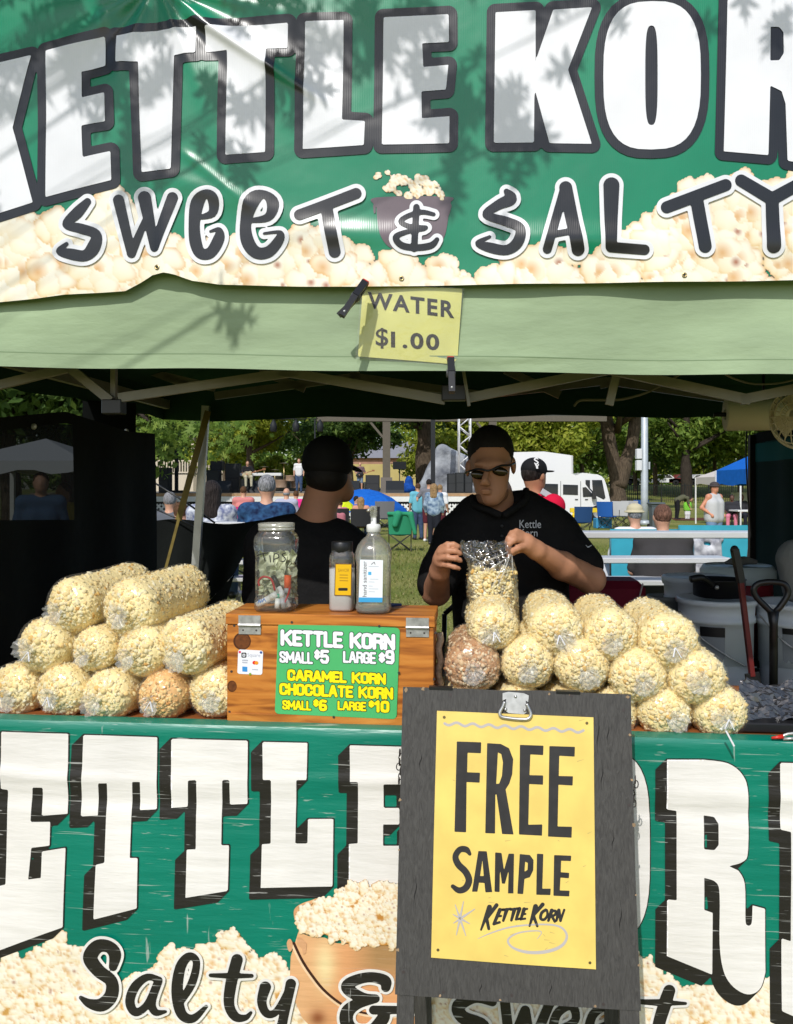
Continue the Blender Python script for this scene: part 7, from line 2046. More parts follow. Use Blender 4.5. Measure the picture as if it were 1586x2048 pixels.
# foil tray on the counter end
fo = mat('foil', (0.03, 0.03, 0.032), 0.07, 1.0, 0.0)
g = np.random.default_rng(8)
ft = thing('lined_tray', 'crinkled glossy black liner in a tray at the right end of the counter', 'tray', S(1550, 1450, 2.5))
nu, nv = 26, 70
v = []
for j in range(nv):
    for i in range(nu):
        q = S(1478 + 190 * i / (nu - 1), HY, 2.52 - .22 * j / (nv - 1)); q.z = .975 - .055 * j / (nv - 1) + (.006 if j % 2 else -.006) * math.sin(i * (.35 + .1 * (j % 5)) + j * 1.7) + g.normal(0, .003) + .008 * math.sin(i * .5 + j * .2); v.append(q)
mk('liner', v, [(j * nu + i, j * nu + i + 1, (j + 1) * nu + i + 1, (j + 1) * nu + i) for j in range(nv - 1) for i in range(nu - 1)], fo, ft, False, True)
q0, q1 = S(1470, HY, 2.27), S(1680, HY, 2.27)
MB().box((0, 0, .9), ((q1 - q0).length, .27, .926), Matrix.Translation(Vector((q0.x, q0.y, 0))) @ Matrix.Rotation(YAW, 4, 'Z'), .004).build('tray_base', black_plastic, ft, False, True)
tg = thing('tongs', 'silver tongs with red tips on the right end of the counter', 'tongs', S(1565, 1472, 2.15))
MB().tube(curve([tuple(S(x, y, 2.19)) for x, y in ((1562, 1474), (1576, 1468), (1600, 1466))], 4), .004, 8).tube([S(1566, 1478, 2.19), S(1600, 1476, 2.19)], .004, 8).build('arms', galv, tg, True, True)
MB().tube([S(1543, 1476, 2.19), S(1566, 1473, 2.19)], [.003, .006], 8).build('tip', red_plastic, tg, True, True)
# maroon cooler bag
mb_ = thing('cooler_bag', 'maroon fabric cooler bag with white piping behind the vendor', 'bag', TT(1205, 3.6, .72))
mar = mat('maroon_fabric', (0.16, 0.006, 0.022), 0.75, 0.25, var=.12, scale=6, bump=.3, bscale=12, bdist=.01); grb = mat('bag_grey_band', (0.36, 0.37, 0.40), 0.6)
MB().box((-.20, -.10, .16), (.165, .13, .44), Matrix.Rotation(YAW, 4, 'Z') @ Matrix.Shear('XZ', 4, (0, 0)), .03).build('body', mar, mb_, False)
MB().box((-.205, -.105, .05), (.08, .13, .258), Matrix.Rotation(YAW, 4, 'Z'), .012).build('lower_band', grb, mb_, False)
MB().tube([(.135, -.125, .435), (.10, -.128, .30), (.045, -.128, .10)], .0035, 6).build('piping', mat('piping_pale', (0.5, 0.4, 0.4), 0.6), mb_, True)
MB().box((-.25, -.13, 0.0), (.2, .16, .048), Matrix.Rotation(YAW, 4, 'Z')).build('base_board', black_plastic, mb_)
for x, y in ((-.2, -.1), (.17, -.1), (-.2, .13), (.17, .13)):
    MB().box((x - .015, y - .015, -.72), (x + .015, y + .015, 0)).build('stand_leg', black_plastic, mb_)
# folding stool leg seen between box and vendor
tag(MB().tube([P(889, 1228, 3.3), P(925, 1196, 3.3)], .010, 8).tube([P(889, 1228, 3.3), (P(880, 0, 3.3).x, 3.3, 0)], .010, 8).tube([P(925, 1196, 3.3), (P(935, 0, 3.3).x, 3.35, 0)], .010, 8).build('folding_stand', black_plastic, None, True), 'black folding stand leg between the pine box and the vendor', 'stand')

# ------------------------------------------------------------------ hung from the roof at the right: towel roll, fan, cable
tr_ = thing('paper_towel_roll', 'white paper towel roll hanging beneath the roof at right', 'paper roll', P(1520, 825, 3.0))
q = P(1520, 828, 3.0)
Mr = Matrix.Translation(q) @ Matrix.Rotation(R(80), 4, 'Z') @ Matrix.Rotation(R(90), 4, 'X')
MB().lathe([(.02, -.12), (.058, -.12), (.060, -.118), (.060, .118), (.058, .12), (.02, .12), (.02, -.12)], 32, Mr, None, False).build('paper', mat('towel_paper', (0.70, 0.67, 0.62), 0.9, 0.1), tr_, True, True)
MB().tube([Mr @ Vector((0, 0, -.16)), Mr @ Vector((0, 0, .16))], .008, 8).build('holder', black_plastic, tr_, True, True)
MB().tube([P(1527, 815, 3.05), P(1527, 742, 3.05)], .005, 6).build('hanger', black_plastic, tr_, True, True)
fn_ = thing('fan', 'round beige fan hanging at the top right corner of the stall', 'fan', P(1590, 830, 2.7))
fb = mat('fan_beige', (0.62, 0.55, 0.42), 0.5, 0.4)
fc = P(1602, 832, 2.66)
Mf = Matrix.Translation(fc) @ Matrix.Rotation(R(-68), 4, 'Z') @ Matrix.Rotation(R(90), 4, 'X') @ Matrix.Rotation(R(12), 4, 'Y')
for rr, z_ in ((.105, 0), (.09, .03), (.065, .042), (.04, .05), (.02, .052)):
    ring = [Mf @ Vector((rr * math.cos(a), rr * math.sin(a), z_)) for a in [6.2832 * k / 28 for k in range(29)]]
    MB().tube(ring, .005 if rr > .1 else .002, 6, False).build('guard_ring', fb, fn_, True, True)
for k in range(22):
    a = 6.2832 * k / 22
    MB().tube([Mf @ Vector((rr * math.cos(a), rr * math.sin(a), z_)) for rr, z_ in ((.105, 0), (.09, .03), (.065, .042), (.02, .052))], .0018, 5, False).build('guard_wire', fb, fn_, True, True)
for k in range(4):
    a = 6.2832 * k / 4
    c0 = math.cos(a); s0 = math.sin(a); c1 = math.cos(a + .9); s1 = math.sin(a + .9)
    mk('blade', [Mf @ Vector(v) for v in ((.015 * c0, .015 * s0, .01), (.09 * c0, .09 * s0, .02), (.09 * c1, .09 * s1, -.005), (.015 * c1, .015 * s1, -.005))], [(0, 1, 2, 3)], fb, fn_, False, True)
MB().lathe([(.03, -.09), (.05, -.08), (.055, -.03), (.04, 0), (0, .005)], 24, Mf, None, False).build('motor', fb, fn_, True, True)
MB().lathe([(.108, -.012), (.108, .006), (.100, .006), (.100, -.012), (.108, -.012)], 30, Mf, None, False).build('rim', fb, fn_, True, True)
MB().tube([Mf @ Vector((0, 0, -.08)), P(1612, 742, 2.72)], .009, 8).build('bracket', black_plastic, fn_, True, True)
cb = thing('cable', 'pale power cable looping beneath the tent roof at right', 'cable', P(1300, 790, 3.4))
MB().tube(curve([tuple(P(x, y, 3.2)) for x, y in ((1148, 812), (1160, 801), (1190, 800), (1240, 799), (1285, 788), (1320, 772), (1362, 747))], 6), .0055, 6).build('cord', mat('cable_beige', (0.24, 0.22, 0.18), 0.6), cb, True, True)
MB().tube(curve([tuple(P(x, y, 3.0)) for x, y in ((1440, 742), (1470, 758), (1510, 768), (1560, 766), (1600, 756))], 6), .004, 6).build('cord', mat('cable_beige', (0.24, 0.22, 0.18), 0.6), cb, True, True)
tag(MB().tube(curve([tuple(P(x, y, 4.4)) for x, y in ((1496, 830), (1492, 900), (1495, 980), (1500, 1040), (1503, 1075))], 6), .004, 6).build('cable', black_plastic, None, True), 'thin black cord hanging down at the right opening', 'cable')

# ================================================================== BEHIND THE STALL
alu = mat('bleacher_aluminium', (0.66, 0.66, 0.66), 0.42, 0.5, 0.25, var=.06, scale=3); alu_d = mat('bleacher_frame', (0.20, 0.20, 0.20), 0.5, 0.4, 0.5)
def bleacher(x0, x1, Y, label):
    t = thing('bleacher', label, 'bleacher', ((x0 + x1) / 2, Y, 0))
    for i, (dy, z) in enumerate(((0, 1.23), (.66, .99), (1.32, .75), (1.98, .51))):
        MB().box((x0, Y + dy, z - .045), (x1, Y + dy + .25, z), None, .006).build('seat_plank', alu, t, False, True)
        if i < 3:
            MB().box((x0, Y + dy + .30, z - .42), (x1, Y + dy + .55, z - .38), None, .006).build('foot_plank', alu, t, False, True)
    for x in np.arange(x0 + .35, x1, 1.6):
        mb = MB().bar((x, Y + .1, 0), (x, Y + .1, 1.2), .05).bar((x, Y + 2.05, 0), (x, Y + 2.05, .47), .05).bar((x, Y + .05, .03), (x, Y + 2.0, .03), .05).bar((x, Y + .1, 1.18), (x, Y + 2.05, .47), .05).bar((x, Y + .1, .2), (x, Y + 1.2, .9), .04)
        mb.build('support', alu_d, t, False, True)
    return t
bleacher(0.76, 2.66, 5.9, 'white aluminium bleacher behind the stall at the right')
bleacher(-3.8, -1.25, 7.6, 'aluminium bleacher at the left behind the black cloth')

def folding_chair(loc, rotz, m, label, group, scale=1.0):
    t = thing('camp_chair', label, 'chair', loc, rotz, group)
    fr = mat('chair_frame', (0.03, 0.03, 0.033), 0.5, 0.4)
    s = scale
    def q(x, y, z): return (x * s, y * s, z * s)
    for a, b in ((q(-.27, -.25, 0), q(.27, .22, .42)), (q(.27, -.25, 0), q(-.27, .22, .42)), (q(-.27, -.25, 0), q(-.27, .25, .42)), (q(.27, -.25, 0), q(.27, .25, .42)), (q(-.27, .25, 0), q(.27, .25, .42)), (q(.27, .25, 0), q(-.27, .25, .42)), (q(-.27, -.25, .42), q(-.27, .25, 0)), (q(.27, -.25, .42), q(.27, .25, 0)), (q(-.27, .22, .3), q(-.29, .30, .92)), (q(.27, .22, .3), q(.29, .30, .92)), (q(-.27, -.25, .4), q(-.28, -.25, .64)), (q(.27, -.25, .4), q(.28, -.25, .64))):
        MB().tube([a, b], .011 * s, 6).build('frame_tube', fr, t, True)
    MB().sheet(q(-.26, -.25, .43), q(.26, -.25, .43), q(.26, .24, .40), q(-.26, .24, .40), 6, 6, lambda p, a, b: p - Vector((0, 0, .05 * math.sin(pi * a) * math.sin(pi * b)))).build('seat', m, t, True)
    MB().sheet(q(-.28, .24, .42), q(.28, .24, .42), q(.30, .31, .93), q(-.30, .31, .93), 6, 6, lambda p, a, b: p + Vector((0, .05 * math.sin(pi * a), 0))).build('backrest', m, t, True)
    for sx in (-1, 1):
        MB().sheet(q(sx * .28 - .03, -.26, .645), q(sx * .28 + .03, -.26, .645), q(sx * .29 + .03, .28, .66), q(sx * .29 - .03, .28, .66)).build('armrest', m, t)
    return t
aqua = cloth('aqua_chair_cloth', (0.05, 0.38, 0.50), var=.06); black_cc = cloth('black_chair_cloth', (0.03, 0.03, 0.032)); navy = cloth('navy_chair_cloth', (0.02, 0.06, 0.16))
CG = 'folding chairs on the lawn'
folding_chair(G(1325, 8.6), pi, black_cc, 'low black folding chair under the charcoal-shirted man', CG, .85)
folding_chair(G(1402, 8.9), pi, aqua, 'aqua folding chair with a jacket, right of the seated man', CG, 1.25)
folding_chair(G(1268, 9.0), pi, aqua, 'aqua folding chair behind the bleacher, left of the charcoal-shirted man', CG, 1.2)
v_, f_ = skin([('c', (-.16, .36, 1.02), (.16, .36, 1.02), .035, .035), ('c', (-.10, .40, .98), (-.12, .42, .62), .05, .05), ('c', (.08, .40, .98), (.1, .42, .70), .05, .04), ('c', (.0, .40, .9), (.0, .43, .75), .06, .05)], .02, .03)
jk = mk('jacket', v_, f_, cloth('striped_jacket', (0.12, 0.12, 0.15), col2=(0.6, 0.6, 0.62), scale=9), None, True); jk.location = G(1385, 8.85); jk.rotation_euler = (0, 0, pi); tag(jk, 'grey and white jacket hung over an aqua chair back', 'jacket')
folding_chair(G(800, 20.2), pi, green_cl, 'green camp chair with a green jacket over its back', CG)
v_, f_ = skin([('c', (-.27, .33, .92), (.27, .33, .92), .05, .05), ('c', (-.25, .36, .9), (-.36, .36, .45), .07, .05), ('c', (.05, .37, .9), (.12, .37, .66), .10, .08)], .025, .04)
jk = mk('jacket', v_, f_, green_cl, None, True); jk.location = G(800, 20.2); jk.rotation_euler = (0, 0, pi); tag(jk, 'green jacket draped over the camp chair on the lawn', 'jacket')
folding_chair(G(722, 24.2), pi, black_cc, 'dark camp chair holding the woman in peach', CG)
folding_chair(G(680, 24.8), pi, black_cc, 'dark camp chair beneath the yellow-green umbrella', CG)
folding_chair(G(742, 27), pi, black_cc, 'dark camp chair right of the peach-topped woman', CG)
folding_chair(G(770, 29), pi, cloth('grey_chair_cloth', (.16, .16, .17)), 'grey camp chair before the white lattice', CG, 1.15)
folding_chair(G(468, 13), pi, pink, 'bright pink camp chair between the left spectators', CG, 1.35)
folding_chair(G(1163, 27), pi, navy, 'navy camp chair beside the vendor\'s shoulder', CG)
folding_chair(G(1217, 31), pi - .7, cloth('royal_chair', (.02, .10, .36)), 'blue lawn chair right of the yellow barrier', CG, 1.1)
folding_chair(G(1245, 32), pi - .5, cloth('white_chair', (.5, .5, .5)), 'pale lawn chair next to the lamp pole', CG, 1.1)
folding_chair(G(1263, 33), pi - .5, cloth('silver_chair', (.4, .4, .42)), 'silver lawn chair nearest the lamp pole', CG, 1.1)
folding_chair(G(1278, 35), pi, cloth('royal_chair', (.02, .10, .36)), 'blue lawn chair half hidden by the lamp pole', CG, 1.1)
bx_ = MB().box((-.3, -.25, 0), (.3, .25, .38), None, .02).build('storage_box', cloth('sky_blue_box', (.05, .26, .48))); bx_.location = G(1205, 31.5); tag(bx_, 'sky blue box beside the lawn chairs', 'box')
# umbrellas before the stage
def umbrella(loc, r, m, label, tilt=0.3, h=1.2):
    t = thing('umbrella', label, 'umbrella', loc)
    M = Matrix.Translation((0, 0, h)) @ Matrix.Rotation(tilt, 4, 'Y')
    MB().lathe([(r, -.22 * r), (r * .8, -.02 * r), (r * .5, .16 * r), (r * .2, .26 * r), (.01, .28 * r)], 8, M, None, False).build('canopy', m, t, False)
    MB().tube([M @ Vector((0, 0, .3 * r)), (0, 0, 0)], .015, 6).build('pole', alu_d, t, True)
umbrella(G(735, 33) , 1.9, cloth('blue_umbrella', (.01, .12, .50), var=.1), 'blue umbrella or tarp before the stage', .12, .95)
umbrella(G(690, 27), .52, cloth('neon_umbrella', (.62, .72, .02)), 'small yellow-green umbrella before the stage', .4, 1.0)
v_, f_ = skin([('e', (0, 0, .2), (.5, .3, .26)), ('e', (.15, .1, .5), (.22, .2, .36))], .05, .1)
tp = mk('tarp_heap', v_, f_, cloth('blue_tarp', (.008, .06, .28), var=.3, bump=.8, bscale=3, bdist=.1), None, True); tp.location = G(812, 42) + Vector((0, 0, 1.29)); tag(tp, 'crumpled blue tarp on the stage right of the monitors', 'tarp')

# ------------------------------------------------------------------ stage
stg = thing('stage', 'low wooden stage with white lattice skirt at the far side of the lawn', 'stage', (-6, 40, 0))
sx0, sx1 = (250 - CX) * 40 / F, (1015 - CX) * 40 / F
dz = 1.285
wood_d = mat('stage_deck', (0.26, 0.22, 0.17), 0.7, 0.2, var=.2, scale=4)
MB().box((sx0 * 1.35, 40, dz - .1), (sx1 * 1.35, 58, dz)).build('deck', wood_d, stg, False, True)
MB().box((sx0, 39.94, dz - .16), (sx1, 39.995, dz - .02)).build('fascia', mat('stage_fascia', (0.42, 0.26, 0.14), 0.6, .2, var=.15, scale=3), stg, False, True)
wh = mat('white_paint', (0.72, 0.72, 0.70), 0.6)
MB().box((sx0, 39.9, dz - .42), (sx1, 39.935, dz - .17)).build('top_rail', wh, stg, False, True)
mb = MB()
hh = .72
for x in np.arange(sx0, sx1, .26):
    mb.bar((x, 39.92, .02), (x + hh, 39.92, .02 + hh), .09, .01, (0, 1, 0)).bar((x + hh, 39.905, .02), (x, 39.905, .02 + hh), .09, .01, (0, 1, 0))
lat = mb.build('lattice', wh, stg, False, True); lat['kind'] = 'stuff'
MB().box((sx0, 40.2, 0.0), (sx1, 40.25, dz - .11)).build('skirt_back', mat('skirt_dark', (.05, .05, .05), .9), stg, False, True)
for x in np.arange(sx0 + 1, sx1, 3.0):
    MB().box((x, 40.4, 0), (x + .15, 40.55, dz - .1)).build('post', wood_d, stg, False, True)
# shelter over the stage
shl_ = thing('stage_shelter', 'beige timber shelter over the stage with one square post in view', 'shelter', G(772, 52))
beige = mat('shelter_beige_shaded', (0.12, 0.105, 0.08), 0.7, .2, var=.05)  # beige darkened: the tree shade over the shelter is put into the colour
def sp(px, py): return P(px, py, 52)
zt0, zt1 = sp(0, 843).z, sp(0, 815).z
MB().box((sp(634, 0).x, 51.8, zt0), (sp(1212, 0).x, 52.2, zt0 + .35)).build('beam', beige, shl_, False, True)
MB().box((sp(640, 0).x, 51.9, zt0 + .352), (sp(1206, 0).x, 56, zt1 + .4)).build('soffit', mat('soffit_dark', (.06, .065, .055), .8), shl_, False, True)
MB().box((sp(625, 0).x, 51.5, zt1 + .401), (sp(1220, 0).x, 57, zt1 + .9)).build('roof', mat('shelter_roof', (.05, .10, .08), .8), shl_, False, True)
for px in (773, 985):
    x = sp(px, 0).x
    MB().box((x - .24, 51.83, dz + .001), (x + .24, 52.17, zt0 - .001)).build('post', beige, shl_, False, True)
    MB().bar((x - .22, 52, zt0 - 1.0), (x - 1.0, 52, zt0 - .06), .14, .26, (0, 1, 0)).build('brace', beige, shl_, False, True)
    MB().box((x - .36, 51.7, dz + .002), (x + .36, 52.3, dz + .9)).build('post_base', mat('post_base_grey', (.16, .14, .12), .8), shl_, False, True)
# band gear
spk = mat('speaker_black', (.016, .018, .020), .6, .3, bump=.3, bscale=40)
def speaker(px, py0, py1, w, Y, label, z0=None, d=.7):
    zt = P(0, py0, Y).z; zb = P(0, py1, Y).z if z0 is None else z0
    x = G(px, Y).x
    t = thing('loudspeaker', label, 'speaker', (x, Y, zb), 0, 'loudspeakers and amplifiers on the stage')
    h = zt - zb
    MB().box((-w / 2, 0, 0), (w / 2, d, h), None, .02).build('cabinet', spk, t)
    MB().box((-w / 2 + .05, -.012, .05), (w / 2 - .05, -.001, h - .05)).build('grille', mat('grille_black', (.03, .032, .034), .8), t)
    MB().box((-w / 2, -.016, h * .48), (w / 2, -.0125, h * .52)).build('seam', spk, t)
    return t
ZD = dz + .001
speaker(904, 947, 0, .42, 40.4, 'left of the three black speaker stacks at the right stage end', ZD)
speaker(920, 945, 0, .42, 40.3, 'middle of the three black speaker stacks at the right stage end', ZD)
speaker(937, 946, 0, .40, 40.4, 'right speaker stack beside the vendor\'s head', ZD)
speaker(464, 927, 0, .70, 41.5, 'tall black amplifier stack left of the seated guitarist', ZD)
speaker(425, 940, 0, .62, 41.0, 'squat amplifier beside the silver tent leg', ZD)
speaker(432, 922, 941, .6, 42.5, 'small amplifier head above the squat amplifier', None)
speaker(327, 935, 0, .5, 41.0, 'speaker at the far left of the stage', ZD)
speaker(745, 950, 0, .8, 47.0, 'low black amplifier right of the standing guitarist', ZD)
def monitor(px, Y, label):
    t = thing('floor_monitor', label, 'speaker', G(px, Y) + Vector((0, 0, ZD)), 0, 'wedge monitors along the stage edge')
    v = [(-.45, 0, 0), (.45, 0, 0), (.45, .6, 0), (-.45, .6, 0), (-.45, .05, .15), (.45, .05, .15), (.45, .55, .6), (-.45, .55, .6)]
    mk('cabinet', v, [(0, 3, 2, 1), (0, 1, 5, 4), (4, 5, 6, 7), (2, 3, 7, 6), (0, 4, 7, 3), (1, 2, 6, 5)], spk, t)
for px, l in ((790, 'wedge monitor left of the blue tarp'), (700, 'wedge monitor before the standing guitarist'), (500, 'wedge monitor by the keyboard'), (440, 'wedge monitor by the left amplifiers')):
    monitor(px, 40.3, l)
# keyboard, drums, music stand
kb = thing('keyboard', 'long white electric keyboard on a black stand on stage', 'keyboard', G(520, 42) + Vector((0, 0, ZD)))
MB().box((-1.1, -.2, .85), (1.1, .25, 1.0), None, .02).build('case', wh, kb)
for s in (-1, 1): MB().bar((-.7 * s, 0, 0), (.7 * s, 0, .85), .05).build('stand_leg', spk, kb)
dr = thing('drum_kit', 'drum kit with cymbals in the middle of the stage', 'drum kit', G(562, 43.5) + Vector((0, 0, ZD)))
drm = mat('drum_shell', (.30, .20, .13), .4, .5); 
for x, y, r, h, z in ((0, 0, .32, .42, .25), (-.55, -.1, .22, .3, .65), (.5, -.1, .24, .3, .6), (.75, .3, .28, .45, .25)):
    MB().lathe([(r, z), (r * 1.03, z + .02), (r, z + .04), (r, z + h - .04), (r * 1.03, z + h - .02), (r, z + h), (0, z + h)], 18, Matrix.Translation((x, y, 0)), None, False).build('drum', drm, dr, True)
for x, y, z in ((-.9, .1, 1.35), (.9, .1, 1.4), (.1, .4, 1.55), (-.4, .5, 1.2)):
    MB().lathe([(.26, z), (.08, z + .03), (.0, z + .05)], 16, Matrix.Translation((x, y, 0)), None, False).tube([(x, y, 0), (x, y, z)], .02, 6).build('cymbal', brass, dr, True)
ms = thing('music_stand', 'black music stand right of the shelter post', 'music stand', G(799, 44) + Vector((0, 0, ZD)))
MB().box((-.35, 0, 1.25), (.35, .04, 1.65), Matrix.Rotation(R(10), 4, 'X')).build('desk', spk, ms)
MB().tube([(0, 0, 0), (0, 0, 1.3)], .03, 6).build('pole', spk, ms, True)
for px, h, l in ((353, 3.6, 'tall black lighting pole at the left of the stage'), (866, 6.0, 'dark lighting mast right of the big trunk')):
    t = thing('lighting_mast', l, 'mast', G(px, 42) + Vector((0, 0, ZD)))
    MB().bar((0, 0, 0), (0, 0, h), .22 if px > 800 else .16).build('mast', spk, t)
    MB().box((-.45, -.45, 0), (.45, .45, .12)).build('base', spk, t)
gt = mat('guitar_body', (.30, .12, .05), .35, .5)
def guitar(par, z, col):
    o = thing('guitar', col[1], 'guitar', par.location, par.rotation_euler.z)
    v, f = skin([('e', (-.10, -.20, z - .03), (.19, .04, .15), rotm('Y', -20)), ('e', (.10, -.20, z + .03), (.13, .04, .12), rotm('Y', -20))], .03, .03)
    mk('guitar_body', v, f, col[0], o, True)
    MB().bar((.15, -.22, z + .05), (.72, -.25, z + .22), .03, .05).box((.70, -.27, z + .19), (.85, -.24, z + .29)).build('neck', gt, o)
p1 = human('guitarist in mauve shirt and shorts standing on the stage', G(720, 50) + Vector((0, 0, ZD)), .2, 'guitar', maroon_s, cloth('denim_shorts', (.18, .24, .32)), skin_f, hair_brown, 1.8, shorts=True, bald=True, group='band members on stage')
guitar(p1, 1.05, (spk, 'black electric guitar of the standing musician'))
p2 = human('guitarist in black tee sitting on the stage by the keyboard', G(495, 40.6) + Vector((0, 0, ZD + .25)), .3, 'sitguitar', cloth('black_tee_far', (.02, .02, .022)), cloth('cream_trousers', (.5, .46, .34)), skin_f, hair_brown, 1.8, group='band members on stage')
guitar(p2, .68, (mat('guitar_cream', (.5, .42, .26), .4), 'pale guitar of the sitting musician'))
MB().box((-.3, -.1, -.25), (.3, .4, .42), None, .03).build('seat_box', spk, p2)
p3 = human('musician in a pale top half hidden behind the helper\'s cap', G(598, 42) + Vector((0, 0, ZD)), 0, 'stand', white_tee, jeans, skin_f, hair_brown, 1.75, group='band members on stage')
# tarpaulin-covered gear and truss tower
v_, f_ = skin([('c', (-1.1, 0, .1), (-.2, 0, 2.3), .5, .35), ('c', (-.2, 0, 2.3), (1.4, 0, 1.5), .35, .4), ('c', (-1.1, 0, .1), (1.3, 0, .1), .5, .5), ('e', (0, 0, 1.0), (1.1, .5, 1.0))], .12, .2)
tp = mk('covered_gear', v_, f_, cloth('grey_tarp', (.11, .12, .14), col2=(.40, .42, .44), scale=1.2, bump=.8, bscale=2, bdist=.2), None, True); tp.location = G(892, 46) + Vector((0, 0, ZD)); tag(tp, 'gear covered by a grey tarpaulin at the right stage end', 'tarp')
tw = thing('truss_tower', 'pale lattice lighting tower beside the vendor\'s head', 'tower', G(929, 44) + Vector((0, 0, ZD)))
for i, (x, y) in enumerate(((-.3, -.3), (.3, -.3), (.3, .3), (-.3, .3))):
    MB().tube([(x, y, 0), (x, y, 6)], .05, 6).build('chord', alu, tw, True)
for k in range(12):
    s = 1 if k % 2 else -1
    for y in (-.3, .3): MB().tube([(-.3 * s, y, k * .5), (.3 * s, y, k * .5 + .5)], .035, 5).build('brace', alu, tw, True)
    for x in (-.3, .3): MB().tube([(x, -.3 * s, k * .5), (x, .3 * s, k * .5 + .5)], .035, 5).build('brace', alu, tw, True)
# overhead lighting truss with lamps at the left of the shelter
tz_ = P(0, 838, 51).z
lt_ = thing('lighting_truss', 'overhead lighting truss with lamps above the stage', 'truss', P(580, 838, 51))
for dz_ in (0, .35): MB().tube([P(300, 838, 51) + Vector((0, 0, dz_)), P(632, 838, 51) + Vector((0, 0, dz_))], .035, 6).build('chord', spk, lt_, True, True)
for k in range(0, 330, 12): MB().tube([P(300 + k, 838, 51) + Vector((0, 0, .35 * ((k // 12) % 2))), P(312 + k, 838, 51) + Vector((0, 0, .35 * ((k // 12 + 1) % 2)))], .02, 5).build('web', spk, lt_, True, True)
for px in (547, 592, 450, 640):
    c = P(px, 852, 51)
    MB().lathe([(.16, -.35), (.2, -.3), (.22, .1), (.12, .25), (.05, .4)], 14, Matrix.Translation(c)).build('stage_lamp', spk, lt_, True, True)
for px in (300, 630): MB().tube([P(px, 838, 51), (P(px, 0, 51).x, 51, ZD)], .05, 6).build('mast', spk, lt_, True, True)

# ------------------------------------------------------------------ buildings far off
gz = thing('gazebo', 'white-railed gazebo with green roof beyond the stage', 'gazebo', G(365, 76))
cream = mat('gazebo_cream', (0.58, 0.50, 0.40), 0.7); groof = mat('gazebo_roof', (.12, .30, .25), .6, .3, var=.08)
gc = G(372, 78)
def gp(a, r, z): return gc + Vector((r * math.cos(a), r * math.sin(a), z))
z_floor, z_eave = P(0, 950, 76).z, P(0, 868, 76).z
angs = [pi / 8 + pi / 4 * k for k in range(8)]
MB().lathe([(4.4, 0), (4.4, z_floor)], 8, Matrix.Translation(gc) @ Matrix.Rotation(pi / 8, 4, 'Z')).build('base', cream, gz, False, True)
MB().lathe([(5.2, z_eave), (5.2, z_eave + .12), (.3, z_eave + 3.4), (.0, z_eave + 3.5)], 8, Matrix.Translation(gc) @ Matrix.Rotation(pi / 8, 4, 'Z'), None, False).build('roof', groof, gz, False, True)
for k in range(8):
    a0, a1 = angs[k], angs[(k + 1) % 8]
    MB().bar(gp(a0, 4.3, z_floor), gp(a0, 4.3, z_eave), .28).build('post', cream, gz, False, True)
    MB().bar(gp(a0, 4.3, z_eave - .35), gp(a1, 4.3, z_eave - .35), .12, .3).build('frieze', cream, gz, False, True)
    MB().bar(gp(a0, 4.3, z_floor + 1.25), gp(a1, 4.3, z_floor + 1.25), .12, .12).bar(gp(a0, 4.3, z_floor + .2), gp(a1, 4.3, z_floor + .2), .12, .12).build('rail', cream, gz, False, True)
    mb = MB()
    for j in range(1, 14):
        p = gp(a0, 4.3, 0).lerp(gp(a1, 4.3, 0), j / 14)
        mb.bar(p + Vector((0, 0, z_floor + .2)), p + Vector((0, 0, z_floor + 1.2)), .10)
        mb.bar(p + Vector((0, 0, z_eave - .9)), p + Vector((0, 0, z_eave - .5)), .10)
    o = mb.build('balusters', cream, gz, False, True); o['kind'] = 'stuff'
hs_ = thing('far_house', 'tan house front seen beyond the stage behind the big trunk', 'house', G(800, 105))
MB().box((G(660, 105).x, 105, 0), (G(868, 105).x, 113, 5.3)).build('wall', mat('brick_tan', (.36, .21, .15), .85, .1, var=.12, scale=2), hs_, False, True)
MB().box((G(655, 105).x, 104.2, 0), (G(872, 105).x, 104.9, P(0, 928, 104.2).z)).build('garden_wall', mat('ochre_wall', (.50, .40, .16), .85, .1, var=.08, scale=1), hs_, False, True)
r0_, r1_ = G(655, 105).x, G(873, 105).x
mk('roof', [(r0_, 104.5, 5.3), (r1_, 104.5, 5.3), (r1_, 113.5, 5.3), (r0_, 113.5, 5.3), (r0_ + 1, 109, 7.6), (r1_ - 1, 109, 7.6)], [(0, 1, 5, 4), (2, 3, 4, 5), (0, 4, 3), (1, 2, 5), (0, 3, 2, 1)], mat('far_roof', (.22, .22, .24), .8), hs_, False, True)
for px in (790, 815, 832):
    w_o = MB().box((G(px, 105).x - .5, 104.93, 3.3), (G(px, 105).x + .5, 104.99, 4.6)).build('window', mat('far_glass', (.05, .06, .07), .15, .5), hs_, False, True)

# ------------------------------------------------------------------ vehicles
vw = mat('vehicle_white', (0.74, 0.74, 0.74), 0.32, 0.5, coat=.3); glass_d = mat('vehicle_glass', (.025, .03, .035), .08, .6); tyre = mat('tyre', (.02, .02, .02), .85, .2); rim_m = mat('rim', (.45, .45, .46), .4, .5, .6); trim = mat('vehicle_trim', (.03, .03, .03), .5)
def wheel(t, px, Y, r, y0):
    c = Vector((G(px, Y).x, y0, r))
    M = Matrix.Translation(c) @ Matrix.Rotation(R(90), 4, 'X')
    w_ = MB().lathe([(r * .62, -.12), (r, -.10), (r, .10), (r * .62, .12)], 24, M, None, False).build('wheel', tyre, t, True, True)
    o = MB().lathe([(0, .10), (r * .3, .11), (r * .60, .09), (r * .64, .115), (r * .66, .09)], 20, M, None, False).build('rim', rim_m, None, True)
    o.parent = t; o.location = -Vector(t.location)
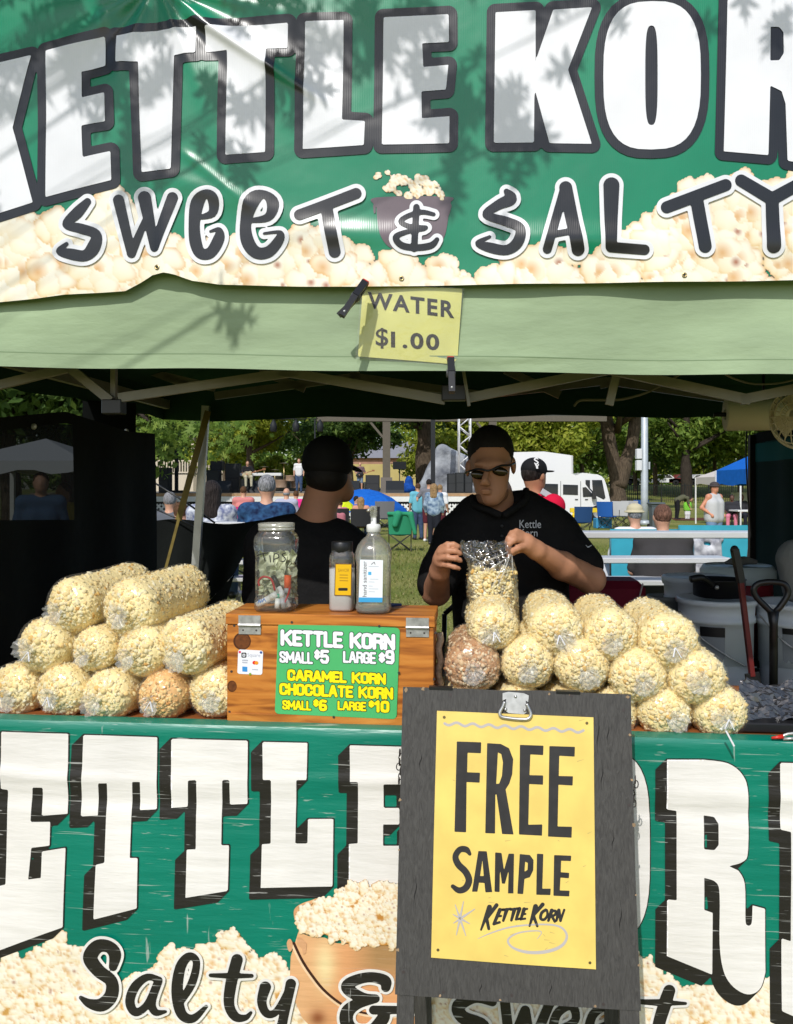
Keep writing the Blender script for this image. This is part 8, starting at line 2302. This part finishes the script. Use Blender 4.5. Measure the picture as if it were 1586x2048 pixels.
def extrude(nm, prof, Y0, Y1, m, t, inset=0.0):
    n = len(prof)
    v = [P(x, y, Y0) for x, y in prof]; zc = sum(q.z for q in v) / n
    v0 = [Vector((q.x, Y0, q.z)) for q in v]; v1 = [Vector((q.x, Y1, q.z)) for q in v]
    return mk(nm, v0 + v1, [tuple(range(n))[::-1], tuple(range(n, 2 * n))] + [(i, (i + 1) % n, n + (i + 1) % n, n + i) for i in range(n)], m, t, False, True)
def decal(nm, prof, Y, m, t): return mk(nm, [P(x, y, Y) for x, y in prof], [tuple(range(len(prof)))[::-1]], m, t, False, True)
van = thing('van', 'white passenger van parked before the white box truck', 'van', G(1130, 39.5))
extrude('body', curve([(1000, 952), (1060, 945), (1130, 946), (1158, 954), (1178, 978), (1192, 992), (1208, 1000), (1215, 1012), (1216, 1030), (1206, 1034), (1100, 1036), (1000, 1034)], 2, True), 38.5, 40.5, vw, van)
decal('window', [(1126, 969), (1156, 970), (1156, 990), (1126, 989)], 38.48, glass_d, van)
decal('window', [(1165, 975), (1172, 974), (1190, 993), (1166, 994)], 38.48, glass_d, van)
decal('window', [(1072, 967), (1116, 968), (1116, 989), (1072, 988)], 38.48, glass_d, van)
extrude('windscreen', [(1176, 972), (1194, 991), (1192, 993), (1173, 973)], 38.7, 40.3, glass_d, van)
for x in (1121, 1161): decal('door_seam', [(x, 962), (x + .8, 962), (x + .8, 1030), (x, 1030)], 38.475, trim, van)
for x in (1150, 1170): decal('door_handle', [(x, 998), (x + 6, 998), (x + 6, 1000), (x, 1000)], 38.47, trim, van)
MB().box((G(1187, 38.4).x - .08, 38.2, P(0, 998, 38.3).z), (G(1187, 38.4).x + .08, 38.42, P(0, 985, 38.3).z)).build('mirror', trim, van, False, True)
extrude('bumper', [(1200, 1026), (1219, 1024), (1219, 1032), (1200, 1034)], 38.45, 40.55, trim, van)
MB().box((G(1210, 38.4).x - .15, 38.42, P(0, 1016, 38.4).z), (G(1210, 38.4).x + .16, 38.47, P(0, 1006, 38.4).z)).build('headlight', mat('headlamp', (.6, .62, .65), .15, .6), van, False, True)
wheel(van, 1194, 38.6, .36, 38.52); wheel(van, 1050, 38.6, .36, 38.52)
trk = thing('box_truck', 'white box truck with cab parked beyond the van', 'truck', G(1120, 45))
extrude('cargo_box', [(960, 906), (1088, 903), (1145, 911), (1146, 1012), (960, 1014)], 44.0, 46.4, vw, trk)
extrude('cab', curve([(1147, 953), (1185, 948), (1204, 953), (1212, 968), (1220, 1000), (1222, 1018), (1200, 1026), (1148, 1026)], 2, True), 44.1, 46.3, vw, trk)
decal('window', [(1184, 960), (1204, 960), (1211, 995), (1206, 1000), (1186, 990)], 44.07, glass_d, trk)
decal('window', [(1171, 960), (1180, 960), (1180, 978), (1171, 979)], 44.07, glass_d, trk)
extrude('grille', [(1208, 1006), (1224, 1006), (1224, 1018), (1208, 1020)], 44.05, 46.35, trim, trk)
decal('box_edge', [(1143, 911), (1146, 911.5), (1147, 1012), (1144, 1012)], 43.97, mat('truck_edge', (.5, .5, .5), .5), trk)
MB().box((G(960, 45).x, 44.2, .55), (G(1215, 45).x, 46.2, .8)).build('chassis', trim, trk, False, True)
wheel(trk, 1180, 44, .45, 44.05); wheel(trk, 1020, 44, .45, 44.05)
# dark pickup and other cars beyond the stage
def car(px, Y, col, label, s=1.0, flip=1, h=1.5):
    t = thing('parked_car', label, 'car', G(px, Y), 0, 'cars parked beyond the stage and fence')
    pr = [(-2.2, .35), (-2.2, .85), (-1.5, .95), (-.9, h), (.5, h), (1.1, .98), (2.1, .85), (2.2, .4)]
    v = [(x * flip * s, y, z * s) for y in (-.85, .85) for x, z in pr]; n = len(pr)
    mk('body', v, [tuple(range(n))[::-1], tuple(range(n, 2 * n))] + [(i, (i + 1) % n, n + (i + 1) % n, n + i) for i in range(n)], mat('car_' + col[0], col[1], .3, .5, coat=.4), t)
    for x0, x1, x2, x3 in ((-1.2, -.8, -.25, -.25), (-.15, -.15, .42, .85)):
        mk('window', [(x0 * flip * s, -.86, 1.0 * s), (x1 * flip * s, -.86, (h - .1) * s), (x2 * flip * s, -.86, (h - .1) * s), (x3 * flip * s, -.86, 1.0 * s)], [(0, 1, 2, 3)], glass_d, t)
    for x in (-1.35, 1.35):
        M = Matrix.Translation((x * s, -.82, .34 * s)) @ Matrix.Rotation(R(90), 4, 'X')
        MB().lathe([(.0, .12), (.2 * s, .12), (.34 * s, .1), (.34 * s, -.1)], 16, M, None, False).build('wheel', tyre, t, True)
    return t
car(556, 66, ('black', (.015, .017, .02)), 'black pickup parked behind the drum kit', 1.3, 1, 1.75).location.z = .3
car(735, 75, ('silver', (.42, .43, .45)), 'silver car beyond the standing guitarist', 1.1).location.z = .4
car(505, 72, ('grey', (.16, .17, .18)), 'grey car behind the sitting guitarist', 1.1)
for px, c, l in ((1253, ('cream', (.5, .5, .44)), 'cream car in the far lot left of the lamp pole'), (1330, ('white', (.7, .7, .7)), 'white car in the far lot right of the lamp pole'), (1365, ('darkred', (.2, .02, .03)), 'dark red car in the far car park'), (1400, ('pale', (.6, .6, .6)), 'pale car in the far lot near the blue canopy'), (1238, ('yellow', (.6, .6, .08)), 'yellow car in the far lot beside the truck')):
    o = car(px, 118, c, l); o.location.z = 1.9
bk2 = MB().sheet((-20, 85.5, 0), (110, 85.5, 0), (110, 135, 2.6), (-20, 135, 2.6), 30, 12, lambda p, a, b: Vector((p.x, p.y, max(0.0, min(1.9, (p.y - 86) * .062)) + .08 * math.sin(p.x * .4) * b))).build('grass_bank', GR, None, True); tag(bk2, 'grassy bank beyond the black fence', kind='structure')

# ------------------------------------------------------------------ street furniture at the right
gal = mat('lamp_pole_grey', (.48, .52, .55), .5, .4, .3, var=.08, scale=3)
lp = thing('lamp_post', 'tall pale grey light pole with two boxes on its side', 'light pole', G(1289, 34))
MB().tube([(0, 0, 0), (0, 0, 1.2), (0, 0, 9)], [.16, .145, .12], 16).build('pole', gal, lp, True)
MB().lathe([(.22, 0), (.22, .12), (.17, .2)], 16).build('base', gal, lp, True)
for z in (2.25, 2.72): MB().box((-.36, -.16, z), (-.14, .10, z + .42), None, .02).build('box', mat('meter_box', (.62, .63, .64), .5), lp)
MB().box((.14, -.1, 2.3), (.20, .1, 2.6)).build('side_plate', gal, lp)
yb = thing('barrier', 'yellow trestle barrier beside the white van', 'barrier', G(1185, 32))
ylw = mat('barrier_yellow', (.72, .52, .02), .5, .4)
MB().box((G(1140, 32).x, 31.93, P(0, 1025, 32).z), (G(1228, 32).x, 32.07, P(0, 1016, 32).z), None, .01).build('beam', ylw, yb, False, True)
for px in (1150, 1212):
    for s in (-1, 1): MB().bar(P(px, 1022, 32) + Vector((0, 0, 0)), (G(px, 32).x + s * .22, 32 + .25 * s, 0), .10).build('leg', ylw, yb, False, True)
    MB().bar((G(px, 32).x - .2, 31.8, .45), (G(px, 32).x + .2, 32.2, .45), .06).build('crossbar', ylw, yb, False, True)
tbin = thing('trash_bin', 'dark grey wheeled trash bin beside the light pole', 'bin', G(1312, 30.5))
MB().lathe([(.26, .05), (.31, .85), (.33, .87), (.33, .92)], 4, Matrix.Rotation(pi / 4, 4, 'Z')).build('body', mat('bin_grey', (.09, .11, .12), .55, .3), tbin)
MB().box((-.27, -.29, .92), (.27, .29, 1.0), None, .03).build('lid', mat('bin_grey', (.09, .11, .12), .55, .3), tbin)
for x in (-.2, .2): MB().lathe([(.1, -.03), (.1, .03)], 14, Matrix.Translation((x, .24, .1)) @ Matrix.Rotation(R(90), 4, 'Y')).build('wheel', tyre, tbin)
fe = thing('fence', 'black metal railing fence across the lawn at the right', 'fence', G(1320, 84))
fm = mat('fence_black', (.012, .014, .013), .6, .3)
fx0, fx1 = G(1180, 84).x, G(1560, 84).x
for z in (.25, 1.75): MB().box((fx0, 83.98, z), (fx1, 84.02, z + .06)).build('rail', fm, fe, False, True)
for x in np.arange(fx0, fx1, 2.4): MB().box((x, 83.95, 0), (x + .10, 84.05, 2.0)).build('post', fm, fe, False, True)
mb = MB()
for x in np.arange(fx0, fx1, .2): mb.box((x, 83.99, .05), (x + .045, 84.01, 1.9))
o = mb.build('bars', fm, fe, False, True); o['kind'] = 'stuff'
# mulch bed under the fence
ml = MB().sheet((G(1330, 40).x, 38.5, .012), (G(1420, 40).x, 38.5, .012), (G(1420, 42).x, 42, .012), (G(1340, 42).x, 42, .012), 4, 2).build('mulch_bed', mat('mulch', (.12, .05, .03), .95, .1, var=.3, scale=6)); tag(ml, 'reddish mulch bed beneath the trees at right', kind='structure')
# blue canopy, white canopy, table
def canopy(px, Y, w, ze, zp, m, label, val=.28):
    t = thing('canopy_tent', label, 'tent', G(px, Y))
    h = w / 2
    c = [(-h, -h, ze), (h, -h, ze), (h, h, ze), (-h, h, ze)]
    mb = MB()
    for i in range(4):
        a, b = Vector(c[i]), Vector(c[(i + 1) % 4]); pk = Vector((0, 0, zp))
        for k in range(5):
            r0 = [a.lerp(pk, k / 5), b.lerp(pk, k / 5), b.lerp(pk, (k + 1) / 5), a.lerp(pk, (k + 1) / 5)]
            mb.add(r0, [(0, 1, 2, 3)])
    mb.build('roof', m, t, True)
    for i in range(4):
        a, b = Vector(c[i]), Vector(c[(i + 1) % 4]); d = Vector((0, 0, val))
        MB().sheet(a, b, b - d, a - d, 8, 1, lambda p, s, q: p + Vector((0, 0, .03 * math.sin(s * 14) * q))).build('valance', m, t, True)
        MB().bar((c[i][0], c[i][1], 0), (c[i][0], c[i][1], ze), .05).build('leg', wh, t)
    return t
canopy(1598, 21.4, 3.1, 2.02, 2.95, cloth('blue_canopy', (.008, .13, .52), var=.08), 'bright blue canopy tent at the right', .40)
canopy(1548, 33, 4.6, 1.98, 3.0, cloth('white_canopy', (.62, .56, .50)), 'white canopy tent beyond the blue one', .3)
MB().sheet(P(1462, 985, 35), P(1515, 985, 35), P(1515, 1020, 35), P(1462, 1020, 35)).build('canopy_side_wall', cloth('pale_wall', (.55, .58, .58)), None); tag(bpy.data.objects['canopy_side_wall'], 'pale side wall of the white canopy', 'tent wall')
ft_ = thing('folding_table', 'white folding table under the white canopy', 'table', G(1492, 29.5))
MB().box((-.45, -.4, .70), (.75, .4, .75)).build('top', wh, ft_)
for x in (-.38, .68):
    for y in (-.3, .3): MB().bar((x, y, 0), (x, y, .70), .04).build('leg', spk, ft_)
# low stone table post between chair legs
tag(MB().lathe([(.16, 0), (.16, .04), (.13, .3), (.14, .75), (.0, .75)], 18, Matrix.Translation(G(1206, 9.0)), None, False).build('plastic_bin', mat('white_bin', (.5, .52, .55), .5), None, True), 'pale round bin standing beyond the bleacher', 'bin')

# what the mesh window at the left shows: a white canopy and two visitors
canopy(92, 9.6, 1.45, 1.84, 2.12, cloth('white_canopy2', (.7, .7, .72)), 'white canopy seen through the mesh window at left', .12)
human('person in blue shirt seen through the mesh window', G(82, 9.0), .4, 'stand', cloth('blue_shirt_far', (.08, .14, .24)), jeans, skin_f, hair_brown, 1.72)
human('person in yellow top seen through the mesh window', G(128, 9.8), -.4, 'stand', cloth('yellow_top_far', (.55, .42, .05)), jeans, skin_f, hair_brown, 1.60)

# ================================================================== TREES
trng = np.random.default_rng(17)
bark = mat('bark', (.10, .075, .052), .95, .1, var=.4, scale=5, stretch=(3, 3, .6), bump=1.0, bscale=9, bdist=.06)
bark_d = mat('bark_dark', (.045, .036, .028), .95, .1, var=.4, scale=5, stretch=(3, 3, .6), bump=1.0, bscale=9, bdist=.06)
def leaf_mat(nm, a, b, c, d): return island_mat(nm, [(0, a), (.4, b), (.8, c), (1, d)], .6, .45, .3)
lf_dark = leaf_mat('leaf_dark', (.051, .101, .023), (.081, .152, .030), (.122, .203, .041), (.193, .284, .061))
lf_mid = leaf_mat('leaf_mid', (.091, .172, .026), (.152, .243, .036), (.223, .324, .051), (.324, .406, .081))
lf_yel = leaf_mat('leaf_yellow', (.162, .223, .020), (.274, .335, .030), (.385, .426, .045), (.484, .484, .081))
def leaves(pos, nrm, size, rng):
    """one kite-shaped leaf per position"""
    n = len(pos)
    t = rng.normal(size=(n, 3)); t -= (t * nrm).sum(1)[:, None] * nrm; t /= np.linalg.norm(t, axis=1)[:, None] + 1e-9
    b = np.cross(nrm, t); s = size * rng.uniform(.6, 1.35, n)[:, None]
    v = np.stack([pos - t * s, pos + b * s * .48 + nrm * s * .12, pos + t * s, pos - b * s * .48 + nrm * s * .12], 1).reshape(-1, 3)
    return v, np.arange(4 * n).reshape(-1, 4)
def crown_mesh(seed, n, rx, rz, zc, size, blobs=34, droop=.3):
    g = np.random.default_rng(seed)
    P_ = []; N_ = []
    for i in range(blobs):
        d = g.normal(size=3); d /= np.linalg.norm(d); rr = g.uniform(.35, .92)
        c = d * rr * np.array([rx, rx, rz]) + [0, 0, zc]
        br = g.uniform(.22, .42) * rx
        k = int(n / blobs)
        u = g.normal(size=(k, 3)); u /= np.linalg.norm(u, axis=1)[:, None]
        P_.append(c + u * np.array([1, 1, .72]) * br * g.uniform(.55, 1.08, k)[:, None])
        m = u + g.normal(0, .55, (k, 3)) + [0, 0, .35]; N_.append(m / np.linalg.norm(m, axis=1)[:, None])
    v, f = leaves(np.concatenate(P_), np.concatenate(N_), size, g)
    me = bpy.data.meshes.new('crown'); me.from_pydata(v.tolist(), [], f.tolist())
    return me
CR_ = [crown_mesh(31 + i, 9000, 4.2, 4.4, 7.2, .21) for i in range(4)]
def tree(px, Y, label, s=1.0, m=lf_mid, var=0, base=0.0, tr=.28, fork=False, bk=bark, rot=None, sink=0.0, squash=1.0):
    t = thing('tree', label, 'tree', G(px, Y), 0, 'trees around the park')
    o = bpy.data.objects.new('crown', CR_[var % 4]); link(o, t)
    if not CR_[var % 4].materials: CR_[var % 4].materials.append(None)
    o.material_slots[0].link = 'OBJECT'; o.material_slots[0].material = m
    o.scale = (s, s, s * squash); o.location = (0, 0, base); o.rotation_euler = (0, 0, trng.uniform(0, 6.28) if rot is None else rot)
    mb = MB()
    zt = (7.2 * squash) * s + base
    if fork:
        mb.tube(curve([(0, 0, 0), (0, 0, 1.3), (-.25, 0, 3.2), (-.7, .1, 6), (-.9, 0, zt)], 4), [tr * 1.5, tr * 1.25, tr * 1.1, tr, tr * .9] + [tr * .75] * 8 + [tr * .5] * 4, 12)
        mb.tube(curve([(.1, 0, 1.6), (.5, 0, 3.2), (1.1, 0, 5.2), (1.7, 0, zt)], 4), [tr * .9] * 5 + [tr * .7] * 5 + [tr * .5] * 3, 12)
    else:
        mb.tube(curve([(0, 0, 0), (.05, 0, zt * .2), (-.05, 0, zt * .55), (.1, 0, zt)], 4), [tr * 1.35, tr * 1.1] + [tr] * 5 + [tr * .7] * 4 + [tr * .5] * 2, 12)
    g = np.random.default_rng(var + int(px) + 1000)
    for k in range(6):
        a = g.uniform(0, 6.28); z0 = zt * g.uniform(.45, .8)
        mb.tube([(0, 0, z0), (1.3 * s * math.cos(a), 1.3 * s * math.sin(a), z0 + .7 * s), (2.8 * s * math.cos(a), 2.8 * s * math.sin(a), z0 + 1.6 * s)], [tr * .42, tr * .28, tr * .1], 7)
    mb.build('trunk', bk, t, True)
    return t
TR = [
    (20, 24, 'dark leafy tree above the mesh window at far left', .95, lf_dark, 0, -1.2), (140, 27, 'dark leafy tree left of the hanging curtain', 1.0, lf_dark, 1, -1.4), (-90, 30, 'dark tree beyond the left picture edge', 1.1, lf_dark, 2, -1.0), (235, 38, 'tree half hidden behind the left curtain', 1.1, lf_mid, 3, -1.5),
    (410, 84, 'green tree behind the gazebo', 1.5, lf_mid, 1, -3.0), (452, 66, 'bright green tree behind the amplifiers', 1.1, lf_yel, 2, -1.0), (500, 62, 'tree behind the sitting guitarist with slim trunk', 1.1, lf_yel, 0, .6, .33), (640, 74, 'dark green tree behind the helper\'s cap', 1.25, lf_dark, 3, -1.5), (700, 70, 'dark tree left of the shelter post', 1.1, lf_dark, 1, -.4),
    (850, 62, 'big dark tree with thick trunk right of the shelter post', 1.35, lf_dark, 2, 1.2, .75, False, bark), (905, 80, 'bright green tree behind the lattice tower', 1.4, lf_yel, 0, -3.0), (965, 84, 'green tree behind the vendor\'s head', 1.4, lf_mid, 1, -3.2), (1040, 82, 'yellowish tree above the man in red', 1.4, lf_yel, 2, -3.0), (1105, 76, 'yellow-green tree over the truck box', 1.25, lf_yel, 3, -2.0), (1165, 82, 'green tree behind the truck cab', 1.4, lf_mid, 0, -2.4),
    (1235, 57, 'forked tree with two thick limbs right of the truck', 1.25, lf_dark, 1, 2.6, .62, True), (1310, 96, 'green tree right of the light pole', 1.6, lf_dark, 2, -1.8), (1372, 88, 'dark-trunked tree standing on the bank', 1.5, lf_mid, 3, -.8, .6, False, bark_d), (1430, 98, 'tree above the bending person', 1.6, lf_dark, 0, -2.2), (1480, 92, 'tree above the blue canopy', 1.5, lf_mid, 1, -2.0), (1560, 88, 'tree at the right behind the dark curtain', 1.5, lf_dark, 2, -2.0), (1270, 104, 'tree between light pole and truck far back', 1.6, lf_mid, 3, -3.0),
]
for a in TR:
    tree(a[0], a[1], a[2], a[3], a[4], a[5], a[6], *(a[7:]))
# shrubs
SHM = [crown_mesh(61 + i, 2600, 1.5, 1.25, 1.2, .15, 16) for i in range(2)]
def shrub(px, Y, label, s, m, var=0, z=0):
    t = thing('shrub', label, 'shrub', G(px, Y) + Vector((0, 0, z)), 0, 'shrubs beyond the lawn')
    o = bpy.data.objects.new('foliage', SHM[var]); link(o, t)
    if not SHM[var].materials: SHM[var].materials.append(None)
    o.material_slots[0].link = 'OBJECT'; o.material_slots[0].material = m; o.scale = (s, s, s); o.rotation_euler = (0, 0, trng.uniform(0, 6))
    MB().tube([(0, 0, 0), (.1, 0, .8 * s), (.2, .1, 1.5 * s)], [.06, .04, .02], 6).build('stem', bark_d, t, True)
shrub(548, 68, 'bright yellow shrub left of the drum kit', 1.7, lf_yel, 0); shrub(585, 70, 'yellow-green shrub right behind the drum kit', 1.9, lf_yel, 1); shrub(520, 74, 'green shrub behind the keyboard', 1.7, lf_mid, 1)
for i, (px, l) in enumerate(((1240, 'green shrub beside the forked trunk'), (1300, 'light green shrub on the bank behind the light pole'), (1345, 'light green shrub left of the dark trunk'), (1405, 'light green shrub right of the dark trunk'), (1440, 'light green shrub behind the blue canopy'))):
    shrub(px, 124, l, 2.4, lf_yel if i % 2 else lf_mid, i % 2, 1.9)
# far wood: one mass of leaves closing the view
n = 42000
pos = np.stack([trng.uniform(-95, 95, n), trng.uniform(132, 150, n), np.zeros(n)], 1)
top = 11 + 3.0 * np.sin(pos[:, 0] * .35) + 2.2 * np.sin(pos[:, 0] * .93 + 2)
pos[:, 2] = 1.2 + trng.random(n) ** .8 * top
nm_ = trng.normal(size=(n, 3)) + [0, -.8, .4]; nm_ /= np.linalg.norm(nm_, axis=1)[:, None]
v, f = leaves(pos, nm_, .48, trng)
tag(mk('far_wood', v, f, lf_mid), 'distant leafy wood closing the view behind the park', 'wood', kind='stuff')

# ------------------------------------------------------------------ pin oak leaves
def oak_leaf():
    h = [(0.0, -1.0), (.05, -.62), (.42, -.72), (.16, -.42), (.12, -.30), (.74, -.28), (.52, -.02), (.16, .02), (.66, .40), (.40, .44), (.12, .34), (.26, .74), (.08, .66), (0, 1.05)]
    return h + [(-x, y) for x, y in h[-2:0:-1]]
OL = np.array([(x, y, .10 * abs(x)) for x, y in oak_leaf()]); NL = len(OL)
def oak(pos, size, rng, up=.3):
    n = len(pos); nr = rng.normal(size=(n, 3)) + [0, 0, up]; nr /= np.linalg.norm(nr, axis=1)[:, None]
    t = rng.normal(size=(n, 3)); t[:, 2] -= .6; t -= (t * nr).sum(1)[:, None] * nr; t /= np.linalg.norm(t, axis=1)[:, None]
    b = np.cross(nr, t); s = (size * rng.uniform(.7, 1.25, n))[:, None, None]
    v = pos[:, None, :] + s * (OL[None, :, 0:1] * b[:, None] + OL[None, :, 1:2] * t[:, None] + OL[None, :, 2:3] * nr[:, None])
    return v.reshape(-1, 3), [tuple(range(i * NL, (i + 1) * NL)) for i in range(n)]
def oak_tree(label, loc, tr, bough_tips, leafpos, size, rng, m, H, thin=1.0):
    t = thing('tree', label, 'tree', loc, 0, 'trees around the park')
    v, f = oak(leafpos, size, rng)
    mk('crown', v, f, m, t, False, True)
    mb = MB()
    loc = Vector(loc)
    mb.tube(curve([tuple(loc), tuple(loc + Vector((.05, .05, H * .4))), tuple(loc + Vector((-.1, .1, H * .75))), tuple(loc + Vector((0, .1, H)))], 4), [tr * 1.4, tr * 1.15] + [tr] * 5 + [tr * .7] * 6, 12)
    for tip in bough_tips:
        tip = Vector(tip); a = loc + Vector((0, .05, min(H * .95, max(H * .4, tip.z - .4))))
        mid = a.lerp(tip, .5) + Vector((0, 0, .25))
        mb.tube(curve([tuple(a), tuple(mid), tuple(tip)], 4), [tr * .32 * thin] * 2 + [tr * .22 * thin] * 3 + [tr * .12 * thin] * 3 + [.006], 7)
    mb.build('trunk', bark_d, t, True, True)
    return t
org = np.random.default_rng(41)
# a: tree whose low twigs hang into view beside the left tent leg
lp_ = []; tips = []
for px, py, sp_, k in ((295, 838, 26, 60), (330, 850, 24, 70), (345, 880, 18, 34), (300, 880, 12, 16), (372, 836, 20, 46), (392, 858, 12, 18), (430, 835, 22, 40), (452, 862, 20, 46), (470, 890, 14, 24), (275, 850, 12, 26), (445, 905, 12, 12), (480, 845, 20, 34)):
    c = P(px, py, 11.5 + org.uniform(-1, 1)); tips.append(c + Vector((0, 0, .25)))
    lp_.append(np.array(c) + org.normal(size=(k, 3)) * np.array([sp_ * 11.5 / F, .35, sp_ * 11.5 / F]))
g = org.normal(size=(900, 3)); g /= np.linalg.norm(g, axis=1)[:, None]
lp_.append(np.array([G(240, 12).x, 12.3, 5.0]) + g * org.uniform(.6, 1, (900, 1)) * np.array([2.2, 2.0, 2.1]))
oak_tree('pin oak whose pointed leaves hang beside the left tent leg', G(225, 12.6), .22, tips, np.concatenate(lp_), .085, org, lf_mid, 6.0)
# b: tree over the photographer whose leaf shadows fall on the banner
lp_ = []; tips = []
cl_ = []
for _ in range(90):
    px = org.uniform(-430, 500); py = org.uniform(-160, 400)
    if org.random() < .30 + .5 * (px < 330) - .25 * (py > 320): cl_.append((px, py, 30, 6))
for px, py, sp_, k in ((620, 70, 34, 9), (600, 165, 26, 7), (720, 110, 22, 5), (730, 30, 30, 8), (800, 60, 36, 10), (850, 140, 34, 9), (880, 200, 26, 7), (820, 30, 30, 7), (905, 250, 22, 6), (950, 160, 24, 6), (1005, 250, 22, 6), (1015, 200, 20, 4), (930, 320, 30, 5), (1010, 380, 30, 5), (440, 240, 24, 6), (470, 330, 22, 5), (445, 620, 14, 4), (540, 230, 20, 4), (1060, 290, 16, 3), (1100, -40, 40, 7), (1250, -50, 40, 8), (1400, -45, 40, 8), (1550, -40, 40, 8), (900, -30, 40, 9), (660, -20, 40, 10), (520, 20, 40, 10), (560, -60, 40, 10)):
    cl_.append((px, py, sp_, k))
for px, py, sp_, k in cl_:
    B_ = np.array(S(px, py, YB)) + np.array(SUN) * org.uniform(1.15, 1.9)
    lp_.append(B_ + org.normal(size=(k, 3)) * sp_ * 2.05 / F)
    if len(tips) < 60 and org.random() < .3: tips.append(tuple(B_ + np.array([0, 0, .05])))
g = org.normal(size=(700, 3)); g /= np.linalg.norm(g, axis=1)[:, None]
lp_.append(np.array([-6.6, -1.6, 6.6]) + g * org.uniform(.6, 1, (700, 1)) * np.array([2.2, 1.8, 1.7]))
oak_tree('pin oak over the photographer that dapples the banner with shade', (-6.4, -1.3, 0), .24, tips, np.concatenate(lp_), .062, org, lf_mid, 6.4, .07)
